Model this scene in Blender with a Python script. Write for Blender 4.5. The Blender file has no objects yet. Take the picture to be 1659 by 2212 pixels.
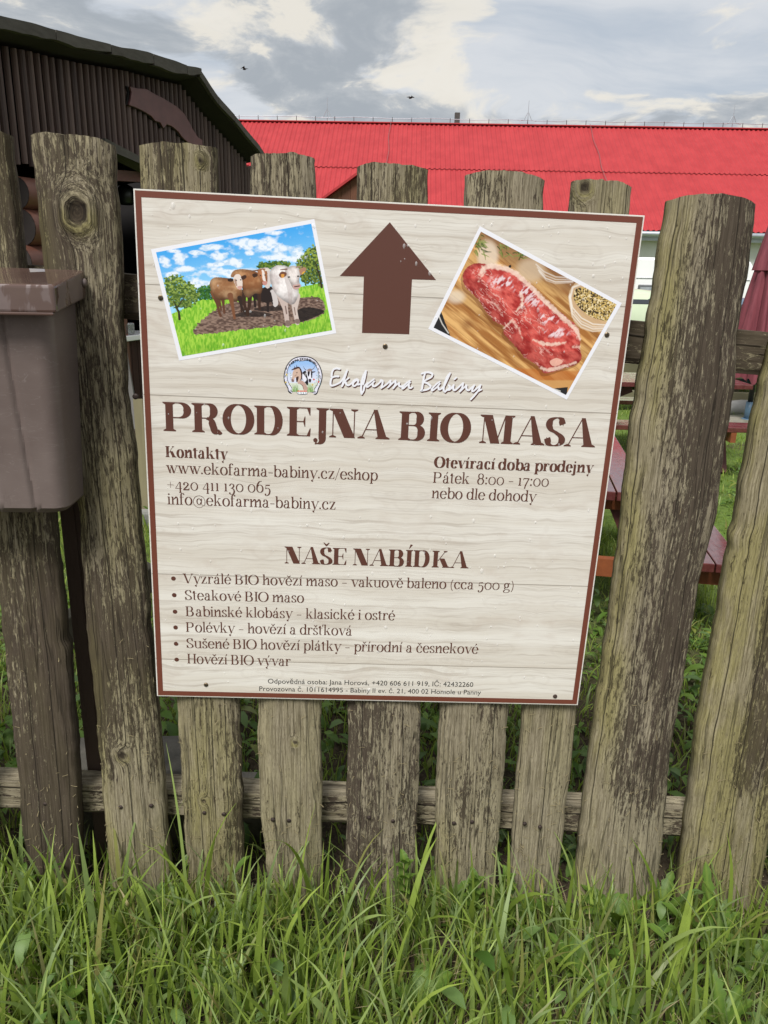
import bpy, bmesh, math, random
import numpy as np
from mathutils import Vector, Matrix

# ------------------------------------------------------------------ camera
F_PX, CX, CY = 1661.0, 829.5, 1106.0          # calibrated on a 1659 x 2212 copy of the photograph
_d = np.array([-0.02016275, 0.95465763, 0.29702235])
UP = -_d / np.linalg.norm(_d)
_fw = np.array([0, 0, 1.0]) - UP * UP[2]; _fw /= np.linalg.norm(_fw)
_rt = np.cross(_fw, UP)
_yaw = math.radians(2.4)
AX = math.cos(_yaw) * _rt + math.sin(_yaw) * _fw
AY = np.cross(UP, AX)
CAM = np.array([0.0, -1.635, 1.48])
sc = bpy.context.scene
COL = sc.collection
cam = bpy.data.cameras.new('camera'); cam_o = bpy.data.objects.new('camera', cam); COL.objects.link(cam_o)
cam.sensor_fit = 'VERTICAL'; cam.sensor_height = 36.0; cam.lens = F_PX / 2212 * 36.0
cam.clip_start = 0.02; cam.clip_end = 3000
_c = [np.array(v, float) for v in ((1, 0, 0), (0, -1, 0), (0, 0, -1))]
_m = Matrix.Identity(4)
for j, v in enumerate(_c):
    w = (v @ AX, v @ AY, v @ UP)
    for i in range(3): _m[i][j] = w[i]
for i in range(3): _m[i][3] = CAM[i]
cam_o.matrix_world = _m
sc.camera = cam_o
sc.render.resolution_x, sc.render.resolution_y = 768, 1024

# ------------------------------------------------------------------ light
SUN_EL, SUN_AZ, SUN_STR = math.radians(55), math.radians(205), 3.1   # azimuth clockwise from +Y, behind the camera
sun = bpy.data.lights.new('sun', 'SUN'); sun.energy = SUN_STR; sun.angle = math.radians(20); sun.color = (1.0, 0.975, 0.94)
sun_o = bpy.data.objects.new('sun', sun); COL.objects.link(sun_o)
_sd = Vector((math.sin(SUN_AZ) * math.cos(SUN_EL), math.cos(SUN_AZ) * math.cos(SUN_EL), math.sin(SUN_EL)))
sun_o.rotation_euler = _sd.to_track_quat('Z', 'Y').to_euler(); sun_o.location = (0, -20, 30)
sc.view_settings.view_transform = 'Standard'; sc.view_settings.look = 'None'
sc.view_settings.exposure = 0.58; sc.view_settings.gamma = 1.0; sc.view_settings.use_curve_mapping = False
sc.cycles.use_denoising = True
sc.cycles.max_bounces = 8; sc.cycles.transparent_max_bounces = 12

# node helper -------------------------------------------------------
class NT:
    def __init__(s, nt): s.nt = nt; s.n = nt.nodes; s.l = nt.links
    def put(s, sock, v):
        if hasattr(v, 'is_output') or isinstance(v, bpy.types.NodeSocket): s.l.new(v, sock)
        elif v is not None:
            try: sock.default_value = v
            except Exception:
                sock.default_value = (*v, 1.0) if len(v) == 3 else v[:3]
    def node(s, t, ins=None, **props):
        nd = s.n.new(t)
        for k, v in props.items(): setattr(nd, k, v)
        for k, v in (ins or {}).items(): s.put(nd.inputs[k], v)
        return nd
    def math(s, op, a, b=None, c=None, clamp=False):
        nd = s.n.new('ShaderNodeMath'); nd.operation = op; nd.use_clamp = clamp
        s.put(nd.inputs[0], a)
        if b is not None: s.put(nd.inputs[1], b)
        if c is not None: s.put(nd.inputs[2], c)
        return nd.outputs[0]
    def vmath(s, op, a, b=None):
        nd = s.n.new('ShaderNodeVectorMath'); nd.operation = op
        s.put(nd.inputs[0], a)
        if b is not None: s.put(nd.inputs[1], b)
        return nd.outputs[0]
    def mix(s, f, a, b, mode='MIX'):
        nd = s.n.new('ShaderNodeMix'); nd.data_type = 'RGBA'; nd.blend_type = mode
        s.put(nd.inputs[0], f); s.put(nd.inputs[6], col4(a)); s.put(nd.inputs[7], col4(b))
        return nd.outputs[2]
    def noise(s, vec, scale=5.0, detail=4.0, rough=0.55, dist=0.0, lac=2.0):
        nd = s.node('ShaderNodeTexNoise', {'Scale': scale, 'Detail': detail, 'Roughness': rough, 'Distortion': dist, 'Lacunarity': lac})
        if vec is not None: s.l.new(vec, nd.inputs['Vector'])
        return nd.outputs[0]
    def ramp(s, f, stops, interp='LINEAR'):
        nd = s.n.new('ShaderNodeValToRGB'); cr = nd.color_ramp; cr.interpolation = interp
        while len(cr.elements) < len(stops): cr.elements.new(0.5)
        for e, (p, c) in zip(cr.elements, stops):
            e.position = p; e.color = (c, c, c, 1) if isinstance(c, (int, float)) else (*c, 1)
        s.put(nd.inputs[0], f); return nd.outputs[0]
    def step(s, f, a, b):
        nd = s.n.new('ShaderNodeMapRange'); nd.interpolation_type = 'SMOOTHSTEP'
        s.put(nd.inputs[0], f); s.put(nd.inputs[1], a); s.put(nd.inputs[2], b); s.put(nd.inputs[3], 0.0); s.put(nd.inputs[4], 1.0)
        return nd.outputs[0]
    def sep(s, v):
        nd = s.n.new('ShaderNodeSeparateXYZ'); s.l.new(v, nd.inputs[0]); return nd.outputs
    def comb(s, x, y, z):
        nd = s.n.new('ShaderNodeCombineXYZ')
        for i, v in enumerate((x, y, z)): s.put(nd.inputs[i], v)
        return nd.outputs[0]
    def bump(s, h, strength=0.5, dist=0.01):
        nd = s.node('ShaderNodeBump', {'Strength': strength, 'Distance': dist, 'Height': h}); return nd.outputs[0]
def col4(c):
    if isinstance(c, (tuple, list)) and len(c) == 3: return (*c, 1.0)
    return c

# ------------------------------------------------------------------ sky
world = bpy.data.worlds.new('World'); sc.world = world; world.use_nodes = True
W = NT(world.node_tree); W.n.clear()
tc = W.node('ShaderNodeTexCoord').outputs['Generated']
dx, dy, dz = W.sep(tc)
den = W.math('ADD', W.math('MAXIMUM', dz, 0.0), 0.22)
u = W.math('DIVIDE', dx, den); v = W.math('DIVIDE', dy, den)
sky = W.node('ShaderNodeTexSky', sky_type='NISHITA', sun_disc=False, sun_elevation=SUN_EL, sun_rotation=SUN_AZ, air_density=1.0, dust_density=2.0, ozone_density=1.0)
SKY_OFF = (-4.2, 6.6, 0.0)
p = W.vmath('ADD', W.comb(u, v, 0.0), SKY_OFF)
warp = W.node('ShaderNodeTexNoise', {'Scale': 1.3, 'Detail': 3.0}); W.l.new(p, warp.inputs['Vector'])
pw = W.vmath('ADD', p, W.vmath('MULTIPLY', W.vmath('SUBTRACT', warp.outputs['Color'], (0.5, 0.5, 0.5)), (0.55, 0.55, 0.0)))
n_big = W.noise(pw, 1.25, 8.0, 0.55)
n_bil = W.noise(W.vmath('ADD', pw, (7.3, 2.2, 0.0)), 3.4, 9.0, 0.60)
n_thin = W.noise(W.vmath('MULTIPLY', pw, (0.7, 1.7, 1.0)), 1.6, 6.0, 0.6)
blue = W.node('ShaderNodeVectorMath', {0: sky.outputs[0], 'Scale': 0.11}, operation='SCALE').outputs[0]
veil = W.mix(W.step(n_thin, 0.32, 0.60), (0.375, 0.415, 0.465), (0.515, 0.53, 0.55))
base = W.mix(0.92, blue, veil)
grey = W.mix(W.step(n_bil, 0.40, 0.62), (0.290, 0.318, 0.350), (0.405, 0.425, 0.445))
mass = W.step(n_big, 0.475, 0.535)
cum = W.mix(mass, base, grey)
rim = W.math('MULTIPLY', W.step(n_big, 0.44, 0.48), W.math('SUBTRACT', 1.0, W.step(n_big, 0.50, 0.56)))
glow = W.math('MULTIPLY', W.step(n_bil, 0.515, 0.60), W.step(n_big, 0.44, 0.52))
glow = W.math('MAXIMUM', glow, W.math('MULTIPLY', rim, W.step(n_bil, 0.47, 0.58)))
cum = W.mix(W.math('MULTIPLY', glow, 0.72), cum, (0.66, 0.62, 0.54))
hor = W.step(dz, -0.03, 0.02)
cum = W.mix(hor, (0.10, 0.10, 0.08), cum)
bg = W.node('ShaderNodeBackground', {'Color': cum, 'Strength': 0.92})
wo = W.node('ShaderNodeOutputWorld'); W.l.new(bg.outputs[0], wo.inputs[0])

# ------------------------------------------------------------------ pixel -> place helpers
def ray(px, py):
    r = np.array([px - CX, py - CY, F_PX]); return np.array([r @ AX, r @ AY, r @ UP])
def onY(px, py, y=0.0):
    r = ray(px, py); return CAM + r * ((y - CAM[1]) / r[1])
def onX(px, py, x):
    r = ray(px, py); return CAM + r * ((x - CAM[0]) / r[0])
def onZ(px, py, z=0.0):
    r = ray(px, py); return CAM + r * ((z - CAM[2]) / r[2])
def onPlane(px, py, p0, n):
    r = ray(px, py); return CAM + r * (((np.array(p0) - CAM) @ n) / (r @ n))
def ground_z(x, y):
    x = np.asarray(x, float); y = np.asarray(y, float)
    k = 1.0 / (1.0 + np.exp((y - 3.0) * 1.2))
    near = -0.105 - 0.065 * 1.6 * np.tanh(x / 1.6)
    rough = 0.012 * np.sin(x * 5.1 + 1.3 * np.sin(y * 3.7)) * np.sin(y * 4.3 + 0.7) + 0.006 * np.sin(x * 13 + y * 9)
    return near * k + (-0.17) * (1 - k) + rough * np.where(np.abs(y) < 9, 1.0, 0.3)
def onGround(px, py):
    z = -0.15
    for _ in range(8):
        q = onZ(px, py, z); z = float(ground_z(q[0], q[1]))
    return onZ(px, py, z)

# ------------------------------------------------------------------ mesh helpers
rng = np.random.default_rng(7)
random.seed(7)
def vnoise(X, Y, seed=0):
    X = np.asarray(X, float); Y = np.asarray(Y, float)
    xi = np.floor(X).astype(np.int64); yi = np.floor(Y).astype(np.int64); fx = X - xi; fy = Y - yi
    fx = fx * fx * (3 - 2 * fx); fy = fy * fy * (3 - 2 * fy)
    def h(a, b):
        n = (a * 374761393 + b * 668265263 + seed * 974711) & 0x7fffffff
        n = ((n ^ (n >> 13)) * 1274126177) & 0x7fffffff
        return ((n ^ (n >> 16)) & 0xffff) / 65535.0
    return (h(xi, yi) * (1 - fx) + h(xi + 1, yi) * fx) * (1 - fy) + (h(xi, yi + 1) * (1 - fx) + h(xi + 1, yi + 1) * fx) * fy
def fbm(X, Y, seed=0, o=4, r=0.5):
    t = 0; a = 1; s = 0
    for k in range(o):
        t = t + a * vnoise(np.asarray(X) * 2 ** k, np.asarray(Y) * 2 ** k, seed + 31 * k); s += a; a *= r
    return t / s
def sstep(x, a, b):
    t = np.clip((x - a) / (b - a), 0, 1); return t * t * (3 - 2 * t)
def tag(o, label=None, cat=None, group=None, kind=None):
    if label: o['label'] = label
    if cat: o['category'] = cat
    if group: o['group'] = group
    if kind: o['kind'] = kind
    return o
def thing(name, label, cat, loc=(0, 0, 0), group=None):
    o = bpy.data.objects.new(name, None); o.empty_display_size = 0.1; COL.objects.link(o); o.location = tuple(float(a) for a in loc)
    return tag(o, label, cat, group)
def base_of(o):
    b = np.zeros(3)
    while o is not None: b = b + np.array(o.location); o = o.parent
    return b
def add(name, verts, faces, mat, parent=None, smooth=False, **tags):
    """verts in world coordinates"""
    V = np.asarray(verts, float).reshape(-1, 3)
    b = base_of(parent) if parent is not None else np.zeros(3)
    me = bpy.data.meshes.new(name); me.from_pydata((V - b).tolist(), [], [list(map(int, f)) for f in faces]); me.update()
    if mat is not None: me.materials.append(mat)
    if smooth: me.polygons.foreach_set('use_smooth', [True] * len(me.polygons))
    o = bpy.data.objects.new(name, me); COL.objects.link(o)
    if parent is not None: o.parent = parent
    return tag(o, **tags)
def add_np(name, V, quads, mat, parent=None, smooth=False, **tags):
    """fast path: V (n,3), quads (m,4)"""
    b = base_of(parent) if parent is not None else np.zeros(3)
    V = np.ascontiguousarray(np.asarray(V, np.float32) - b.astype(np.float32)); q = np.ascontiguousarray(np.asarray(quads, np.int32)); k = q.shape[1]
    me = bpy.data.meshes.new(name); me.vertices.add(len(V)); me.vertices.foreach_set('co', V.ravel())
    me.loops.add(q.size); me.loops.foreach_set('vertex_index', q.ravel())
    me.polygons.add(len(q)); me.polygons.foreach_set('loop_start', np.arange(0, q.size, k, dtype=np.int32))
    if smooth: me.polygons.foreach_set('use_smooth', np.ones(len(q), bool))
    me.update(calc_edges=True)
    if mat is not None: me.materials.append(mat)
    o = bpy.data.objects.new(name, me); COL.objects.link(o)
    if parent is not None: o.parent = parent
    return tag(o, **tags)
def attr_vec(o, name, A):
    a = o.data.attributes.new(name, 'FLOAT_VECTOR', 'POINT'); a.data.foreach_set('vector', np.asarray(A, np.float32).ravel())
def attr_col(o, name, A):
    A = np.asarray(A, np.float32)
    if A.shape[1] == 3: A = np.hstack([A, np.ones((len(A), 1), np.float32)])
    a = o.data.attributes.new(name, 'FLOAT_COLOR', 'POINT'); a.data.foreach_set('color', A.ravel())
class MB:
    def __init__(s): s.v = []; s.f = []
    def raw(s, V, Fc):
        k = len(s.v); s.v += [tuple(map(float, p)) for p in V]; s.f += [[i + k for i in f] for f in Fc]; return s
    def box(s, c, e, R=None, jit=0.0):
        """centre c, full extents e, optional 3x3 axes matrix (columns)"""
        c = np.array(c, float); R = np.eye(3) if R is None else np.asarray(R)
        V = []
        for x in (-.5, .5):
            for y in (-.5, .5):
                for z in (-.5, .5):
                    q = np.array([x * e[0], y * e[1], z * e[2]]) + (np.array([random.uniform(-jit, jit) for _ in range(3)]) if jit else 0)
                    V.append(c + R @ q)
        return s.raw(V, [[0, 1, 3, 2], [4, 6, 7, 5], [0, 4, 5, 1], [2, 3, 7, 6], [0, 2, 6, 4], [1, 5, 7, 3]])
    def beam(s, a, b, w, h, up=(0, 0, 1), jit=0.0):
        a = np.array(a, float); b = np.array(b, float); d = b - a; L = np.linalg.norm(d); d /= L
        up = np.array(up, float); sx = np.cross(d, up); sx /= np.linalg.norm(sx); uz = np.cross(sx, d)
        return s.box((a + b) / 2, (w, L, h), np.column_stack([sx, d, uz]), jit)
    def tube(s, pts, r, n=8, caps=True):
        P = np.asarray(pts, float); r = np.broadcast_to(np.asarray(r, float), (len(P),))
        T = np.gradient(P, axis=0); T /= np.linalg.norm(T, axis=1)[:, None] + 1e-12
        ref = np.array([0, 0, 1.0]) if abs(T[0][2]) < 0.9 else np.array([1.0, 0, 0])
        V = []; k = len(s.v)
        for i in range(len(P)):
            a = np.cross(T[i], ref); a /= np.linalg.norm(a) + 1e-12; b = np.cross(T[i], a)
            for j in range(n):
                t = 2 * math.pi * j / n; V.append(P[i] + r[i] * (math.cos(t) * a + math.sin(t) * b))
        Fc = [[i * n + j, i * n + (j + 1) % n, (i + 1) * n + (j + 1) % n, (i + 1) * n + j] for i in range(len(P) - 1) for j in range(n)]
        if caps: Fc += [list(range(n))[::-1], [(len(P) - 1) * n + j for j in range(n)]]
        return s.raw(V, Fc)
    def prism(s, poly, ex):
        """planar 3D polygon extruded by vector ex"""
        P = np.asarray(poly, float); n = len(P); Q = P + np.array(ex, float)
        return s.raw(np.vstack([P, Q]), [list(range(n))[::-1], [n + i for i in range(n)]] + [[i, (i + 1) % n, n + (i + 1) % n, n + i] for i in range(n)])
    def lathe(s, c, prof, n=16, ax=(0, 0, 1)):
        c = np.array(c, float); az = np.array(ax, float); az /= np.linalg.norm(az)
        ref = np.array([1.0, 0, 0]) if abs(az[0]) < 0.9 else np.array([0, 1.0, 0])
        a = np.cross(az, ref); a /= np.linalg.norm(a); b = np.cross(az, a); V = []
        for (r, h) in prof:
            for j in range(n):
                t = 2 * math.pi * j / n; V.append(c + az * h + r * (math.cos(t) * a + math.sin(t) * b))
        m = len(prof)
        Fc = [[i * n + j, i * n + (j + 1) % n, (i + 1) * n + (j + 1) % n, (i + 1) * n + j] for i in range(m - 1) for j in range(n)]
        Fc += [list(range(n))[::-1], [(m - 1) * n + j for j in range(n)]]
        return s.raw(V, Fc)
    def build(s, name, mat, parent=None, smooth=False, bevel=0.0, **tags):
        o = add(name, s.v, s.f, mat, parent, smooth, **tags)
        if bevel:
            md = o.modifiers.new('bevel', 'BEVEL'); md.width = bevel; md.segments = 2; md.limit_method = 'ANGLE'; md.angle_limit = math.radians(35)
        return o

# ------------------------------------------------------------------ materials
def new_mat(name):
    m = bpy.data.materials.new(name); m.use_nodes = True
    nt = NT(m.node_tree); b = nt.n['Principled BSDF']; return m, nt, b
def mat_plain(name, c, rough=0.6, var=0.12, scale=8.0, metal=0.0, bump=0.0, bscale=None, spec=0.5, dirt=None, dirt_amt=0.5):
    m, N, b = new_mat(name)
    co = N.node('ShaderNodeTexCoord').outputs['Object']
    n1 = N.noise(co, scale, 5.0, 0.6)
    c = np.array(c, float)
    k = N.mix(N.step(n1, 0.3, 0.7), tuple(c * (1 - var)), tuple(np.minimum(c * (1 + var), 1)))
    if dirt is not None:
        n2 = N.noise(co, scale * 0.37, 6.0, 0.65)
        k = N.mix(N.math('MULTIPLY', N.step(n2, 0.5, 0.68), dirt_amt), k, dirt)
    N.put(b.inputs['Base Color'], k); b.inputs['Roughness'].default_value = rough; b.inputs['Metallic'].default_value = metal
    b.inputs['Specular IOR Level'].default_value = spec
    if bump: N.l.new(N.bump(N.noise(co, bscale or scale * 4, 6.0, 0.6), bump, 0.01), b.inputs['Normal'])
    return m
def mat_wood(name, light, dark, axis=2, rough=0.75, stretch=14.0, scale=40.0, var=0.5, spec=0.3, bump=0.35, gloss_var=0.0):
    """painted or stained timber: streaks along an object axis"""
    m, N, b = new_mat(name)
    co = N.node('ShaderNodeTexCoord').outputs['Object']
    rnd = N.node('ShaderNodeObjectInfo').outputs['Random']
    sv = [1.0, 1.0, 1.0]; sv[axis] = 1.0 / stretch
    pv = N.vmath('ADD', N.vmath('MULTIPLY', co, tuple(sv)), N.comb(N.math('MULTIPLY', rnd, 37.0), N.math('MULTIPLY', rnd, 11.0), 0.0))
    n1 = N.noise(pv, scale, 6.0, 0.65); n2 = N.noise(pv, scale * 0.2, 3.0, 0.5)
    f = N.math('ADD', N.math('MULTIPLY', n1, 0.6), N.math('MULTIPLY', n2, 0.4))
    k = N.mix(N.step(f, 0.5 - 0.25 * (0.4 + var), 0.5 + 0.25 * (0.4 + var)), dark, light)
    k = N.mix(0.40, k, N.mix(rnd, dark, light))
    N.put(b.inputs['Base Color'], k)
    b.inputs['Specular IOR Level'].default_value = spec
    if gloss_var: N.put(b.inputs['Roughness'], N.math('ADD', N.math('MULTIPLY', n2, gloss_var), rough - gloss_var * 0.5))
    else: b.inputs['Roughness'].default_value = rough
    N.l.new(N.bump(n1, bump, 0.004), b.inputs['Normal'])
    return m

# ================================================================== ground
def make_ground():
    def axis(lo, hi, fine, n):
        t = np.linspace(0, 1, n); return t
    xs = np.concatenate([-np.geomspace(300, 2.2, 26), np.linspace(-2.0, 3.0, 101), np.geomspace(3.2, 300, 28)])
    ys = np.concatenate([-np.geomspace(200, 1.7, 20), np.linspace(-1.6, 5.0, 133), np.geomspace(5.2, 500, 34)])
    X, Y = np.meshgrid(xs, ys); Z = ground_z(X, Y)
    V = np.stack([X.ravel(), Y.ravel(), Z.ravel()], 1); nx = len(xs); ny = len(ys)
    I = np.arange(nx * ny).reshape(ny, nx)
    q = np.stack([I[:-1, :-1].ravel(), I[:-1, 1:].ravel(), I[1:, 1:].ravel(), I[1:, :-1].ravel()], 1)
    m, N, b = new_mat('soil and turf')
    co = N.node('ShaderNodeNewGeometry').outputs['Position']
    n1 = N.noise(co, 3.0, 6.0, 0.65); n2 = N.noise(co, 45.0, 5.0, 0.7); n3 = N.noise(co, 0.6, 4.0, 0.6)
    _, y, _ = N.sep(co)
    soil = N.mix(N.step(n2, 0.35, 0.65), (0.035, 0.026, 0.017), (0.085, 0.065, 0.042))
    turf = N.mix(N.step(n2, 0.3, 0.7), (0.070, 0.120, 0.022), (0.140, 0.205, 0.042))
    turf = N.mix(N.math('MULTIPLY', N.step(n3, 0.5, 0.75), 0.35), turf, (0.14, 0.15, 0.05))
    k = N.math('MULTIPLY', N.step(n1, 0.30, 0.50), N.step(y, 0.8, 3.0))
    N.put(b.inputs['Base Color'], N.mix(k, soil, turf)); b.inputs['Roughness'].default_value = 0.95
    b.inputs['Specular IOR Level'].default_value = 0.15
    N.l.new(N.bump(n2, 0.7, 0.02), b.inputs['Normal'])
    add_np('ground', V, q, m, smooth=True, kind='structure')
make_ground()

# ================================================================== red-roofed barn
BA = math.radians(3.9)
bn = np.array([math.sin(BA), math.cos(BA), 0.0]); ba = np.array([math.cos(BA), -math.sin(BA), 0.0])
def bw(a, d, z): return np.array([CAM[0], CAM[1], 0]) + ba * a + bn * d + np.array([0, 0, z])
E_D, E_Z, R_D, R_Z, A0, A1 = 28.0, 3.02, 34.5, 7.24, -13.0, 33.0
G0 = -0.17
def make_barn():
    root = thing('barn', 'long farm barn with bright red corrugated metal roof and white wall', 'barn', bw((A0 + A1) / 2, R_D, G0))
    mw = mat_plain('white render', (0.74, 0.74, 0.75), 0.85, 0.05, 0.8, dirt=(0.5, 0.5, 0.48), dirt_amt=0.4)
    m, N, b = new_mat('red roof sheet')
    co = N.node('ShaderNodeTexCoord').outputs['Object']
    n1 = N.noise(N.vmath('MULTIPLY', co, (1.0, 1.0, 0.25)), 2.0, 5.0, 0.6)
    n0 = N.noise(co, 0.25, 3.0, 0.5)
    k = N.mix(N.step(n1, 0.3, 0.7), (0.31, 0.030, 0.033), (0.39, 0.042, 0.045))
    sx_, _, _ = N.sep(co)
    shv = N.noise(N.comb(N.math('FLOOR', N.math('MULTIPLY', sx_, .9)), 0.0, 0.0), 1.7, 0.0, .5)
    k = N.mix(N.math('MULTIPLY', shv, .30), k, (0.36, 0.035, 0.042))
    k = N.mix(N.math('MULTIPLY', n0, 0.25), k, (0.40, 0.035, 0.045))
    N.put(b.inputs['Base Color'], k); b.inputs['Roughness'].default_value = 0.6; b.inputs['Specular IOR Level'].default_value = 0.2
    red = m
    metal = mat_plain('zinc', (0.42, 0.45, 0.49), 0.45, 0.1, 3.0, metal=0.6)
    dark = mat_plain('dark metal', (0.06, 0.055, 0.05), 0.6)
    wood = mat_wood('brown gable boards', (0.16, 0.065, 0.035), (0.075, 0.03, 0.018), 2)
    # walls (front, back, gables as one shell)
    poly = [bw(A0 + .3, E_D + .45, G0 - .5), bw(A0 + .3, E_D + .45, E_Z - .02), bw(A0 + .3, R_D, R_Z - .35), bw(A0 + .3, 2 * R_D - E_D - .45, E_Z - .02), bw(A0 + .3, 2 * R_D - E_D - .45, G0 - .5)]
    MB().prism(poly, ba * (A1 - A0 - .6)).build('wall', mw, root)
    # corrugated roof courses, with a lap half way up the slope
    sl = np.array([0, R_D - E_D, R_Z - E_Z]); L = np.linalg.norm(sl)
    for side in (0, 1):
        for (t0, t1, lift) in ((0.0, 0.52, 0.0), (0.515, 1.0, 0.03)):
            pit = 0.185; n = int((A1 - A0) / pit); As = []; H = []
            for i in range(n):
                for fr, hh in ((0.0, 0), (0.30, 0), (0.42, .034), (0.78, .034), (0.90, 0)): As.append(A0 + (i + fr) * pit); H.append(hh)
            As = np.array(As); H = np.array(H) + lift; V = []
            nz = np.array([0, -(R_Z - E_Z), (R_D - E_D)]) / L
            for t in (t0, t1):
                d = E_D + (R_D - E_D) * t; z = E_Z + (R_Z - E_Z) * t
                for a, h in zip(As, H):
                    dd = d + nz[1] * h
                    if side: dd = 2 * R_D - dd
                    V.append(bw(a, dd, z + nz[2] * h))
            k = len(As); Q = np.array([[i, i + 1, k + i + 1, k + i] for i in range(k - 1)])
            add_np('roof_sheet', V, Q, red, root)
    MB().beam(bw(A0, R_D, R_Z + .045), bw(A1, R_D, R_Z + .045), .34, .05).build('ridge_cap', red, root, bevel=.015)
    MB().tube([bw(A0, E_D - .09, E_Z - .10), bw(A1, E_D - .09, E_Z - .10)], .085, 10).build('gutter', metal, root, smooth=True)
    MB().beam(bw(A0, E_D + .06, E_Z - .20), bw(A1, E_D + .06, E_Z - .20), .05, .22).build('fascia', metal, root)
    # ridge lightning wire, its little stands and the rods
    MB().tube([bw(a, R_D - .05, R_Z + .22 + .02 * math.sin(a * 2.1)) for a in np.linspace(A0, A1, 70)], .012, 5).build('conductor_wire', metal, root)
    for a in np.arange(A0 + .4, A1, 0.78):
        MB().tube([bw(a, R_D - .05, R_Z + .05), bw(a, R_D - .05, R_Z + .25)], .014, 5).build('wire_stand', dark, root)
    def azpos(px):
        r = ray(px, 275); t = (R_D) / (r @ bn); q = CAM + r * t; return (q - np.array([CAM[0], CAM[1], 0])) @ ba
    for px in (707, 1139, 1581):
        a = azpos(px)
        mb = MB().tube([bw(a, R_D, R_Z + .1), bw(a, R_D, R_Z + .95)], [.018, .008], 6)
        for s in (-1, 1): mb.tube([bw(a + s * .34, R_D, R_Z + .2), bw(a + s * .15, R_D, R_Z + .24), bw(a + s * .03, R_D, R_Z + .5)], .012, 5)
        mb.build('lightning_rod', metal, root)
    for px in (843, 1272):
        a = azpos(px)
        pts = []
        for t in np.linspace(1, 0.0, 16):
            pts.append(bw(a + .03 * math.sin(t * 21), E_D + (R_D - E_D) * t - .05, E_Z + (R_Z - E_Z) * t + .13))
        MB().tube(pts, .010, 5).build('down_conductor', mat_plain('oxidised wire', (.22, .10, .10), .7), root)
    a = azpos(988)
    mb = MB().box(bw(a, R_D + .5, R_Z + .10), (.20, .20, .9)); ch = mb.build('chimney', dark, root)
    MB().box(bw(a, R_D + .5, R_Z + .02), (.30, .30, .22)).build('chimney_flashing', metal, ch)
    # small cross gable on the front slope, its apex behind a picket
    def fplane(px, py): return onPlane(px, py, bw(0, E_D - 1.2, 0), bn)
    ap = fplane(798, 358); lf = fplane(655, 462); w_ = (ap - lf) @ ba; rf = ap + ba * w_ + np.array([0, 0, lf[2] - ap[2]])
    back = bn * 6.0
    for p0 in (lf, rf):
        n_ = np.cross(ap - p0, back); n_ /= np.linalg.norm(n_); n_ *= np.sign(n_[2]) * .07
        MB().prism([p0, ap, ap + back, p0 + back], n_).build('gable_roof', red, root)
    inn = bn * .18
    dn = np.array([0, 0, -1.0])
    # vertical boards of the little gable
    nb = 14
    for i in range(nb):
        f0, f1 = -1 + 2 * i / nb, -1 + 2 * (i + .96) / nb
        def top(f): return ap + ba * (f * w_) + np.array([0, 0, -(abs(f)) * (ap[2] - lf[2]) - .04])
        bz = lf[2] - 1.5
        P = [top(f0), top(f1)]; P2 = [np.array([P[1][0], P[1][1], bz]), np.array([P[0][0], P[0][1], bz])]
        MB().prism([q + inn for q in (P + P2)], bn * .03).build('gable_board', wood, root)
make_barn()

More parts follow.
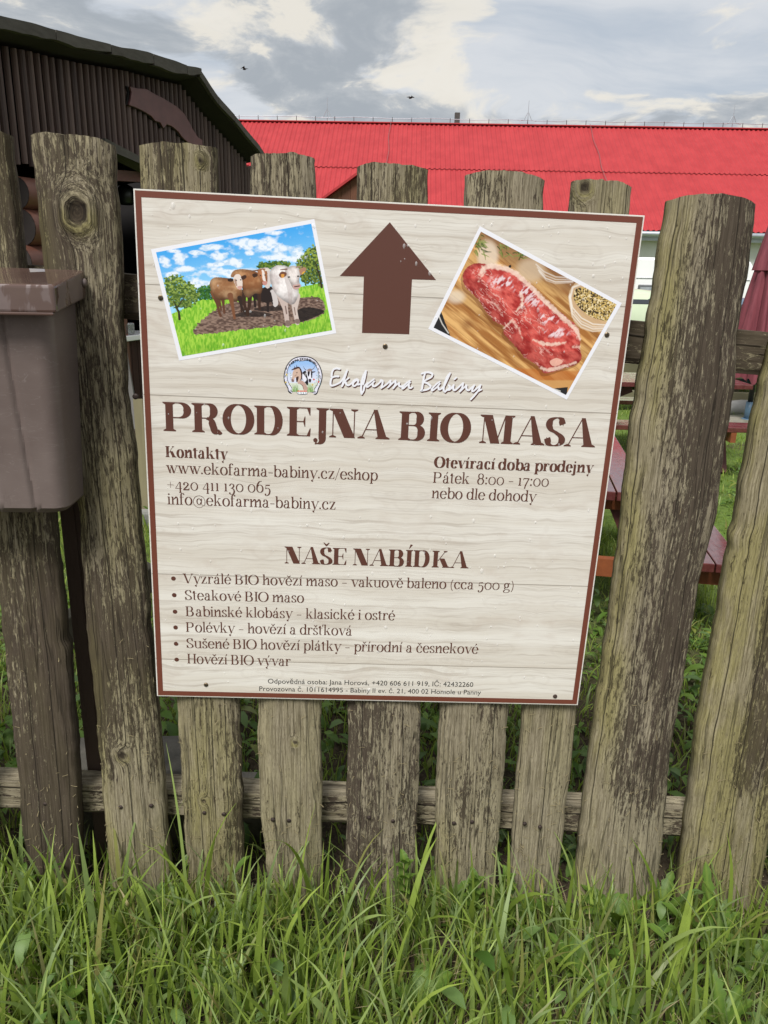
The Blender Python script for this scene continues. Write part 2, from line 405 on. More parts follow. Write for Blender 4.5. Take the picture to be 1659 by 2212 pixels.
# ================================================================== log cabin on the left
cA = np.array([-2.40, 4.37, 0.0]); ca = np.array([1.25, 3.73, 0.0]); ca /= np.linalg.norm(ca); cn = np.array([ca[1], -ca[0], 0.0])
def cpt(px, py, off=0.0): return onPlane(px, py, cA + cn * off, cn)
def cs(p): return (p - cA) @ ca
def cw(s, off, z): return cA + ca * s + cn * off + np.array([0, 0, z])
def make_cabin():
    root = thing('log_cabin', 'dark brown log cabin with vertical slat gable and weathered plank roof edge', 'cabin', cw(1.5, -1.5, G0))
    slat_m = mat_wood('slat stain', (0.185, 0.125, 0.105), (0.030, 0.017, 0.015), 2, 0.55, 22, 46, 0.7, 0.4)
    back_m = mat_plain('near black boards', (0.007, 0.005, 0.005), 0.85)  # near-black colour paints in the shade of the gaps between slats
    log_m = mat_wood('log stain', (0.20, 0.080, 0.050), (0.065, 0.026, 0.019), 1, 0.5, 8, 16, 0.8, 0.4, gloss_var=.2)
    end_m = mat_plain('log end', (0.022, 0.016, 0.014), 0.85)
    plank_m = mat_wood('weathered plank', (0.155, 0.145, 0.128), (0.055, 0.050, 0.043), 1, 0.9, 10, 30, 0.8, 0.15)
    roof_m = mat_plain('roof boards', (0.026, 0.021, 0.019), 0.9)
    carve_m = mat_plain('maroon paint', (0.125, 0.055, 0.052), 0.5, 0.15, 9)
    K = 0.35556
    OV = 0.20
    top = [np.array(cpt(x * K, y * K, OV)) for x, y in [(-420, 40), (0, 130), (150, 160), (290, 195), (430, 240), (640, 290), (860, 335), (1100, 410), (1190, 432)]]
    rgt = [np.array(cpt(x * K, y * K, OV)) for x, y in [(1190, 432), (1300, 590), (1430, 740), (1550, 885), (1590, 945)]]
    # roof skins running back from the verge
    back = -cn * 4.2 + np.array([0, 0, -0.55])
    for chain in (top, rgt):
        V = []; n = len(chain)
        for p in chain: V += [p + cn * .0 + [0, 0, -.002], p + back, p + back + [0, 0, -.05], p + [0, 0, -.05]]
        Fc = []
        for i in range(n - 1):
            for j in range(4): Fc.append([i * 4 + j, (i + 1) * 4 + j, (i + 1) * 4 + (j + 1) % 4, i * 4 + (j + 1) % 4])
        Fc += [[0, 1, 2, 3], [(n - 1) * 4 + j for j in (3, 2, 1, 0)]]
        add('roof', V, Fc, roof_m, root)
    # weathered verge planks, each its own board with a wavy lower edge
    def zat(chain, s):
        S = [cs(p) for p in chain]; Z = [p[2] for p in chain]; return float(np.interp(s, S, Z))
    cuts = [cs(top[0])] + [cs(cpt(x * K, y * K, OV)) for x, y in [(300, 200), (640, 290), (900, 352), (1105, 412), (1195, 434)]]
    for i in range(len(cuts) - 1):
        s0, s1 = cuts[i] + .004, cuts[i + 1] - .004
        ss = np.linspace(s0, s1, 22); up_, lo_ = [], []
        for s in ss:
            z = zat(top, s); th = .030 + .035 * float(fbm(s * 2.3, i * 3.1, 5)) + .02 * float(vnoise(s * 9, 3.3, 8)) - .012 * math.exp(-((s - s1) / .12) ** 2)
            up_.append(cw(s, OV + .004, z + .012 + .012 * float(vnoise(s * 5, i, 2)))); lo_.append(cw(s, OV + .004, z - th))
        V = []; 
        for a, b_ in zip(up_, lo_): V += [a, b_, b_ + cn * .05, a + cn * .05]
        n = len(ss); Fc = [[k * 4 + j, k * 4 + (j + 1) % 4, (k + 1) * 4 + (j + 1) % 4, (k + 1) * 4 + j] for k in range(n - 1) for j in range(4)]
        Fc += [[0, 3, 2, 1], [(n - 1) * 4 + j for j in range(4)]]
        add('verge_plank', V, Fc, plank_m, root)
    cutr = np.linspace(cs(rgt[0]), cs(rgt[-1]), 5)
    for i in range(4):
        s0, s1 = cutr[i] + .003, cutr[i + 1] - .003
        V = []; ss = np.linspace(s0, s1, 10)
        for s in ss:
            z = zat(rgt, s) + .01 * float(vnoise(s * 6, i, 4)); th = .045 + .02 * float(vnoise(s * 4, 9, 4))
            a, b_ = cw(s, OV + .004, z + .012), cw(s, OV + .004, z - th); V += [a, b_, b_ + cn * .035, a + cn * .035]
        n = len(ss); Fc = [[k * 4 + j, k * 4 + (j + 1) % 4, (k + 1) * 4 + (j + 1) % 4, (k + 1) * 4 + j] for k in range(n - 1) for j in range(4)]
        Fc += [[0, 3, 2, 1], [(n - 1) * 4 + j for j in range(4)]]
        add('verge_plank', V, Fc, plank_m, root)
    # slats
    st = [(x * K, y * K) for x, y in [(-420, 170), (0, 225), (250, 280), (700, 375), (900, 435), (1050, 520), (1200, 660), (1400, 850), (1560, 970)]]
    SP = [cpt(x, y) for x, y in st]; SS = [cs(p) for p in SP]; SZ = [p[2] for p in SP]
    s_l = cs(cpt(-60, 350)); s_o0 = cs(cpt(222, 330)); s_o1 = cs(cpt(345, 360)); s_r = cs(cpt(560, 400))
    zb_l0, zb_l1 = cpt(18, 347)[2], cpt(68, 354)[2]; sb0, sb1 = cs(cpt(18, 347)), cs(cpt(68, 354))
    zo0, zo1 = cpt(242, 318)[2], cpt(300, 345)[2]; so0, so1 = cs(cpt(242, 318)), cs(cpt(300, 345))
    allc = top + rgt[1:]
    def zroof(s): return zat(allc, s) - .11
    def ztopw(s): return min(float(np.interp(s, SS, SZ)) + .3, zroof(s))
    def zbot(s):
        if s < s_o0: return zb_l0 + (zb_l1 - zb_l0) * (s - sb0) / (sb1 - sb0)
        if s < s_o1: return zo0 + (zo1 - zo0) * (s - so0) / (so1 - so0)
        return G0
    pitch = 0.078; s = s_l; r_ = random.Random(3)
    while s < s_r:
        z1 = min(float(np.interp(s, SS, SZ)) + .12, zroof(s)); z0 = zbot(s) - r_.uniform(0, .03)
        w = pitch * r_.uniform(.46, .66); n = 6; V = []
        ln = r_.uniform(-.006, .006)
        for z, dd in ((z0, 0), (z1, ln)):
            for j in range(n + 1):
                t = math.pi * j / n; V.append(cw(s + dd - w / 2 * math.cos(t), .012 + .036 * math.sin(t), z))
        Fc = [[j, j + 1, n + 2 + j, n + 1 + j] for j in range(n)] + [[n, 0, n + 1, 2 * n + 1], list(range(n + 1))[::-1], list(range(n + 1, 2 * n + 2))]
        add('slat', V, Fc, slat_m, root, smooth=False)
        s += pitch * r_.uniform(.96, 1.04)
    # backing boards behind the slats (with the opening left free) and the dark inside
    def wallpoly(a, b_, zf):
        ss = np.linspace(a, b_, 14); P = [cw(q, .0, ztopw(q)) for q in ss] + [cw(q, .0, zf(q)) for q in ss[::-1]]
        return P
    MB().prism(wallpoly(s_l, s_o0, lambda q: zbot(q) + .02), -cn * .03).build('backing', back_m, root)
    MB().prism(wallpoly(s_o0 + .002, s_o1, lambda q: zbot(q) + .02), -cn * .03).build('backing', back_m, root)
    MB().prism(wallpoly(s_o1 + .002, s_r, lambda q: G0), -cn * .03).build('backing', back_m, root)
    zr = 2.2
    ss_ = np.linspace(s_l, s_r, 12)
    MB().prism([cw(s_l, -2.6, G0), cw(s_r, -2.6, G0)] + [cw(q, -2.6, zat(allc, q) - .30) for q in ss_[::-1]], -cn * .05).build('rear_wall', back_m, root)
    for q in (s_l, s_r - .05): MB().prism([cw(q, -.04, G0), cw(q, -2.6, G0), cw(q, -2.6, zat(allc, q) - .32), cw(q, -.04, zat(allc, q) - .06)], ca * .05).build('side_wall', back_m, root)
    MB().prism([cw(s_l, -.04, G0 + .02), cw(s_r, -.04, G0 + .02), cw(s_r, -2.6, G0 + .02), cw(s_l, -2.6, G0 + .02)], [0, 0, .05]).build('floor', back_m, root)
    # dark red upright boards faintly seen inside
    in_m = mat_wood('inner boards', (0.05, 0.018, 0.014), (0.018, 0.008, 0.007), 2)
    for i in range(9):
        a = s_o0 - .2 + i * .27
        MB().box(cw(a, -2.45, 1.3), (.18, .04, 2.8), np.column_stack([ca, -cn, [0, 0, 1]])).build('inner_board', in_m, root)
    # weathered lintel plank, beams
    l0, l1 = cpt(238, 318, .05), cpt(305, 350, .05)
    MB().beam(l0 - (l1 - l0) * .4 + [0, 0, -.02], l1 + (l1 - l0) * .6 + [0, 0, -.02], .16, .06, jit=.01).build('lintel_plank', plank_m, root)
    b0, b1 = cpt(200, 376, -.1), cpt(345, 386, -.1)
    MB().beam(b0, b1, .12, .085).build('beam', log_m, root)
    # the carved board
    P = [(790, 525), (830, 535), (890, 540), (940, 570), (1000, 600), (1080, 650), (1120, 690), (1150, 740), (1175, 790), (1205, 835), (1230, 850), (1232, 885), (1190, 882), (1150, 870), (1125, 850), (1105, 830), (1085, 800), (1050, 770), (1015, 755), (995, 780), (975, 745), (945, 735), (920, 705), (880, 680), (830, 655), (785, 638), (795, 600), (800, 560)]
    Q = [cpt(x * K, y * K, .07) for x, y in P]
    MB().prism(Q, -cn * .02).build('carved_board', carve_m, root, bevel=.004, label='maroon painted carved board with scalloped lower edge')
    Q2 = [q + np.array([0, 0, 0]) - cn * .021 - ca * .02 for q in Q]
    MB().prism(Q2, -cn * .012).build('carved_board_dark_copy', back_m, root)  # near-black copy of the carved board, set just behind and sideways
    # logs below the slats
    z = zb_l0 - .10
    for i in range(9):
        rad = .118 + r_.uniform(-.012, .012)
        sl0 = cs(cpt(16 + i * 6, 420 + i * 40)) + r_.uniform(-.05, .05); 
        zz = z - rad
        P = [cw(sl0, .05, zz), cw((sl0 + s_o0) / 2, .05, zz + .01), cw(s_o0 - .15, .05, zz)]
        lg = MB().tube(P, [rad * 1.0, rad, rad * .97], 18, caps=False).build('log', log_m, root, smooth=True)
        MB().lathe(P[0] - ca * .001, [(rad * .98, 0), (rad * .5, -.004), (.001, -.002)], 18, ca).build('log_end', end_m, lg)
        z = zz - rad + .012
        if z < G0: break
    # post at the opening
    MB().box(cw(s_o0 - .08, .04, (zo0 + G0) / 2), (.16, .14, zo0 - G0), np.column_stack([ca, -cn, [0, 0, 1]])).build('post', log_m, root)
    return s_o0, s_o1
s_o0, s_o1 = make_cabin()
def make_cabin_bits():
    white = mat_plain('white laminate', (0.80, 0.80, 0.80), 0.35, 0.03, 5)
    dk = mat_wood('dark red boards', (0.055, 0.02, 0.015), (0.02, 0.009, 0.008), 2)
    p0, p1 = cpt(262, 722, .15), cpt(330, 726, .15); zt = (p0[2] + p1[2]) / 2
    a0, a1 = cs(p0) - .25, cs(p1) + .2
    root = thing('serving_counter', 'white topped serving counter in the cabin opening', 'counter', cw((a0 + a1) / 2, -.1, G0))
    R = np.column_stack([ca, -cn, [0, 0, 1]])
    MB().box(cw((a0 + a1) / 2, -.1, zt - .02), (a1 - a0, .5, .045), R).build('counter_top', white, root, bevel=.006)
    n = 10
    for i in range(n):
        MB().box(cw(a0 + (i + .5) * (a1 - a0) / n, .08, (zt - .045 + G0) / 2), ((a1 - a0) / n * .93, .025, zt - .045 - G0), R).build('front_board', dk, root)
    # glass box on the counter
    g, N, b = new_mat('clear plastic'); b.inputs['Base Color'].default_value = (.8, .82, .82, 1); b.inputs['Roughness'].default_value = .12; b.inputs['Transmission Weight'].default_value = .75
    q = cpt(268, 706, .05)
    MB().box(cw(cs(q), .05, zt + .0035 + .05), (.15, .12, .10), R).build('plastic_tub', g, None, bevel=.012, label='small clear plastic tub standing on the white counter', cat='tub')
    # leaning grey lath beside the counter
    gm = mat_wood('grey lath', (0.2, 0.19, 0.18), (0.1, 0.095, 0.09), 2)
    a, b_ = cpt(264, 742, .30), cpt(292, 905, .45)
    b_ = b_ + (b_ - a) * ((G0 - b_[2]) / (b_[2] - a[2])); 
    MB().beam(a, b_, .035, .05, up=(1, 0, 0)).build('grey_lath', gm, None, label='narrow grey lath leaning against the serving counter', cat='lath')
    # pot-shaped lantern hanging inside
    hm = mat_plain('dark tin', (0.05, 0.055, 0.05), .35, metal=.6)
    q = cpt(272, 418, -.35)
    lt = thing('hanging_lantern', 'dark metal lantern hanging in the cabin opening', 'lantern', q)
    MB().lathe(q, [(.05, -.10), (.085, -.08), (.09, .02), (.06, .06), (.02, .08)], 14).build('lantern_body', hm, lt, smooth=True)
    MB().tube([q + [0, 0, .08], q + [0, 0, .55]], .006, 5).build('chain', hm, lt)
make_cabin_bits()

# ================================================================== things in the yard
maroon_top = None
def wet_maroon():
    m, N, b = new_mat('wet maroon boards')
    co = N.node('ShaderNodeTexCoord').outputs['Object']
    n1 = N.noise(N.vmath('MULTIPLY', co, (5.0, 1.0, 1.0)), 6.0, 5.0, 0.6); n2 = N.noise(co, 22.0, 5.0, 0.7)
    k = N.mix(N.step(n2, .35, .65), (0.085, 0.022, 0.021), (0.130, 0.040, 0.037))
    N.put(b.inputs['Base Color'], k)
    N.put(b.inputs['Roughness'], N.math('ADD', .05, N.math('MULTIPLY', N.step(n1, .50, .66), .30)))
    N.l.new(N.bump(N.noise(co, 60, 4, .6), .12, .003), b.inputs['Normal'])
    b.inputs['Coat Weight'].default_value = .5; b.inputs['Coat Roughness'].default_value = .1
    return m
WETM = wet_maroon()
ORANGE = mat_wood('orange stained timber', (0.30, 0.090, 0.030), (0.14, 0.042, 0.018), 1, 0.5, 8, 20, .7, .4)
MARW = mat_wood('maroon timber', (0.145, 0.05, 0.042), (0.07, 0.024, 0.022), 1, 0.55, 8, 20, .7, .4)
def picnic_table(p_near, axis, label, length=1.75):
    """p_near: point on the ground under the middle of the near end; axis: unit vector along the table away from it"""
    axis = np.array([axis[0], axis[1], 0.0]); axis /= np.linalg.norm(axis); side = np.array([axis[1], -axis[0], 0.0])
    p = np.array([p_near[0], p_near[1], p_near[2]]); Z = np.array([0, 0, 1.0])
    root = thing('picnic_table', label, 'picnic table', p + axis * length / 2)
    for i in range(5):
        c = p + side * ((i - 2) * .150); MB().beam(c + Z * .742, c + axis * length + Z * .742, .143, .042).build('table_board', WETM, root, bevel=.004)
    for s in (-1, 1):
        for i in range(2):
            c = p + side * (s * (.62 + .135 * i)); MB().beam(c + Z * .437, c + axis * length + Z * .437, .128, .042).build('bench_board', WETM, root, bevel=.004)
    for k, t in enumerate((.10, length - .30)):
        q = p + axis * t
        MB().beam(q - side * .37 + Z * .69, q + side * .37 + Z * .69, .045, .062).build('cross_beam', ORANGE, root)
        MB().beam(q - side * .82 + Z * .372, q + side * .82 + Z * .372, .045, .086).build('bench_beam', ORANGE, root)
        for s in (-1, 1):
            MB().beam(q + axis * .047 + side * s * .22 + Z * .70, q + axis * .047 + side * s * .56 + Z * .002, .045, .095, up=(axis[0], axis[1], 0)).build('leg', MARW, root)
        e = p + axis * (length / 2)
        MB().beam(q + axis * .05 + Z * .39, e + (q - e) * .12 + Z * .66, .045, .07).build('brace', MARW, root)
    return root
def make_yard():
    zt = 0.742 + .021
    g = float(ground_z(1.6, 2.5))
    # table edge seen right of the sign: solve from the top surface height
    e0 = onZ(1325, 935, g + zt); e1 = onZ(1362, 995, g + zt); ax = e0 - e1; ax /= np.linalg.norm(ax)
    c0 = onZ(1285, 1060, g + zt); near = c0 @ ax
    side = np.array([ax[1], -ax[0], 0.0])
    edge = e1 + ax * (near - e1 @ ax)                      # near right corner of the top
    p = edge - side * .372; p[2] = g
    picnic_table(p, ax, 'maroon wooden picnic table with wet top, just behind the fence beside the sign')
    r_t = ray(1385, 900); r_t = r_t / math.hypot(r_t[0], r_t[1]); q = np.array([CAM[0], CAM[1], 0]) + r_t * 7.7; q = np.array([q[0] - .92, q[1] + .02, G0 + .0]); picnic_table(q, (1.0, -0.06), 'maroon wooden picnic table farther away near the parked pale green van')
    # closed parasol
    b0 = onGround(1612, 921); g2 = float(b0[2])
    cz = mat_plain('old concrete', (0.19, 0.175, 0.14), .95, .25, 6, bump=.5, dirt=(.06, .075, .03), dirt_amt=.7)
    MB().box((b0[0] - .05, b0[1] + .05, g2 + .02), (1.0, .55, .13), jit=.015).build('concrete_slab', cz, None, bevel=.02, label='mossy concrete slab under the closed maroon parasol', cat='slab')
    root = thing('parasol', 'closed maroon parasol on a blue pole beyond the fence', 'parasol', (b0[0], b0[1], g2 + .085))
    rr = ray(1624, 812); D = math.hypot(b0[0] - CAM[0], b0[1] - CAM[1])
    zlow = CAM[2] + rr[2] / math.hypot(rr[0], rr[1]) * D
    blue = mat_plain('blue pole paint', (0.11, 0.19, 0.28), .45, .1, 9); blk = mat_plain('black pole', (.02, .02, .022), .4)
    zs = zlow - .30
    MB().tube([(b0[0], b0[1], g2 + .085), (b0[0], b0[1], zs)], .045, 14).build('lower_pole', blue, root, smooth=True)
    MB().tube([(b0[0], b0[1], zs), (b0[0], b0[1], zlow + 2.05)], .030, 12).build('upper_pole', blk, root, smooth=True)
    MB().lathe((b0[0], b0[1], g2 + .085), [(.07, 0), (.07, .008), (.046, .012)], 16).build('base_plate', blue, root)
    m, N, b = new_mat('maroon canvas'); co = N.node('ShaderNodeTexCoord').outputs['Object']
    n1 = N.noise(N.vmath('MULTIPLY', co, (1, 1, .12)), 30, 5, .6)
    N.put(b.inputs['Base Color'], N.mix(N.step(n1, .3, .7), (0.14, 0.028, 0.04), (0.205, 0.045, 0.06))); b.inputs['Roughness'].default_value = .8
    n = 72; H = 1.95; V = []; rows = 26
    for i in range(rows + 1):
        t = i / rows; z = zlow + H * t
        R = .245 * (1 - t) ** .9 + .035
        for j in range(n):
            a = 2 * math.pi * j / n; pl = .30 * math.sin(8 * a + .9 * math.sin(3 * t + a)) + .10 * math.sin(19 * a + 2)
            r = R * (1 + pl * (1 - t) ** .5); dz = (.035 * math.sin(16 * a) - .03) if i == 0 else 0
            V.append((b0[0] + r * math.cos(a), b0[1] + r * math.sin(a), z + dz))
    Fc = [[i * n + j, i * n + (j + 1) % n, (i + 1) * n + (j + 1) % n, (i + 1) * n + j] for i in range(rows) for j in range(n)] + [[rows * n + j for j in range(n)]]
    add('canopy', V, Fc, m, root, smooth=True)
    n = 32; V = []; zt_ = zlow + H * .60
    for i in range(8):
        t = i / 7
        for j in range(n):
            a = 2 * math.pi * j / n; r = (.145 * (1 - t) + .02) * (1 + .18 * math.sin(8 * a)) + .012; V.append((b0[0] + r * math.cos(a), b0[1] + r * math.sin(a), zt_ + (H * .42) * t))
    Fc = [[i * n + j, i * n + (j + 1) % n, (i + 1) * n + (j + 1) % n, (i + 1) * n + j] for i in range(7) for j in range(n)]
    add('canopy_cap', V, Fc, m, root, smooth=True)
    # timber parking barrier behind the lawn
    bm_ = mat_wood('weathered beam', (0.20, 0.185, 0.11), (0.09, 0.08, 0.05), 0, .9, 10, 18, .8, .2)
    bp = onGround(1560, 886); yb = bp[1]
    root = thing('timber_barrier', 'low timber barrier of two mossy beams at the edge of the lawn', 'barrier', (5.0, yb, G0))
    for z in (.16, .52): MB().beam((-.5, yb + .05, G0 + z), (10.5, yb - .15, G0 + z), .12, .17, jit=.015).build('beam', bm_, root)
    for x in np.arange(0, 10.1, 2.5): MB().box((x, yb + .15, G0 + .35), (.14, .14, .8), jit=.01).build('post', bm_, root)
    st = mat_plain('pale stone', (0.33, 0.32, 0.30), .9, .2, 5, bump=.5)
    def stone(c, r, label):
        bm = bmesh.new(); bmesh.ops.create_icosphere(bm, subdivisions=2, radius=1)
        V = [np.array(c) + np.array(v.co) * np.array(r) * (1 + .35 * (float(vnoise(v.co.x * 2 + c[0] * 7, v.co.y * 2 + v.co.z, 3)) - .5)) for v in bm.verts]; Fc = [[v.index for v in f.verts] for f in bm.faces]; bm.free()
        add('stone', V, Fc, st, None, smooth=True, label=label, cat='stone', group='stones by the timber barrier')
    q = onGround(1596, 893); stone((q[0], q[1], q[2] + .06), (.32, .2, .13), 'pale stone lying by the timber barrier left of the rightmost picket')
make_yard()

def glass_mat(name, c=(.02, .025, .03)):
    m, N, b = new_mat(name); b.inputs['Base Color'].default_value = (*c, 1); b.inputs['Roughness'].default_value = .08; b.inputs['Specular IOR Level'].default_value = .8; return m
GLASS = glass_mat('dark glass'); RUB = mat_plain('rubber', (.02, .02, .02), .8)
def car(center, yaw, paint, label, name='parked_car', H=1.45, van=False, trim=None):
    """rear of the car at -Y local. Lofted body, windows, lamps, wheels."""
    c, s = math.cos(yaw), math.sin(yaw); o = np.array(center, float)
    def T(x, y, z): return o + np.array([c * x - s * y, s * x + c * y, z])
    root = thing(name, label, 'car', o)
    L, Wd = 4.1, 1.66
    belt = .86
    if van: prof = [(-2.0, .42, .95), (-2.02, .95, 1.0), (-1.98, 1.27, 1.0), (-1.84, H - .06, .97), (-1.4, H, .98), (.6, H, .98), (1.2, H - .14, 1.0), (1.75, 1.02, 1.0), (2.05, .85, .96), (2.1, .45, .94)]
    else: prof = [(-2.0, .40, .94), (-2.03, .78, 1.0), (-1.95, .92, 1.0), (-1.55, .97, .98), (-1.05, H - .05, .84), (-.6, H, .82), (.25, H - .03, .82), (.95, .98, .95), (1.7, .88, .97), (2.05, .72, .94), (2.1, .42, .92)]
    ys = np.array([q[0] for q in prof]); zs = np.array([q[1] for q in prof])
    V = []; n = 9; body_f = []
    # upper shell: for each profile station a rounded cross section from sill to top
    for (y, zt, k) in prof:
        w = Wd / 2
        zt2 = max(zt, .44); sec = []
        for t, (fx, fz) in enumerate([(.93, .28), (1.0, .42), (1.0, .70), (.985, belt), (k * .97, max(zt2 - .10, .45)), (k * .86, zt2 - .025), (k * .5, zt2), (0, zt2 + .012)]):
            sec.append((fx * w, min(fz, zt2)))
        for (x, z) in sec: V.append(T(-x, y, z))
        for (x, z) in sec[::-1][1:]: V.append(T(x, y, z))
    m_ = 15; ns = len(prof)
    Fc = [[i * m_ + j, i * m_ + j + 1, (i + 1) * m_ + j + 1, (i + 1) * m_ + j] for i in range(ns - 1) for j in range(m_ - 1)] + [list(range(m_)), [(ns - 1) * m_ + j for j in range(m_)][::-1]]
    add('body', V, Fc, paint, root, smooth=True)
    e = .012
    rz = (1.29, H - .08) if van else (.99, H - .09); ry = (-1.955, -1.83) if van else (-1.60, -1.11)
    MB().prism([T(-.60, ry[0] - e, rz[0]), T(.60, ry[0] - e, rz[0]), T(.52, ry[1] - e, rz[1]), T(-.52, ry[1] - e, rz[1])], (0, 0, .006)).build('rear_window', GLASS, root)
    for sd in (-1, 1):
        x0, x1 = sd * (Wd / 2 + .004), sd * (Wd / 2 * (.99 if van else .86))
        for (ya, yb) in ((-1.2, -.35), (-.28, .7)):
            MB().prism([T(x0, ya, belt + .06), T(x0, yb + .1, belt + .06), T(x1, yb - .05, H - .13), T(x1, ya + (0.0 if van else .18), H - .13)], (0, 0, .005)).build('side_window', GLASS, root)
        red = bpy.data.materials.get('tail lamp') or mat_plain('tail lamp', (.30, .02, .03), .25)
        pale = bpy.data.materials.get('pale lamp') or mat_plain('pale lamp', (.65, .55, .55), .25)
        zl = 1.04 if van else .78
        tl = MB().box(T(sd * .70, -2.045, zl), (.17, .05, .17), np.array([[c, -s, 0], [s, c, 0], [0, 0, 1]])).build('tail_lamp', red, root, bevel=.01)
        MB().box(T(sd * .70, -2.045, zl + .15), (.17, .05, .12), np.array([[c, -s, 0], [s, c, 0], [0, 0, 1]])).build('reversing_lamp', pale, tl, bevel=.01)
        for y in (-1.25, 1.3):
            wh = MB().lathe(T(sd * (Wd / 2 - .02) - sd * .15, y, .31), [(.20, 0), (.31, .0), (.31, .17), (.20, .175)], 20, (sd * c, sd * s, 0)).build('wheel', RUB, root)
            MB().lathe(T(sd * (Wd / 2 - .02) + sd * .02, y, .31), [(.19, 0), (.17, .012), (.03, .02)], 16, (sd * c, sd * s, 0)).build('hub_cap', trim or RUB, wh)
    MB().box(T(0, -2.08, .46), (1.6, .12, .16), np.array([[c, -s, 0], [s, c, 0], [0, 0, 1]])).build('bumper', trim or RUB, root, bevel=.02)
    return root
def make_vehicles():
    chrome = mat_plain('chrome trim', (.55, .56, .58), .3, metal=.8)
    green = mat_plain('pale green car paint', (0.50, 0.58, 0.40), .3, .05, 2, spec=.6)
    bluep = mat_plain('grey blue car paint', (0.10, 0.15, 0.21), .3, .05, 2, spec=.6)
    q = onGround(1385, 852)
    car((q[0] - .28, q[1] + 2.1, G0 + .0), math.radians(-4), green, 'pale green van parked behind the far picnic table', 'parked_van', 1.49, True, chrome)
    q = onGround(1560, 872)
    car((q[0] + .55, q[1] + 2.0, G0), math.radians(-12), bluep, 'grey blue car parked beyond the parasol pole', 'parked_car', 1.4, False, RUB)
    # caravan
    r = ray(1400, 560); D = 19.0; o = CAM + r / math.hypot(r[0], r[1]) * D; o[2] = G0
    root = thing('caravan', 'white caravan with a grey framed window standing before the barn', 'caravan', o)
    wm = mat_plain('caravan shell', (.80, .80, .80), .4, .03, 2); fr = mat_plain('grey rubber frame', (.10, .105, .11), .5); gw = mat_plain('net curtain glass', (.30, .32, .34), .15, .25, 3, spec=.8)
    yaw = math.atan2(o[0], o[1] - CAM[1]); c, s = math.cos(-yaw), math.sin(-yaw)
    def T(x, y, z): return o + np.array([c * x - s * y, s * x + c * y, z])
    zt = CAM[2] + ray(1400, 556)[2] / math.hypot(*ray(1400, 556)[:2]) * D - G0
    prof = [(-2.2, .5), (2.2, .5), (2.35, 1.0), (2.3, zt - .35), (2.1, zt - .05), (1.7, zt), (-1.7, zt), (-2.1, zt - .05), (-2.3, zt - .35), (-2.35, 1.0)]
    MB().prism([T(x, 0, z) for x, z in prof], T(0, 2.1, 0) - T(0, 0, 0)).build('shell', wm, root, bevel=.05)
    def loc(px, py):
        q = onPlane(px, py, T(0, 0, 0), T(0, 1, 0) - T(0, 0, 0)); d = q - o; return (d @ np.array([c, s, 0]), q[2] - o[2])
    (x0, z0), (x1, z1) = loc(1372, 650), loc(1440, 616)
    fw = MB().prism([T(x0, -.03, z0), T(x1, -.03, z0), T(x1 - .03, -.03, z1), T(x0 + .03, -.03, z1)], T(0, .035, 0) - T(0, 0, 0)).build('window', fr, root, bevel=.02)
    d = .05
    MB().prism([T(x0 + d, -.037, z0 + d), T(x1 - d, -.037, z0 + d), T(x1 - d - .03, -.037, z1 - d), T(x0 + d + .03, -.037, z1 - d)], T(0, .01, 0) - T(0, 0, 0)).build('pane', gw, fw)
    for py in (600, 668):
        (xa, za) = loc(1360, py); MB().box(T(0, -.006, za), (4.3, .012, .015), np.array([[c, -s, 0], [s, c, 0], [0, 0, 1]])).build('moulding', fr if py > 650 else chrome, root)
    (xa, za) = loc(1417, 576); MB().box(T(xa, -.012, za), (.06, .025, .06), np.array([[c, -s, 0], [s, c, 0], [0, 0, 1]])).build('vent_cap', fr, root)
    for x in (-.2,): 
        wh = MB().lathe(T(x, .05, .32), [(.2, 0), (.32, 0), (.32, .18), (.2, .18)], 20, T(0, 1, 0) - T(0, 0, 0)).build('wheel', RUB, root)
        MB().lathe(T(x, .03, .32), [(.19, 0), (.16, .012), (.02, .02)], 16, T(0, 1, 0) - T(0, 0, 0)).build('hub_cap', chrome, wh)
    for x in (-2.0, 2.0): MB().box(T(x, .8, .26), (.08, .08, .52)).build('corner_leg', fr, root)
make_vehicles()

# ---- low inner fence seen left of the sign
def make_inner_fence():
    wm = mat_wood('weathered picket', (0.28, 0.25, 0.15), (0.13, 0.11, 0.07), 2, .9, 12, 30, .8, .15)
    dk = mat_wood('dark rail', (0.11, 0.085, 0.065), (0.05, 0.036, 0.03), 0, .8, 12, 25, .8, .2)
    g = onGround(310, 1128)
    y = g[1]
    root = thing('low_inner_fence', 'low weathered picket fence behind the big fence, left of the sign', 'fence', (g[0], y, float(ground_z(g[0], y))))
    i = 0
    for px in (298, 317, 337, 357, 377, 397, 417):
        t = onY(px, 862 + 3 * (i % 2), y); zb = float(ground_z(t[0], y)) - .05
        MB().box((t[0], y, (t[2] + zb) / 2), (.058, .022, t[2] - zb), jit=.003).build('picket', wm, root); i += 1
    a, b_ = onY(270, 945, y + .04), onY(440, 940, y + .04)
    MB().beam(a, b_, .05, .10).build('rail', dk, root)
    cm = mat_plain('grey kerb', (.2, .2, .18), .95, .2, 8, bump=.4)
    MB().beam((g[0] - .35, y - .12, g[2] + .05), (g[0] + 1.0, y - .12, g[2] + .03), .12, .14, jit=.008).build('kerb_stone', cm, None, bevel=.012, label='grey concrete kerb stone below the low inner fence', cat='kerb')
make_inner_fence()

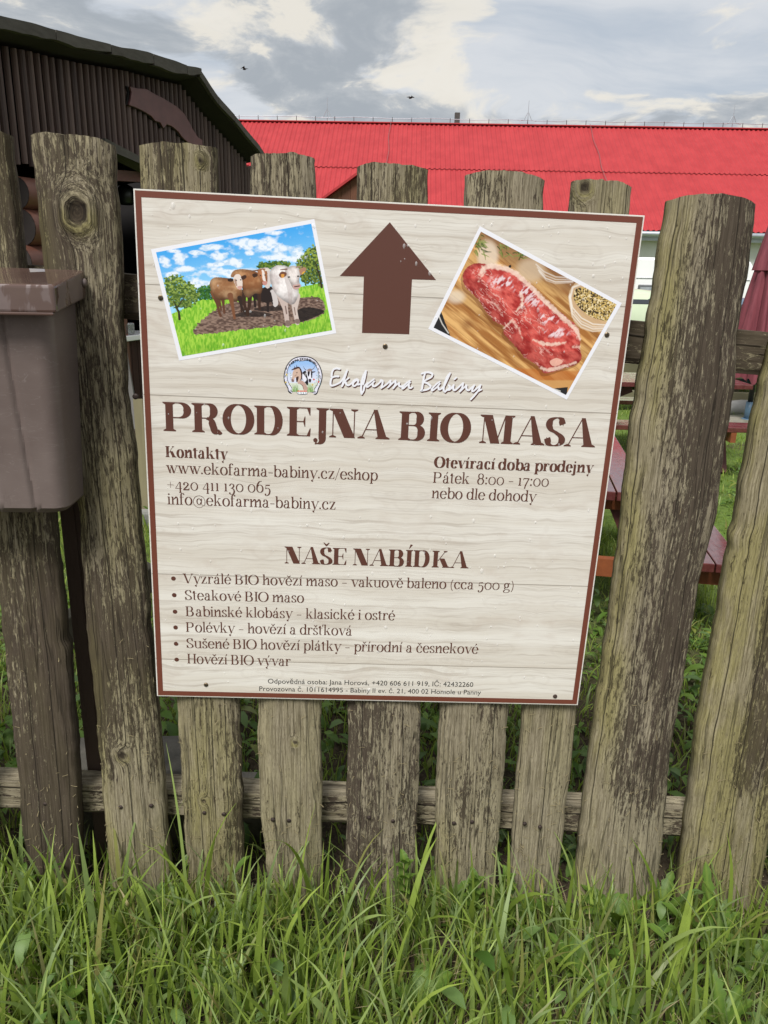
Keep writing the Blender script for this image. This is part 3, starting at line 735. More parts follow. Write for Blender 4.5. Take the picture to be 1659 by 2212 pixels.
# ================================================================== the tall picket fence
def weathered_mat():
    """half-stripped brown stain on grey-olive timber; grain coordinates come from the mesh"""
    m, N, b = new_mat('weathered stained timber')
    gr = N.node('ShaderNodeAttribute', attribute_name='gr').outputs['Vector']
    ms = N.node('ShaderNodeAttribute', attribute_name='msk')
    pr, mo, kn = N.node('ShaderNodeSeparateColor', {0: ms.outputs['Color']}).outputs[:3]
    al = ms.outputs['Alpha']
    def P(a, b_): return N.vmath('MULTIPLY', gr, (a, b_, 7.3))
    fine = N.noise(P(270, 8), 1.0, 6.0, 0.70)
    mid = N.noise(P(105, 10.0), 1.0, 7.0, 0.72, 0.4)
    low = N.noise(P(16, 3.2), 1.0, 4.0, 0.6)
    flk = N.noise(P(210, 36), 1.0, 8.0, 0.80, 0.5)
    # bare wood
    wood = N.mix(N.step(fine, 0.32, 0.70), (0.120, 0.099, 0.065), (0.365, 0.318, 0.232))
    wood = N.mix(N.math('MULTIPLY', N.step(low, 0.42, 0.72), 0.55), wood, (0.40, 0.355, 0.265))
    wood = N.mix(N.math('MULTIPLY', N.step(mid, 0.52, 0.72), 0.42), wood, (0.13, 0.105, 0.07))
    # algae
    am = N.math('MULTIPLY', mo, N.math('ADD', 0.35, N.step(low, 0.35, 0.62)), clamp=True)
    wood = N.mix(N.math('MULTIPLY', am, 0.74), wood, N.mix(N.step(fine, .3, .7), (0.160, 0.140, 0.040), (0.315, 0.280, 0.105)))
    # remaining stain, flaking along the grain
    f = N.math('ADD', N.math('ADD', N.math('MULTIPLY', mid, 0.32), N.math('MULTIPLY', flk, 0.50)), N.math('MULTIPLY', low, 0.18))
    f = N.math('ADD', N.math('MULTIPLY', N.math('SUBTRACT', f, 0.5), 2.5), 0.5)
    thr = N.math('SUBTRACT', 0.855, N.math('MULTIPLY', pr, 0.66))
    paint = N.step(f, thr, N.math('ADD', thr, 0.06))
    pc = N.mix(N.step(fine, 0.3, 0.7), (0.026, 0.017, 0.014), (0.070, 0.050, 0.040))
    pc = N.mix(N.math('MULTIPLY', am, 0.45), pc, (0.085, 0.075, 0.028))
    f2 = N.noise(P(700, 60), 1.0, 3.0, 0.6)
    wood = N.mix(N.math('MULTIPLY', N.step(f2, .50, .62), .50), wood, (0.115, 0.092, 0.058))
    colr = N.mix(N.math('MULTIPLY', paint, 0.90), wood, pc)
    # long drying cracks
    cr = N.noise(P(26, 0.9), 1.0, 3.0, 0.5, 0.25)
    cd = N.math('ABSOLUTE', N.math('SUBTRACT', cr, 0.5))
    crack = N.math('MULTIPLY', N.math('SUBTRACT', 1.0, N.step(cd, 0.003, 0.014)), N.step(low, .36, .46))
    gx, gy, gz = N.sep(gr)
    wob = N.noise(N.comb(N.math('MULTIPLY', gx, 9.0), N.math('MULTIPLY', gy, 1.6), gz), 1.0, 3.0, .5)
    vo = N.node('ShaderNodeTexVoronoi', {'Scale': 1.0, 'W': N.math('ADD', N.math('ADD', N.math('MULTIPLY', gx, 21.0), N.math('MULTIPLY', wob, .55)), N.math('MULTIPLY', gz, 13.7))}, voronoi_dimensions='1D', feature='DISTANCE_TO_EDGE')
    lk = N.noise(N.comb(N.math('MULTIPLY', gx, 30.0), N.math('MULTIPLY', gy, 1.1), N.math('ADD', gz, 40.0)), 1.0, 2.0, .5)
    long_ = N.math('MULTIPLY', N.math('SUBTRACT', 1.0, N.step(vo.outputs['Distance'], .008, .028)), N.step(lk, .40, .50))
    crack = N.math('MAXIMUM', N.math('MULTIPLY', crack, .6), long_)
    colr = N.mix(N.math('MULTIPLY', crack, 0.85), colr, (0.018, 0.014, 0.010))
    # knots and end grain
    colr = N.mix(N.math('MULTIPLY', kn, 0.95), colr, N.mix(N.step(fine, .35, .65), (0.018, 0.013, 0.009), (0.060, 0.044, 0.028)))
    N.put(b.inputs['Base Color'], colr); b.inputs['Roughness'].default_value = 0.88; b.inputs['Specular IOR Level'].default_value = 0.22
    h = N.math('ADD', N.math('MULTIPLY', fine, 0.35), N.math('ADD', N.math('MULTIPLY', paint, 0.45), N.math('MULTIPLY', mid, 0.5)))
    h = N.math('SUBTRACT', h, N.math('MULTIPLY', crack, 1.6))
    N.l.new(N.bump(h, 0.7, 0.0028), b.inputs['Normal'])
    return m
WEATH = weathered_mat()
NAIL = mat_plain('rusty nail', (0.05, 0.035, 0.03), 0.6, .3, 60, metal=.5)
FENCE = thing('wooden_fence', 'tall weathered picket fence with flaking brown stain, standing in long grass', 'fence', (0.05, 0.05, -0.11))
GB = lambda x: -0.105 - 0.065 * 1.6 * math.tanh(x / 1.6)
def make_picket(idx, Lp, Rp, topbow, paint, moss, knots=(), bulge=0.014, thick=0.045, zb=None, jag=0.004, label=None, cap=None):
    """Lp, Rp: image points down the left and right edges; paint/moss: functions (u, t) -> amount"""
    L = np.array([onY(*p) for p in Lp]); R = np.array([onY(*p) for p in Rp])
    ztop = max(L[0][2], R[0][2]); xm = (L[-1][0] + R[-1][0]) / 2
    zbot = (GB(xm) - 0.10)
    nr, nc = 210, 26
    T = np.linspace(0, 1, nr + 1)[:, None]; U = np.linspace(0, 1, nc + 1)[None, :]
    zl = L[0][2] + (zbot - L[0][2]) * T; zr = R[0][2] + (zbot - R[0][2]) * T
    def ext(Pq, z):
        o = np.argsort(Pq[:, 2]); zs = Pq[o, 2]; xs = Pq[o, 0]
        x = np.interp(z, zs, xs); sl = (xs[min(2, len(xs) - 1)] - xs[0]) / (zs[min(2, len(xs) - 1)] - zs[0] + 1e-9)
        return np.where(z < zs[0], xs[0] + (z - zs[0]) * sl, x)
    xl = ext(L, zl); xr = ext(R, zr)
    xl = xl + jag * (fbm(zl * 22, idx * 7.7, 3, 3) - .5) * 2; xr = xr + jag * (fbm(zr * 22, idx * 5.1, 9, 3) - .5) * 2
    tt_ = T[:, 0]; xls = np.polyval(np.polyfit(tt_, xl[:, 0], 3), tt_)[:, None]; xrs = np.polyval(np.polyfit(tt_, xr[:, 0], 3), tt_)[:, None]
    X = xls + (xrs - xls) * U + (xl - xls) * (1 - U) ** 5 + (xr - xrs) * U ** 5; Z = zl + (zr - zl) * U
    wid = float(np.mean(xr - xl))
    # top outline: slightly arched, irregular saw cut
    tw = np.exp(-T * 60)
    Z = Z + tw * (topbow * (1 - np.abs(2 * U - 1) ** 2.6) + 0.006 * (fbm(U * 9 + idx * 3, U * 0 + idx, 12, 3) - .5))
    Y = bulge * (np.abs(2 * U - 1) ** 3.2) - bulge + 0.0045 * (fbm(X * 40, Z * 5 + idx * 9, 17, 3) - .5) + 0.003 * (fbm(U * 30 + idx, Z * 2.0, 21, 2) - .5)
    g = (U - .5) * wid * np.ones_like(Z); gv = Z.copy(); kn = np.zeros_like(Z)
    mossA = np.clip(moss(U * np.ones_like(Z), T * np.ones_like(Z)), 0, 1); paintA = np.clip(paint(U * np.ones_like(Z), T * np.ones_like(Z)) + 0.22 * (fbm(X * 9 + idx * 3, Z * 3.2, 31 + idx, 3) - .5), 0, 1)
    for (px, py, r) in knots:
        k = onY(px, py); dx = X - k[0]; dzz = (Z - k[2]); d = np.hypot(dx, dzz * .8); d = d * (1 + .30 * (fbm(np.arctan2(dzz, dx) * 1.6 + 9, d * 40, 41, 3) - .5))
        infl = np.exp(-(d / (r * 1.45)) ** 2)
        g = g * (1 - infl) + (np.sign(dx) * 0 + d * .9) * infl
        gv = gv * (1 - infl * .9) + infl * .9 * np.arctan2(dzz, dx) * .02
        kn = np.maximum(kn, 1 - sstep(d, r * .75, r * 1.05)); ring = np.exp(-((d - r * 1.1) / (r * .22)) ** 2)
        ks = min(1.0, (r / .022) ** 1.5); Y = Y - ks * 0.007 * np.exp(-(d / (r * 1.9)) ** 2) - ks * 0.004 * ring + ks * 0.006 * (1 - sstep(d, r * .6, r))
        mossA = np.clip(mossA + .9 * np.exp(-((d - r * 1.3) / (r * .5)) ** 2) * sstep(-dzz, -r, r), 0, 1); paintA = paintA * (1 - .4 * ring)
    front = np.stack([X, Y, Z], 2)
    br = np.stack([X[:, -1] - .004, np.full(nr + 1, thick), Z[:, -1]], 1)[:, None]; bl = np.stack([X[:, 0] + .004, np.full(nr + 1, thick), Z[:, 0]], 1)[:, None]
    sr = np.stack([X[:, -1] + .001, np.full(nr + 1, thick * .5), Z[:, -1]], 1)[:, None]; sl_ = np.stack([X[:, 0] - .001, np.full(nr + 1, thick * .5), Z[:, 0]], 1)[:, None]
    ring_ = np.concatenate([front, sr, br, bl, sl_], 1); n = ring_.shape[1]
    I = np.arange((nr + 1) * n).reshape(nr + 1, n); J = np.roll(I, -1, axis=1)
    Q = np.stack([I[:-1].ravel(), I[1:].ravel(), J[1:].ravel(), J[:-1].ravel()], 1)
    V = ring_.reshape(-1, 3)
    def pad(A, c=None):
        e = np.stack([A[:, -1], A[:, -1], A[:, 0], A[:, 0]], 1) if c is None else np.full((A.shape[0], 4), c); return np.concatenate([A, e], 1)
    gx = pad(g) ; gx[:, -4] += .02; gx[:, -3] += .045; gx[:, -2] -= .045; gx[:, -1] -= .02
    GR = np.stack([gx, pad(gv), np.full_like(gx, idx * 1.37)], 2).reshape(-1, 3)
    MS = np.stack([pad(paintA), pad(mossA), pad(kn), np.ones_like(gx)], 2).reshape(-1, 4)
    # end grain cap on top: extra ring copies so it can be dark
    top = V[:n].copy(); cap_i = len(V); V = np.vstack([V, top, top.mean(0, keepdims=True) + [[0, 0, .001]]])
    GR = np.vstack([GR, np.stack([top[:, 0] * .4, top[:, 1], np.full(n, idx * 2.1)], 1), [[top[:, 0].mean() * .4, .02, idx * 2.1]]]); MS = np.vstack([MS, np.tile([.35, .3, .35, 1], (n + 1, 1))])
    tri = np.array([[cap_i + j, cap_i + (j + 1) % n, cap_i + n, cap_i + n] for j in range(n)])
    b0 = base_of(FENCE)
    faces = Q.tolist() + [[a, b_, c] for a, b_, c, _ in tri]
    o = add('picket', V, faces, WEATH, FENCE, smooth=True, label=label)
    # keep the arrises crisp
    attr_vec(o, 'gr', GR); attr_col(o, 'msk', MS)
    return o
def nail_at(par, px, py, r=.0055, yo=-.0165):
    q = onY(px, py, yo)
    MB().lathe(q + [0, .004, 0], [(r, 0), (r, .003), (r * .6, .0045), (.0003, .0048)], 10, (0, -1, 0)).build('nail', NAIL, par, smooth=False)
def c_(a): return lambda u, t: a + 0 * u
def make_fence():
    P = []
    edge = lambda u: np.abs(2 * u - 1)
    P.append(make_picket(0, [(-95, 284), (-60, 572), (-22, 1107), (10, 1401), (40, 1680), (55, 1850)], [(12, 287), (18, 338), (46, 572), (112, 1107), (139, 1385), (147, 1401), (170, 1750), (172, 1830)], .01,
        lambda u, t: .52 + .24 * sstep(t, .35, .55) + .15 * sstep(u, .4, 1), lambda u, t: .25 + .25 * (1 - t), [], label='leftmost picket, dark lower half below the brown bin'))
    P.append(make_picket(1, [(66, 291), (72, 352), (94, 573), (130, 830), (171, 1099), (187, 1323), (192, 1401), (207, 1531), (227, 1771), (240, 1901)], [(238, 309), (245, 395), (258, 556), (260, 688), (268, 808), (269, 838), (291, 998), (301, 1131), (325, 1398), (345, 1601), (367, 1901)], .006,
        lambda u, t: .60 - .12 * sstep(t, .25, .35) + .14 * np.exp(-((t - .10) / .07) ** 2) * sstep(u, .75, .3) + .24 * np.exp(-((t - .56) / .10) ** 2) + .16 * sstep(u, .55, 0) * sstep(t, .36, .42) * (1 - sstep(t, .72, .8)) - .30 * sstep(t, .74, .82),
        lambda u, t: .30 + .55 * sstep(u, .25, 0) + .25 * np.exp(-((t - .4) / .08) ** 2) + .2 * np.exp(-((t - .62) / .05) ** 2), [(174, 458, .022), (268, 1622, .011)], bulge=.016, label='broad picket with a big dark knot near its top'))
    P.append(make_picket(2, [(301, 314), (304, 415), (382, 1508), (392, 1681), (400, 1816), (407, 1901)], [(466, 320), (469, 415), (514, 1511), (522, 1721), (527, 1901)], .006,
        lambda u, t: .42 + .25 * np.exp(-((u - .35) / .2) ** 2) * (1 - sstep(t, .1, .3)) + .22 * sstep(u, .75, 1), lambda u, t: .55 + .35 * np.exp(-((u - .35) / .2) ** 2) * sstep(t, .6, .8), [(436, 347, .006), (442, 1722, .007)]))
    P.append(make_picket(3, [(541, 337), (557, 1513), (560, 1721), (580, 1916)], [(678, 340), (693, 1516), (694, 1901)], .006,
        lambda u, t: .36 + .16 * (1 - sstep(t, .1, .3)), lambda u, t: .22 + .15 * t, [(639, 1596, .006)]))
    P.append(make_picket(4, [(774, 359), (753, 1518), (750, 1721), (748, 1901)], [(924, 369), (909, 1523), (904, 1701), (895, 1901)], .008,
        lambda u, t: .56 + .12 * sstep(u, .6, .1) * sstep(t, .5, .7) - .2 * sstep(t, .88, .95), lambda u, t: .35 * (1 - sstep(t, .1, .3)) + .15, []))
    P.append(make_picket(5, [(1010, 379), (953, 1523), (945, 1681), (940, 1916)], [(1177, 389), (1097, 1523), (1085, 1721), (1067, 1916)], .010,
        lambda u, t: .42 + .18 * np.exp(-((u - .4) / .15) ** 2) * np.exp(-((t - .77) / .05) ** 2) - .1 * sstep(t, .85, .95), lambda u, t: .22 + .4 * sstep(u, .4, 0) * sstep(t, .75, .85), []))
    P.append(make_picket(6, [(1242, 391), (1133, 1523), (1117, 1711), (1104, 1901)], [(1365, 402), (1246, 1523), (1230, 1681), (1206, 1891)], .006,
        lambda u, t: .34 + .22 * sstep(u, .4, .0) * (1 - sstep(t, .05, .12)), lambda u, t: .30 * (1 - sstep(t, .6, .9)) + .12, [(1262, 403, .011)], bulge=.006))
    P.append(make_picket(7, [(1453, 430), (1438, 506), (1425, 586), (1414, 653), (1401, 733), (1387, 813), (1374, 893), (1366, 958), (1362, 992), (1350, 1125), (1334, 1231), (1315, 1391), (1312, 1401), (1282, 1611), (1257, 1801), (1245, 1916)],
        [(1633, 440), (1627, 506), (1614, 600), (1598, 680), (1590, 760), (1586, 840), (1577, 906), (1566, 958), (1563, 992), (1549, 1111), (1523, 1205), (1510, 1258), (1486, 1401), (1447, 1631), (1427, 1851), (1420, 1901)], .012,
        lambda u, t: .61 - .20 * sstep(u, .38, .05) - .05 * sstep(t, .5, .6) - .30 * sstep(t, .70, .84) + .1 * np.exp(-((u - .75) / .2) ** 2), lambda u, t: .15 + .75 * sstep(u, .4, .05) * (1 - .6 * sstep(t, .6, .8)), [], bulge=.02, label='broad picket right of the sign with streaky dark stain'))
    P.append(make_picket(8, [(1745, 440), (1700, 640), (1659, 813), (1641, 890), (1624, 978), (1604, 1085), (1595, 1138), (1584, 1163), (1586, 1188), (1577, 1218), (1563, 1312), (1547, 1401), (1514, 1566), (1492, 1751), (1474, 1876)],
        [(1905, 440), (1830, 900), (1760, 1300), (1700, 1620), (1654, 1845), (1634, 1990)], .01,
        lambda u, t: .34 + .40 * sstep(u, .30, .5) * (1 - sstep(t, .68, .80)), lambda u, t: .85 + .1 * sstep(u, .5, 0), [], bulge=.018, label='rightmost picket, olive with a notch in its left edge'))
    def w2p(x, z):
        d = np.array([x, 0.0, z]) - CAM; q = AX * d[0] + AY * d[1] + UP * d[2]; return (CX + F_PX * q[0] / q[2], CY + F_PX * q[1] / q[2])
    rq = random.Random(8)
    for k, xc in enumerate((-1.62, -1.40, -1.19, -.965, 1.235, 1.455, 1.67, 1.89)):      # the fence goes on to both sides
        w = rq.uniform(.055, .075); zt = 1.68 - .065 * xc + rq.uniform(-.03, .03); ln = rq.uniform(-.02, .02); lv = rq.uniform(.42, .62); mv = rq.uniform(.15, .5)
        make_picket(9 + k, [w2p(xc - w + ln, zt), w2p(xc - w - .004, .8), w2p(xc - w, -.1)], [w2p(xc + w + ln, zt), w2p(xc + w - .004, .8), w2p(xc + w, -.1)], .008, c_(lv), c_(mv), [], bulge=rq.uniform(.012, .018))
    for i, pts in {0: [(97, 1738)], 1: [(260, 1745), (326, 1742), (292, 857)], 2: [(441, 1757), (483, 1760)], 3: [(589, 1772), (624, 1774)], 4: [(797, 1768), (849, 1775)], 5: [(981, 1780), (1020, 1777)], 6: [(1134, 1781), (1167, 1788)], 7: [(1328, 1798), (1354, 1798), (1394, 1794), (1512, 742), (1555, 750)], 8: [(1546, 1813), (1578, 1816)]}.items():
        for (x, y) in pts: nail_at(P[i], x, y, .0062 if y < 1200 else .0055)
    # rails: meshes with the same timber look
    def rail(a, b_, dep, h, paint, moss, idx, kinds):
        a = np.array(a); b_ = np.array(b_); n = 160; V = []; GR = []; MS = []
        k = 14
        for i in range(n + 1):
            t = i / n; c = a + (b_ - a) * t
            for j in range(k):
                q = j / k * 4; sd = int(q); f = q - sd
                cor = [(0, h / 2), (0, -h / 2), (dep, -h / 2), (dep, h / 2), (0, h / 2)]
                y = cor[sd][0] + (cor[sd + 1][0] - cor[sd][0]) * f; z = cor[sd][1] + (cor[sd + 1][1] - cor[sd][1]) * f
                w = .003 * (float(vnoise(t * 60, j * 1.7 + idx * 5, 5)) - .5)
                V.append(c + [0, y + w, z + w]); GR.append((q * .04 + idx, c[0], idx * 3.3)); MS.append((paint + (kinds if sd == 3 else 0), moss, 0, 1))
        Q = [[i * k + j, (i + 1) * k + j, (i + 1) * k + (j + 1) % k, i * k + (j + 1) % k] for i in range(n) for j in range(k)] + [list(range(k)), [n * k + j for j in range(k)][::-1]]
        o = add('rail', V, Q, WEATH, FENCE); attr_vec(o, 'gr', GR); attr_col(o, 'msk', MS); return o
    def lin(p0, p1, y):
        a, b_ = onY(*p0, y), onY(*p1, y); d = (b_ - a) / (b_[0] - a[0]); return a + d * (-1.9 - a[0]), a + d * (2.4 - a[0])
    yr = .046
    a, b_ = lin((275, 641), (1380, 741), yr); rail(a, b_, .045, .092, .72, .30, 1, .1)
    a0, a1 = onY(100, 1672, yr), onY(100, 1780, yr)
    a, b_ = lin((0, 1720), (1480, 1783), yr); rail(a, b_, .07, .088, .52, .18, 2, -.14)
    # back post, footing and brace behind the knotty picket
    dk = mat_wood('dark post stain', (0.13, 0.092, 0.072), (0.055, 0.038, 0.031), 2, .8, 10, 30, .8, .25)
    q = onY(262, 1200, .15)
    gz = GB(q[0])
    MB().box((q[0] - .045, .165, (gz + 1.5) / 2), (.095, .085, 1.5 - gz + .1), jit=.003).build('post', dk, FENCE, bevel=.004)
    q0 = onY(165, 1200, .15)
    MB().box((q0[0], .14, (gz + 1.25) / 2), (.03, .04, 1.25 - gz), jit=.004).build('post', dk, FENCE, bevel=.003)
    gw = mat_wood('grey brace', (0.19, 0.175, 0.13), (0.085, 0.075, 0.055), 1, .9, 10, 25, .8, .2)
    a, b_ = onY(120, 1372, .30), onY(335, 1238, .52)
    MB().beam(a, b_, .05, .075).build('brace', gw, FENCE, bevel=.004)
    cm = mat_plain('damp concrete', (0.125, 0.115, 0.095), .95, .25, 9, bump=.5, bscale=60, dirt=(.05, .05, .035), dirt_amt=.7)
    MB().box((q[0] - .06, .27, gz + .10), (.40, .20, .26), jit=.01).build('concrete_footing', cm, FENCE, bevel=.012)
    q = onY(570, 1850, .3); MB().box((q[0], .3, gz + .02), (.24, .16, .16), jit=.012).build('concrete_footing', cm, FENCE, bevel=.012)
make_fence()

# ================================================================== the printed sign
SY = -0.0225                                   # front face of the sheet
_tl, _tr, _br, _bl = [onY(x / 1.35624, y / 1.35624, SY) for x, y in ((390, 555), (1886.5, 632), (1692, 2065.5), (463, 2037.6))]
S_U = (_tr - _tl + _br - _bl); S_U /= np.linalg.norm(S_U)
S_N = np.array([0, -1.0, 0]); S_V = np.cross(S_U, S_N); S_V /= np.linalg.norm(S_V)
if S_V[2] > 0: S_V = -S_V                       # down the sheet
S_C = (_tl + _tr + _br + _bl) / 4
S_W = (np.linalg.norm(_tr - _tl) + np.linalg.norm(_br - _bl)) / 2; S_H = (np.linalg.norm(_bl - _tl) + np.linalg.norm(_br - _tr)) / 2
S_O = S_C - S_U * S_W / 2 - S_V * S_H / 2       # top left corner
def s2b(px, py):
    """photo point -> (right, down) metres on the sheet"""
    q = onY(px, py, SY) - S_O; return np.array([q @ S_U, q @ S_V])
def b2w(uv, lift=0.0):
    uv = np.asarray(uv, float); return S_O + uv[..., 0:1] * S_U + uv[..., 1:2] * S_V + S_N * lift
SIGN = thing('sign_board', 'printed farm shop sign with cattle and steak pictures, screwed to the fence', 'sign', S_O + S_U * S_W / 2 + S_V * S_H)
BROWN = (0.105, 0.042, 0.030)
def print_mat(name, c, rough=.38):
    m, N, b = new_mat(name); b.inputs['Base Color'].default_value = (*c, 1); b.inputs['Roughness'].default_value = rough; b.inputs['Specular IOR Level'].default_value = .4; return m
M_INK = print_mat('brown ink', BROWN); M_RIM = print_mat('red brown border ink', (0.155, 0.048, 0.030)); M_WHITE = print_mat('white ink', (0.80, 0.81, 0.86)); M_BLACK = print_mat('black ink', (.03, .03, .03))
def make_board():
    m, N, b = new_mat('bleached wood print')
    co = N.node('ShaderNodeAttribute', attribute_name='suv').outputs['Vector']
    x, y, _ = N.sep(co)
    # mirrored tile every 0.32 m, like a repeated wood photo
    tile = N.math('PINGPONG', N.math('ADD', x, 0.07), 0.315)
    JY = [float(s2b(*p)[1]) for p in ((700, 632 + 0), (700, 868), (700, 1250), (700, 1432))]
    plank = 0.0
    for j in JY: plank = N.math('ADD', plank, N.math('GREATER_THAN', y, j))
    off = N.math('MULTIPLY', plank, 3.7)
    wv = N.comb(N.math('MULTIPLY', tile, 1.0), N.math('ADD', y, off), plank)
    wob = N.noise(N.vmath('MULTIPLY', wv, (5.0, 9.0, 1.0)), 1.0, 3.0, .5)
    yy = N.math('ADD', N.math('ADD', y, off), N.math('MULTIPLY', wob, .05))
    g1 = N.noise(N.comb(N.math('MULTIPLY', tile, 3.2), N.math('MULTIPLY', yy, 95.0), plank), 1.0, 5.0, .62)
    g2 = N.noise(N.comb(N.math('MULTIPLY', tile, 1.6), N.math('MULTIPLY', yy, 26.0), plank), 1.0, 4.0, .6)
    g3 = N.noise(N.comb(N.math('MULTIPLY', tile, 6.0), N.math('MULTIPLY', y, 5.0), plank), 1.0, 3.0, .5)
    k = N.mix(N.step(g2, .28, .72), (0.615, 0.570, 0.495), (0.740, 0.715, 0.655))
    k = N.mix(N.math('MULTIPLY', N.step(g1, .50, .72), .62), k, (0.40, 0.345, 0.285))
    g4 = N.noise(N.comb(N.math('MULTIPLY', tile, 2.2), N.math('MULTIPLY', yy, 170.0), plank), 1.0, 3.0, .5)
    k = N.mix(N.math('MULTIPLY', N.math('SUBTRACT', 1.0, N.step(N.math('ABSOLUTE', N.math('SUBTRACT', g4, .5)), .0, .03)), .30), k, (0.36, 0.31, 0.26))
    k = N.mix(N.math('MULTIPLY', N.step(g3, .50, .80), .35), k, (0.79, 0.77, 0.715))
    # cathedral figure: fine rings round mirrored knots
    vo = N.node('ShaderNodeTexVoronoi', {'Scale': 1.0}, voronoi_dimensions='2D'); N.l.new(N.comb(N.math('MULTIPLY', tile, 5.2), N.math('MULTIPLY', yy, 11.0), 0.0), vo.inputs['Vector'])
    rg = N.math('SINE', N.math('MULTIPLY', vo.outputs['Distance'], 34.0))
    rm = N.math('MULTIPLY', N.step(rg, .55, 1.0), N.math('SUBTRACT', 1.0, N.step(vo.outputs['Distance'], .12, .42)))
    k = N.mix(N.math('MULTIPLY', rm, .13), k, (0.40, 0.345, 0.29))
    mot = N.noise(N.comb(N.math('MULTIPLY', tile, 6.0), N.math('MULTIPLY', yy, 13.0), 3.0), 1.0, 5.0, .62)
    k = N.mix(N.math('MULTIPLY', N.step(mot, .52, .74), .46), k, (0.46, 0.375, 0.305))
    for j in JY:
        d = N.math('ABSOLUTE', N.math('SUBTRACT', y, j))
        k = N.mix(N.math('MULTIPLY', N.math('SUBTRACT', 1.0, N.step(d, .0004, .0016)), .75), k, (0.20, 0.165, 0.13))
    N.put(b.inputs['Base Color'], k); b.inputs['Roughness'].default_value = .33; b.inputs['Specular IOR Level'].default_value = .45
    N.l.new(N.bump(N.noise(co, 2.5, 2.0, .5), .05, .02), b.inputs['Normal'])
    t = .004; nx, ny = 12, 14
    V = []; UV = []
    for j in range(ny + 1):
        for i in range(nx + 1): UV.append((S_W * i / nx, S_H * j / ny)); V.append(b2w(np.array(UV[-1])))
    Fq = [[j * (nx + 1) + i, (j + 1) * (nx + 1) + i, (j + 1) * (nx + 1) + i + 1, j * (nx + 1) + i + 1] for j in range(ny) for i in range(nx)]
    o = add('face', np.array(V), Fq, m, SIGN); attr_vec(o, 'suv', [(a, b_, 0) for a, b_ in UV])
    edge = print_mat('white plastic core', (.80, .79, .75), .5)
    c = [b2w(np.array(q)) for q in ((-.001, -.001), (S_W + .001, -.001), (S_W + .001, S_H + .001), (-.001, S_H + .001))]
    MB().prism([q - S_N * .0004 for q in c], -S_N * t).build('core', edge, SIGN)
    # brown border print, four strips
    e0, w = .0018, .0118; L = .0003
    def quad(a, b_, c, d): return [b2w(np.array(q), L) for q in (a, b_, c, d)]
    A, B_, C_, D_ = e0, S_W - e0, e0, S_H - e0
    V = quad((A, C_), (A, C_ + w), (B_, C_ + w), (B_, C_)) + quad((A, D_ - w), (A, D_), (B_, D_), (B_, D_ - w)) + quad((A, C_ + w), (A, D_ - w), (A + w, D_ - w), (A + w, C_ + w)) + quad((B_ - w, C_ + w), (B_ - w, D_ - w), (B_, D_ - w), (B_, C_ + w))
    add('border_print', V, [[4 * k, 4 * k + 1, 4 * k + 2, 4 * k + 3] for k in range(4)], M_RIM, SIGN)
    P = [(842, 480), (942, 605), (890, 603.5), (884, 722), (782, 719), (786, 597.5), (734, 596)]
    add('arrow_print', [b2w(s2b(*p), .0003) for p in P], [list(range(7))[::-1]], M_INK, SIGN)
    sm = mat_plain('brass screw', (.16, .12, .075), .4, .3, 80, metal=.7); dk = mat_plain('screw slot', (.02, .018, .015), .8); ru = mat_plain('rusty screw', (.05, .03, .022), .8, .3, 80)
    for i, (x, y) in enumerate(((347, 643), (832, 748), (1311, 723), (445, 1479), (1199, 1504))):
        p = b2w(s2b(x, y)); sc_ = MB().lathe(p - S_N * .001, [(.0054, 0), (.0052, .0022), (.0038, .0032), (.0001, .0034)], 14, S_N).build('screw', ru if i == 4 else sm, SIGN)
        if i != 4:
            MB().box(p + S_N * .0023, (.0048, .0012, .0016)).box(p + S_N * .0024, (.0012, .0012, .0048)).build('cross_slot', dk, sc_)
make_board()

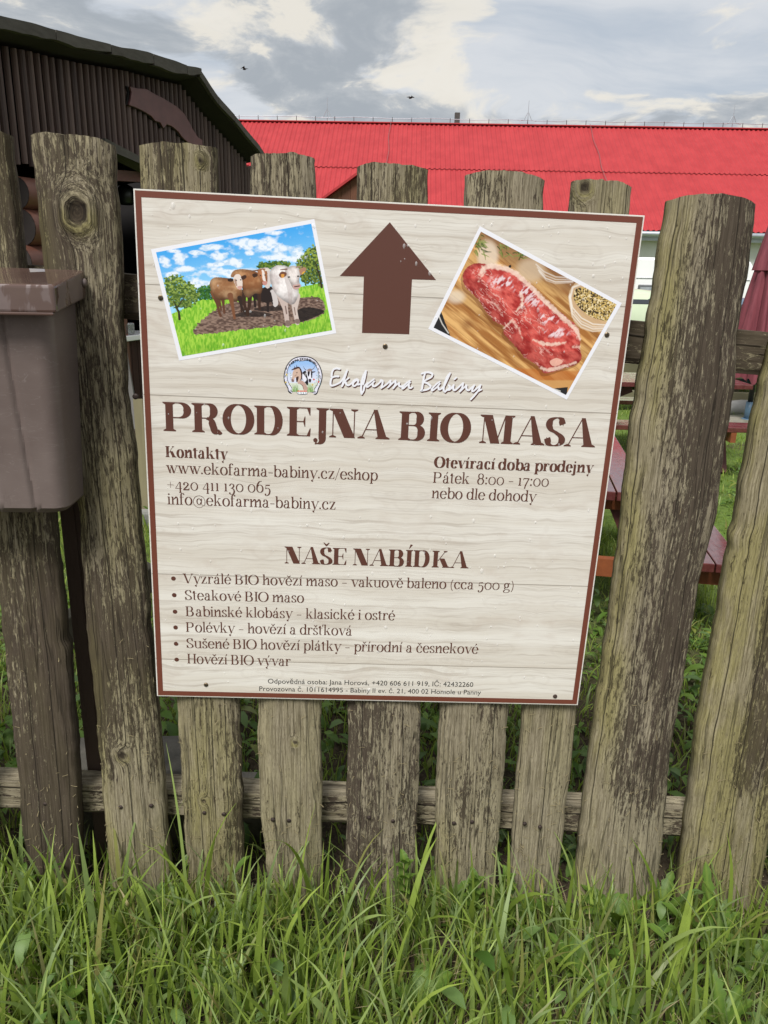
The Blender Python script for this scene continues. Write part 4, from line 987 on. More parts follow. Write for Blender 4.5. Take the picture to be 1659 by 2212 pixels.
# ------------------------------------------------------------------ lettering: a high-contrast serif drawn stroke by stroke
CAP, XH, ASC, DSC = .708, .514, .765, -.235
class Glyph:
    def __init__(s, bold): s.b = bold; s.S = .186 if bold else .102; s.s = .160 if bold else .090; s.h = .026 if bold else .024; s.e = .062 if bold else .058; s.P = []; s.x0 = 0
    def poly(s, *p): s.P.append([(x, y) for x, y in p])
    def st(s, x, y0, y1, w=None): w = s.s if w is None else w; s.poly((x, y0), (x + w, y0), (x + w, y1), (x, y1))
    def sf(s, x, w, y, d=1, sides='b', e=None):
        e = s.e if e is None else e; br = .035 if s.b else .022; l = e if sides in 'bl' else 0; r = e if sides in 'br' else 0; h = s.h
        s.poly((x - l, y), (x + w + r, y), (x + w + r, y + h * d), (x + w, y + (h + br) * d), (x, y + (h + br) * d), (x - l, y + h * d))
    def flag(s, x, y, w):   # slanted head serif of lower-case stems
        s.poly((x, y), (x, y - .06), (x - s.e * .9, y - .028), (x - s.e * .9, y - .012), (x + w * .6, y + .012))
    def dg(s, xa, ya, xb, yb, w): s.poly((xa, ya), (xa + w, ya), (xb + w, yb), (xb, yb))
    def bar(s, xa, xb, y, h=None): h = s.h if h is None else h; s.poly((xa, y), (xb, y), (xb, y + h), (xa, y + h))
    def rib(s, pts, w=None, closed=False, lo=None):
        P = np.array(pts, float); T = np.gradient(P, axis=0) if not closed else (np.roll(P, -1, 0) - np.roll(P, 1, 0))
        T /= np.linalg.norm(T, axis=1)[:, None] + 1e-9; w = s.s * 1.08 if w is None else w; lo = s.h if lo is None else lo
        wd = (lo + (w - lo) * np.abs(T[:, 1]) ** 1.45) / 2; N_ = np.stack([-T[:, 1], T[:, 0]], 1); A = P + N_ * wd[:, None]; B = P - N_ * wd[:, None]; n = len(P)
        for i in range(n if closed else n - 1):
            j = (i + 1) % n; s.poly(A[i], A[j], B[j], B[i])
    def wrib(s, pts, ws):
        P = np.array(pts, float); T = np.gradient(P, axis=0); T /= np.linalg.norm(T, axis=1)[:, None] + 1e-9; wd = np.asarray(ws)[:, None] / 2
        N_ = np.stack([-T[:, 1], T[:, 0]], 1); A = P + N_ * wd; B = P - N_ * wd
        for i in range(len(P) - 1): s.poly(A[i], A[i + 1], B[i + 1], B[i])
    def arc(s, cx, cy, rx, ry, a0, a1, n=18): return [(cx + rx * math.cos(math.radians(a)), cy + ry * math.sin(math.radians(a))) for a in np.linspace(a0, a1, n)]
    def ell(s, cx, cy, rx, ry, w=None, n=36): s.rib(s.arc(cx, cy, rx, ry, 0, 360 - 360 / n, n), w, True)
    def ball(s, x, y, r): s.poly(*s.arc(x, y, r, r, 0, 337, 14))
    def cr(s, P, n=7):
        P = [np.array(p, float) for p in P]; Q = [2 * P[0] - P[1]] + P + [2 * P[-1] - P[-2]]; out = []
        for i in range(1, len(Q) - 2):
            for t in np.linspace(0, 1, n, endpoint=False):
                a, b_, c, d = Q[i - 1], Q[i], Q[i + 1], Q[i + 2]; out.append(.5 * (2 * b_ + (c - a) * t + (2 * a - 5 * b_ + 4 * c - d) * t * t + (3 * b_ - a - 3 * c + d) * t ** 3))
        out.append(P[-1]); return out
def glyph(ch, bold):
    g = Glyph(bold); S, s, h, e = g.S, g.s, g.h, g.e; C, X = CAP, XH; M = e + .012
    def bowl(x0, xm, y0, y1, rx, w=None): g.rib([(x0, y1 - h / 2), (xm, y1 - h / 2)] + g.arc(xm, (y0 + y1) / 2, rx, (y1 - y0) / 2 - h / 2, 88, -88, 18) + [(xm, y0 + h / 2), (x0, y0 + h / 2)], w or S * 1.05)
    def stemcap(x, w=S): g.st(x, 0, C, w); g.sf(x, w, 0); g.sf(x, w, C, -1)
    def arch(xa, xb, top=X): # hair arch from stem at xa to thick stem (centre xb)
        mx = (xa + xb) / 2 + .02; g.rib([(xa, X * .66)] + g.arc(mx + .03, X * .64, xb - mx - .03, X * .36 + .0, 150, 0, 16), s); g.st(xb - s / 2, 0, X * .65)
    base = ch; acc = None
    D = {'á': ('a', 'a'), 'é': ('e', 'a'), 'í': ('ı', 'a'), 'ý': ('y', 'a'), 'Í': ('I', 'a'), 'ě': ('e', 'c'), 'š': ('s', 'c'), 'č': ('c', 'c'), 'ř': ('r', 'c'), 'Š': ('S', 'c'), 'ť': ('t', 'q')}
    if ch in D: base, acc = D[ch]
    b = base; adv = .5
    if b == 'I': stemcap(M); adv = S + 2 * M
    elif b == 'H': stemcap(M); x2 = M + S + .30; stemcap(x2); g.bar(M + S, x2, C * .5); adv = x2 + S + M
    elif b == 'P': stemcap(M); bowl(M + S, M + S + .14, C * .46, C, .185 - S * .2 + S * .5 - .03); adv = .62 + (S - .098)
    elif b == 'B': stemcap(M); bowl(M + S, M + S + .13, C * .51, C, .15); bowl(M + S, M + S + .14, 0, C * .51 + h, .185); adv = .645 + (S - .098)
    elif b == 'R':
        stemcap(M); bowl(M + S, M + S + .13, C * .48, C, .165); x = M + S + .12
        g.rib(g.cr([(x, C * .48 + h / 2), (x + .10, C * .42), (x + .155, C * .22), (x + .20, .03), (x + .27, -.008), (x + .335, .05)]), S); adv = .70 + (S - .098) * .9
    elif b == 'D': stemcap(M); bowl(M + S, M + S + .14, 0, C, .275 - S * .3); adv = .74 + (S - .098) * .8
    elif b == 'O': r = .315 + (S - .098) * .25; g.ell(.045 + r, C / 2, r - S * .35 + .02, C / 2 + .002, S * 1.1); adv = 2 * r + .09
    elif b == 'E':
        stemcap(M); x2 = M + S + .335; g.bar(M, x2, C - h); g.bar(M, x2, 0); g.bar(M + S, M + S + .21, C * .49)
        g.poly((x2, C), (x2, C - .19), (x2 - .02, C - .19), (x2 - .085, C - h)); g.poly((x2, 0), (x2 + .012, .20), (x2 - .01, .20), (x2 - .085, h)); xx = M + S + .21; g.poly((xx, C * .5 - .115), (xx, C * .5 + .135), (xx - .018, C * .5 + .135), (xx - .05, C * .5 + h), (xx - .05, C * .5 - .01), (xx - .018, C * .5 - .115)); adv = x2 + .05
    elif b == 'J': x = .16; g.st(x, .02, C, S); g.sf(x, S, C, -1); g.rib([(x + S / 2, .05)] + g.arc(x + S / 2 - .125, -.04, .125, .125, 0, -100, 12) + [(x - .08, -.15)], S); g.ball(x - .095 + .02, -.085, .055 if bold else .045); adv = x + S + M - .01
    elif b == 'N':
        x1 = M; x2 = M + .50 + (S - .098) * .6; g.st(x1 + .02, 0, C, h); g.sf(x1 + .02, h, 0, e=.075); g.sf(x1 - .0, h, C, -1, 'l'); g.st(x2, 0, C, h); g.sf(x2, h, C, -1, e=.075); g.dg(x1 - .01, C, x2 - S * 1.40 + h, 0, S * 1.50); adv = x2 + h + M + .01
    elif b == 'A':
        w = .60 + (S - .098) * .8; g.dg(M, 0, M + w * .47, C, h * 1.15); g.dg(M + w * .47 - .012, C, M + w - S * .5, 0, S * 1.12) if False else g.poly((M + w * .45, C + .012), (M + w * .45 + S * .55, C + .012), (M + w + .0, 0), (M + w - S * 1.26, 0)); g.bar(M + w * .16, M + w * .74, C * .30); g.sf(M, h, 0, e=.08); g.sf(M + w - S * 1.24, S * 1.24, 0); adv = w + 2 * M - .03
    elif b == 'M':
        w = .66 + (S - .098) * 1.0; x1, x2 = M, M + w; g.st(x1 + .02, 0, C, h); g.sf(x1 + .02, h, 0, e=.075); g.st(x2 - S, 0, C, S); g.sf(x2 - S, S, 0); g.sf(x2 - S, S, C, -1, 'r'); g.sf(x1 - .01, S, C, -1, 'l'); mx = M + w * .47; g.dg(x1, C, mx - S * .65, 0, S * 1.28); g.dg(mx, 0, x2 - S, C, h * 1.2); adv = w + 2 * M
    elif b == 'S':
        g.rib(g.cr([(.43, C - .17), (.37, C - .04), (.26, C - .006), (.13, C - .06), (.085, C - .18), (.15, C - .30), (.28, C - .375), (.40, C - .46), (.445, C - .56), (.39, .05), (.26, .005), (.13, .045), (.065, .19)]), S * .95); g.poly((.43, C + .0), (.445, C), (.45, C - .20), (.435, C - .20), (.41, C - .1)); g.poly((.06, -.0), (.045, 0), (.045, .21), (.06, .21), (.085, .10)); adv = .52
    elif b == 'K': stemcap(M); x = M + S; g.dg(x - .005, C * .40, x + .30, C, h * 1.3); g.sf(x + .30, h, C, -1, e=.07); g.dg(x + .06, C * .55, x + .26, 0, S * 1.22); g.sf(x + .27, S * 1.12, 0); adv = x + .27 + S * 1.12 + M
    elif b == 'V': w = .58; g.dg(M, C, M + w * .5 - S * .5, 0, S * 1.1); g.dg(M + w * .5 - S * .05, 0, M + w - h, C, h * 1.2); g.sf(M, S * 1.1, C, -1); g.sf(M + w - h, h, C, -1, e=.075); adv = w + 2 * M - .02
    elif b == 'o': r = .215 + (s - .086) * .3; g.ell(.04 + r, X / 2, r - s * .3, X / 2 + .004, s * 1.12); adv = 2 * r + .08
    elif b == 'n': g.st(M, 0, X, s); g.flag(M, X, s); g.sf(M, s, 0); xb = M + s + .245; arch(M + s, xb); g.sf(xb - s / 2, s, 0); adv = xb + s / 2 + M
    elif b == 'm':
        g.st(M, 0, X, s); g.flag(M, X, s); g.sf(M, s, 0); xb = M + s + .235; arch(M + s, xb); g.sf(xb - s / 2, s, 0); xc = xb + s / 2 + .235; arch(xb + s / 2, xc); g.sf(xc - s / 2, s, 0); adv = xc + s / 2 + M
    elif b == 'h': g.st(M, 0, ASC, s); g.flag(M, ASC, s); g.sf(M, s, 0); xb = M + s + .245; arch(M + s, xb); g.sf(xb - s / 2, s, 0); adv = xb + s / 2 + M
    elif b in 'ı': g.st(M, 0, X, s); g.flag(M, X, s); g.sf(M, s, 0); adv = s + 2 * M
    elif b == 'i': g.st(M, 0, X, s); g.flag(M, X, s); g.sf(M, s, 0); g.ball(M + s / 2, X + .16, .062 if bold else .055); adv = s + 2 * M
    elif b == 'j': g.st(M, -.06, X, s); g.flag(M, X, s); g.ball(M + s / 2, X + .16, .062 if bold else .055); g.rib([(M + s / 2, -.05)] + g.arc(M + s / 2 - .10, -.10, .10, .105, 0, -100, 10) + [(M - .06, -.19)], s); g.ball(M - .055, -.155, .045); adv = s + 2 * M - .02
    elif b == 'l': g.st(M, 0, ASC, s); g.flag(M, ASC, s); g.sf(M, s, 0); adv = s + 2 * M
    elif b == 'k': g.st(M, 0, ASC, s); g.flag(M, ASC, s); g.sf(M, s, 0); x = M + s; g.dg(x, X * .40, x + .20, X, h * 1.3); g.sf(x + .20, h, X, -1, e=.065); g.dg(x + .05, X * .58, x + .20, 0, s * 1.12); g.sf(x + .20, s * 1.12, 0); adv = x + .20 + s * 1.12 + M
    elif b == 't': x = .085; g.st(x, .07, X + .14, s); g.poly((x, X + .14), (x, X), (x - .07, X), (x - .07, X - .01)); g.bar(.015, x + s + .12, X - h); g.rib([(x + s / 2, .09)] + g.arc(x + s / 2 + .075, .09, .075, .085, 180, 300, 10), s); adv = x + s + .135
    elif b == 'f': x = M; g.st(x, 0, ASC - .13, s); g.sf(x, s, 0); g.bar(x - .05, x + s + .12, X - h); g.rib([(x + s / 2, ASC - .14)] + g.arc(x + s / 2 + .11, ASC - .12, .11, .12, 180, 70, 12), s); g.ball(x + s / 2 + .165, ASC - .055, .046); adv = x + s + .155
    elif b == 'r': g.st(M, 0, X, s); g.flag(M, X, s); g.sf(M, s, 0); g.rib([(M + s, X * .62)] + g.arc(M + s + .11, X * .72, .11, X * .28, 165, 70, 10), s * .6); g.ball(M + s + .17, X - .055, .052); adv = M + s + .235
    elif b == 'a':
        x = .28; g.st(x, .05, X * .66, s); g.rib([(x + s / 2, X * .62)] + g.arc(x + s / 2 - .12, X * .68, .12, X * .32 - .005, 0, 140, 12), s); g.ball(x - .155, X * .76, .052)
        g.rib(g.cr([(x + .01, X * .56), (x - .11, X * .50), (x - .19, X * .38), (x - .205, X * .2), (x - .14, .02), (x - .05, .01), (x + .01, .075)]), s * .95); g.rib([(x + s / 2, .07)] + g.arc(x + s / 2 + .06, .075, .06, .07, 180, 320, 8), s * .8); adv = x + s + .11
    elif b == 'e':
        r = .20; g.rib(g.arc(.04 + r, X / 2, r - s * .25, X / 2, 2, 325, 30), s * 1.1); g.bar(.04 + s * .4, .04 + 2 * r - s * .1, X * .52); adv = 2 * r + .065
    elif b == 'c': r = .20; g.rib(g.arc(.04 + r, X / 2, r - s * .25, X / 2, 48, 325, 28), s * 1.1); g.ball(.04 + r + .115, X * .78, .052); adv = 2 * r + .05
    elif b == 's':
        g.rib(g.cr([(.30, X - .11), (.26, X - .025), (.19, X - .005), (.10, X - .05), (.07, X - .13), (.12, X - .215), (.21, X - .27), (.29, X - .34), (.31, X - .41), (.27, .03), (.185, .006), (.10, .03), (.055, .13)]), s * .95); g.poly((.30, X), (.315, X), (.315, X - .14), (.30, X - .14)); g.poly((.045, 0), (.03, 0), (.03, .15), (.045, .15)); adv = .375
    elif b == 'z': w = .36; g.bar(.04, .04 + w, X - h); g.bar(.04, .04 + w, 0); g.dg(.04, 0, .04 + w - s * 1.1, X, s * 1.15); g.poly((.045, X), (.04, X - .14), (.055, X - .14), (.10, X - h)); g.poly((.04 + w, 0), (.055 + w, .15), (.04 + w, .15), (w - .02, h)); adv = w + .09
    elif b in 'yvw':
        w = .40 + (s - .086) * .4; g.dg(M - .015, X, M + w * .46 - s * .45, 0, s * 1.1); g.sf(M - .015, s * 1.1, X, -1, e=.05)
        if b == 'v': g.dg(M + w * .46 - s * .1, 0, M + w - h, X, h * 1.25); g.sf(M + w - h, h, X, -1, e=.06)
        elif b == 'y': g.dg(M + w * .26, -.17, M + w - h, X, h * 1.3); g.sf(M + w - h, h, X, -1, e=.06); g.ball(M + w * .22, -.165, .055); g.rib(g.arc(M + w * .27, -.16, .05, .07, 250, 340, 6), .04)
        else:
            g.dg(M + w * .42 - s * .1, 0, M + w * .62, X * .92, h * 1.25); g.dg(M + w * .56, X, M + w * 1.02 - s * .45, 0, s * 1.1); g.dg(M + w * 1.02 - s * .1, 0, M + w * 1.52 - h, X, h * 1.25); g.sf(M + w * 1.52 - h, h, X, -1, e=.06); g.sf(M + w * .56, s, X, -1, e=.04); w = w * 1.52
        adv = w + 2 * M - .05
    elif b == 'b': g.st(M, .0, ASC, s); g.flag(M, ASC, s); r = .195; g.rib(g.arc(M + s + r * .62, X / 2, r * .9, X / 2, 150, -150, 30), s * 1.1); adv = M + s + r * 1.52 + .05
    elif b == 'd': r = .195; x = .05 + r * 1.55; g.rib(g.arc(.05 + r * .95, X / 2, r * .9, X / 2, 30, 330, 30), s * 1.1); g.st(x, 0, ASC, s); g.flag(x, ASC, s); g.sf(x, s, 0, 1, 'r'); adv = x + s + M
    elif b == 'p': g.st(M, DSC, X, s); g.flag(M, X, s); g.sf(M, s, DSC); r = .195; g.rib(g.arc(M + s + r * .62, X / 2, r * .9, X / 2, 150, -150, 30), s * 1.1); adv = M + s + r * 1.52 + .05
    elif b == 'u': g.st(M, .16, X, s); g.flag(M, X, s); x = M + s + .22; g.st(x, 0, X, s); g.flag(x, X, s); g.sf(x, s, 0, 1, 'r'); g.rib([(M + s / 2, .17)] + g.arc(M + s / 2 + .14, .15, .14, .145, 180, 320, 12), s); adv = x + s + M
    elif b == 'g':
        g.ell(.22, X * .66, .125, X * .33, s); g.rib(g.cr([(.14, X * .36), (.10, X * .22), (.17, X * .12), (.33, X * .08), (.43, -.02), (.40, -.15), (.23, -.21), (.08, -.17), (.05, -.08), (.14, X * .02)]), s * .8); g.rib(g.arc(.38, X * .86, .06, .06, 180, 60, 6), .04); g.ball(.42, X * .93, .035); adv = .50
    elif b == '0': g.ell(.27, X / 2, .205, X / 2 + .003, s * .85); adv = .54
    elif b == '1': g.st(M + .04, 0, X, s); g.sf(M + .04, s, 0); g.flag(M + .04, X, s); adv = s + 2 * M + .09
    elif b == '2': g.rib(g.cr([(.08, X * .70), (.12, X * .92), (.22, X), (.34, X * .86), (.34, X * .66), (.22, X * .36), (.06, .03)]), s); g.ball(.10, X * .74, .05); g.poly((.04, 0), (.42, 0), (.44, .13), (.42, .13), (.36, .06), (.06, .07)); adv = .48
    elif b == '3': g.rib(g.cr([(.09, X * .82), (.20, X), (.32, X * .9), (.34, X * .70), (.26, X * .50), (.16, X * .44)]), s); g.rib(g.cr([(.16, X * .44), (.30, X * .36), (.37, X * .10), (.32, -.14), (.18, -.20), (.06, -.13)]), s); g.ball(.085, -.11, .05); g.ball(.095, X * .80, .045); adv = .45
    elif b == '4': x = .31; g.st(x, DSC + .03, X, s); g.sf(x, s, DSC + .03, e=.04); g.dg(.04, .10, x + .0, X + .03, h * 1.3); g.bar(.04, .47, .08, .03); adv = .50
    elif b == '5': g.poly((.10, X), (.36, X + .02), (.38, X - .05), (.11, X - .06)); g.dg(.08, X * .48, .10, X, h * 1.2); g.rib(g.cr([(.09, X * .50), (.20, X * .60), (.34, X * .46), (.37, X * .14), (.30, -.12), (.17, -.20), (.06, -.13)]), s); g.ball(.09, -.11, .05); adv = .45
    elif b == '6': g.ell(.265, X * .49, .19, X * .48, s); g.rib(g.cr([(.075, X * .5), (.10, X * .95), (.22, ASC - .05), (.38, ASC)]), s); adv = .53
    elif b == '7': g.bar(.05, .43, X - .06, .06); g.poly((.05, X), (.04, X - .15), (.055, X - .15), (.10, X - .05)); g.dg(.15, DSC + .03, .40, X - .03, h); g.rib([(.41, X - .03), (.28, X * .4), (.20, .0), (.18, DSC + .04)], s * .85); adv = .46
    elif b == '8': g.ell(.26, .545, .145, .165, s * .9); g.ell(.26, .20, .18, .205, s); adv = .52
    elif b == '@': g.rib(g.arc(.40, .24, .36, .40, 300, -20 + 0, 40)[::-1] if False else g.arc(.40, .24, .36, .40, 310, 0, 40), .03, lo=.02); g.rib(g.arc(.40, .24, .36, .40, 0, -8, 4) + g.arc(.66, .12, .095, .12, 0, -150, 10), .03, lo=.02); g.rib(g.arc(.39, .25, .125, .20, 20, 350, 26), s * .8); g.dg(.50, .06, .53, .45, .05); adv = .82
    elif b == '.': g.ball(.10, .05, .055); adv = .20
    elif b == ':': g.ball(.11, .06, .06); g.ball(.11, X * .83, .06); adv = .22
    elif b == '/': g.dg(.0, -.10, .27, C + .04, .03); adv = .30
    elif b == '-': g.bar(.03, .30, .225, .045); adv = .33
    elif b == '–': g.bar(.06, .36, .225, .040); adv = .42
    elif b == '+': g.bar(.06, .46, .30, .024); g.st(.248, .11, .52, .024); adv = .52
    elif b == '(': g.rib(g.arc(.36, .27, .28, .50, 125, 235, 18), .05); adv = .27
    elif b == ')': g.rib(g.arc(-.10, .27, .28, .50, 55, -55, 18), .05); adv = .27
    elif b == ' ': adv = .225
    if acc:
        if acc == 'q': g.poly((adv - .03, ASC), (adv + .045, ASC), (adv + .0, ASC - .18), (adv - .02, ASC - .18)); adv += .05
        else:
            xs_ = [p[0] for q in g.P for p in q]; mx = (min(xs_) + max(xs_)) / 2 + (.03 if acc == 'a' else 0); y = (C if base.isupper() else X) + .075; k = 1.35 if bold else 1.0
            if acc == 'a': g.poly((mx - .055, y - .02), (mx - .035, y - .02), (mx + .075 * k, y + .14), (mx - .0, y + .165))
            else: g.poly((mx - .13, y + .13), (mx - .10, y + .14), (mx, y + .065), (mx + .10, y + .14), (mx + .13, y + .13), (mx + .02 * k, y - .01), (mx - .02 * k, y - .01))
    return g.P, adv
_gc = {}
def lettering(text, p0, p1, cap_px, bold, label, name='lettering', track=0.0):
    """baseline end points in the photo; cap_px: capital height there"""
    a, b_ = s2b(*p0), s2b(*p1); d = b_ - a; Lw = np.linalg.norm(d); d /= Lw; up = np.array([d[1], -d[0]])
    c = s2b(p0[0], p0[1] - cap_px); sy = np.linalg.norm(c - a) / CAP
    x = 0; items = []; prev = ' '
    for ch in text:
        if (ch, bold) not in _gc: _gc[(ch, bold)] = glyph(ch, bold)
        P, adv = _gc[(ch, bold)]; items.append((x, P)); x += adv + track
    xs = [px + q[0] for px, P in items for pl in P for q in pl]; lo, hi = min(xs), max(xs); sx = Lw / (hi - lo)
    V = []; Fc = []
    for px, P in items:
        for i, pl in enumerate(P):
            k = len(V); A = 0
            for (gx, gy), (hx, hy) in zip(pl, pl[1:] + pl[:1]): A += gx * hy - hx * gy
            if A < 0: pl = pl[::-1]
            lift = .0003 + .00001 * (i % 60)
            for gx, gy in pl: V.append(b2w(a + d * ((px + gx - lo) * sx) + up * (gy * sy), lift))
            Fc.append([k + q for q in range(len(pl))])
    return add(name, np.array(V).reshape(-1, 3), Fc, M_INK, SIGN, label=label)
def z1(x, y): return (x * .60443 + 324.43, y * .60443 + 847.93)
def z2(x, y): return (x * .57779 + 324.43, y * .57779 + 1150.24)
lettering('PRODEJNA BIO MASA', z1(48, 137), z1(1589, 196), 104 * .60443, True, 'big brown heading PRODEJNA BIO MASA')
lettering('Kontakty', z1(55, 230), z1(278, 239), 39 * .60443, True, 'bold word Kontakty')
lettering('www.ekofarma-babiny.cz/eshop', z1(57, 287), z1(813, 314), 38.5 * .60443, False, 'web address line')
lettering('+420 411 130 065', z1(62, 346), z1(430, 358), 38 * .60443, False, 'telephone number line')
lettering('info@ekofarma-babiny.cz', z1(62, 399), z1(662, 418), 38 * .60443, False, 'e-mail address line')
lettering('Otevírací doba prodejny', z1(1013, 267), z1(1583, 287), 38 * .60443, True, 'bold opening hours heading')
lettering('Pátek  8:00 – 17:00', z1(1010, 322), z1(1423, 336), 38 * .60443, False, 'opening hours line')
lettering('nebo dle dohody', z1(1005, 377), z1(1380, 390), 37 * .60443, False, 'line nebo dle dohody')
lettering('NAŠE NABÍDKA', z2(502, 115), z2(1190, 134), 63 * .57779, True, 'brown heading NAŠE NABÍDKA')
for i, (t, x0, y0, x1, y1, bx, by) in enumerate([('Vyzrálé BIO hovězí maso – vakuově baleno (cca 500 g)', 122, 189, 1357, 215, 87, 172), ('Steakové BIO maso', 130, 251, 575, 262, 90, 234), ('Babinské klobásy – klasické i ostré', 133, 312, 915, 328, 93, 296), ('Polévky – hovězí a dršťková', 134, 371, 754, 385, 95, 355), ('Sušené BIO hovězí plátky – přírodní a česnekové', 136, 431, 1226, 453, 97, 416), ('Hovězí BIO vývar', 139, 489, 525, 499, 99, 475)]):
    o = lettering(t, z2(x0, y0), z2(x1, y1), 36 * .57779, False, 'brown list line of the offer')
    c = s2b(*z2(bx, by)); r = .0052
    add('bullet', [b2w(c + r * np.array([math.cos(a), math.sin(a)]), .0003) for a in np.linspace(0, 2 * math.pi, 18, endpoint=False)], [list(range(18))[::-1]], M_INK, SIGN)
def sans_line(text, p0, p1, label):
    cu = bpy.data.curves.new('tmp', 'FONT'); cu.body = text; cu.size = 1.0; cu.resolution_u = 4
    to = bpy.data.objects.new('tmp', cu); COL.objects.link(to); bpy.context.view_layer.update()
    me = bpy.data.meshes.new_from_object(to.evaluated_get(bpy.context.evaluated_depsgraph_get()))
    V = np.zeros(len(me.vertices) * 3); me.vertices.foreach_get('co', V); V = V.reshape(-1, 3); Fc = [list(p.vertices) for p in me.polygons]
    bpy.data.objects.remove(to); bpy.data.curves.remove(cu); bpy.data.meshes.remove(me)
    a, b_ = s2b(*p0), s2b(*p1); d = b_ - a; L = np.linalg.norm(d); d /= L; up = np.array([d[1], -d[0]]); s_ = L / (V[:, 0].max() - V[:, 0].min())
    W_ = [b2w(a + d * ((x - V[:, 0].min()) * s_) + up * (y * s_), .0003) for x, y, _ in V]
    add('lettering', W_, Fc, M_BLACK, SIGN, label=label)
sans_line('Odpovědná osoba: Jana Horová, +420 606 611 919, IČ: 42432260', z2(440, 564), z2(1207, 577), 'small black line naming the person responsible')
sans_line('Provozovna č. 1011614995 - Babiny II ev. č. 21, 400 02 Homole u Panny', z2(408, 592), z2(1236, 606), 'small black line with the premises address')

# ------------------------------------------------------------------ brush script name
def brush(strokes, conv, w, lift, mat, name, label, off=(0, 0)):
    V = []; Fc = []; G_ = Glyph(False); n = 0
    for st in strokes:
        pts = np.array(G_.cr([(x + off[0], y + off[1]) for x, y in st], 8)); T = np.gradient(pts, axis=0); T /= np.linalg.norm(T, axis=1)[:, None] + 1e-9
        t = np.linspace(0, 1, len(pts)); ang = math.radians(-38)
        wd = w * (.74 + .30 * np.abs(T[:, 0] * math.sin(ang) - T[:, 1] * math.cos(ang))) / 2
        N_ = np.stack([-T[:, 1], T[:, 0]], 1); A = pts + N_ * wd[:, None]; B = pts - N_ * wd[:, None]
        cap = lambda c, dv, q: [c + q * (math.cos(a) * dv + math.sin(a) * np.array([-dv[1], dv[0]])) for a in np.linspace(-math.pi / 2, math.pi / 2, 7)]
        polys = [[A[i], A[i + 1], B[i + 1], B[i]] for i in range(len(pts) - 1)] + [cap(pts[-1], T[-1], wd[-1]), cap(pts[0], -T[0], wd[0])]
        for pl in polys:
            k = len(V); l_ = lift + .000004 * (n % 40); n += 1
            Q = [s2b(*conv(*p)) for p in pl]; ar = sum(Q[i][0] * Q[(i + 1) % len(Q)][1] - Q[(i + 1) % len(Q)][0] * Q[i][1] for i in range(len(Q)))
            if ar > 0: Q = Q[::-1]
            V += [b2w(q, l_) for q in Q]; Fc.append(list(range(k, k + len(Q))))
    return add(name, np.array(V).reshape(-1, 3), Fc, mat, SIGN, label=label)
ka = lambda x, y: ((950 + x / 6.1444) / 1.35624, (1060 + y / 6.1444) / 1.35624)
kb = lambda x, y: ((1200 + x / 7.213) / 1.35624, (1060 + y / 7.213) / 1.35624)
EKO = [[(275, 128), (225, 118), (170, 135), (140, 190), (130, 262)], [(255, 262), (200, 262), (140, 285), (118, 340), (112, 400), (135, 428), (200, 412), (280, 375)],
       [(280, 375), (340, 300), (410, 155)], [(410, 155), (360, 310), (318, 440)], [(318, 440), (370, 350), (440, 290)], [(385, 370), (400, 405), (440, 420), (495, 385)], [(495, 385), (540, 330), (590, 315), (610, 350), (590, 400), (545, 435), (515, 415), (530, 370), (580, 330)], [(605, 410), (640, 400)],
       [(750, 162), (700, 260), (672, 380), (662, 500), (672, 575)], [(750, 162), (735, 260), (700, 400)], [(672, 575), (705, 520), (730, 430), (780, 380)],
       [(895, 310), (830, 360), (765, 420), (780, 450), (860, 390), (900, 350)], [(870, 390), (880, 435), (930, 430), (1000, 370), (1025, 330)], [(1020, 330), (1050, 350), (1040, 420), (1025, 470)], [(1025, 470), (1100, 420), (1160, 370), (1195, 335)], [(1190, 340), (1190, 400), (1145, 460)], [(1145, 460), (1220, 390), (1280, 335)], [(1280, 340), (1280, 400), (1240, 475)], [(1240, 475), (1300, 410), (1350, 380)], [(1350, 380), (1345, 420), (1375, 445), (1420, 430)],
       [(1545, 335), (1470, 390), (1410, 460), (1420, 480), (1490, 420), (1545, 370)], [(1520, 410), (1525, 460), (1560, 470), (1585, 450)]]
BAB = [[(255, 250), (330, 225), (420, 225), (480, 260), (460, 320), (390, 360), (310, 400)], [(325, 240), (300, 330), (275, 480), (255, 610)], [(300, 430), (370, 450), (440, 510), (420, 560), (330, 595), (235, 605)],
       [(640, 415), (560, 475), (470, 575), (490, 600), (570, 540), (640, 460)], [(610, 540), (620, 580), (660, 575), (730, 510)], [(730, 510), (790, 380), (855, 240)], [(855, 240), (800, 300), (750, 420), (720, 540), (720, 600), (745, 630)], [(745, 630), (800, 590), (850, 530), (830, 500)], [(790, 590), (850, 585), (900, 530), (930, 490)], [(930, 490), (920, 560), (950, 600), (1010, 560), (1080, 490), (1130, 450)], [(945, 370), (985, 335)], [(1130, 450), (1110, 540), (1060, 630)], [(1060, 630), (1130, 560), (1200, 500)], [(1200, 500), (1200, 570), (1250, 600), (1300, 550), (1370, 495)], [(1360, 500), (1320, 600), (1345, 620), (1420, 560), (1500, 490)], [(1500, 490), (1460, 590), (1370, 710), (1290, 795)], [(1390, 670), (1450, 620), (1515, 585)]]
brush(EKO, ka, 38, .00028, M_INK, 'script_shadow', 'dark drop shadow of the white script name', (14, 20)); brush(BAB, kb, 45, .00028, M_INK, 'script_shadow', 'dark drop shadow of the white script name', (16, 23))
brush(EKO, ka, 38, .00055, M_WHITE, 'script_lettering', 'white brush script word Ekofarma'); brush(BAB, kb, 45, .00055, M_WHITE, 'script_lettering', 'white brush script word Babiny')

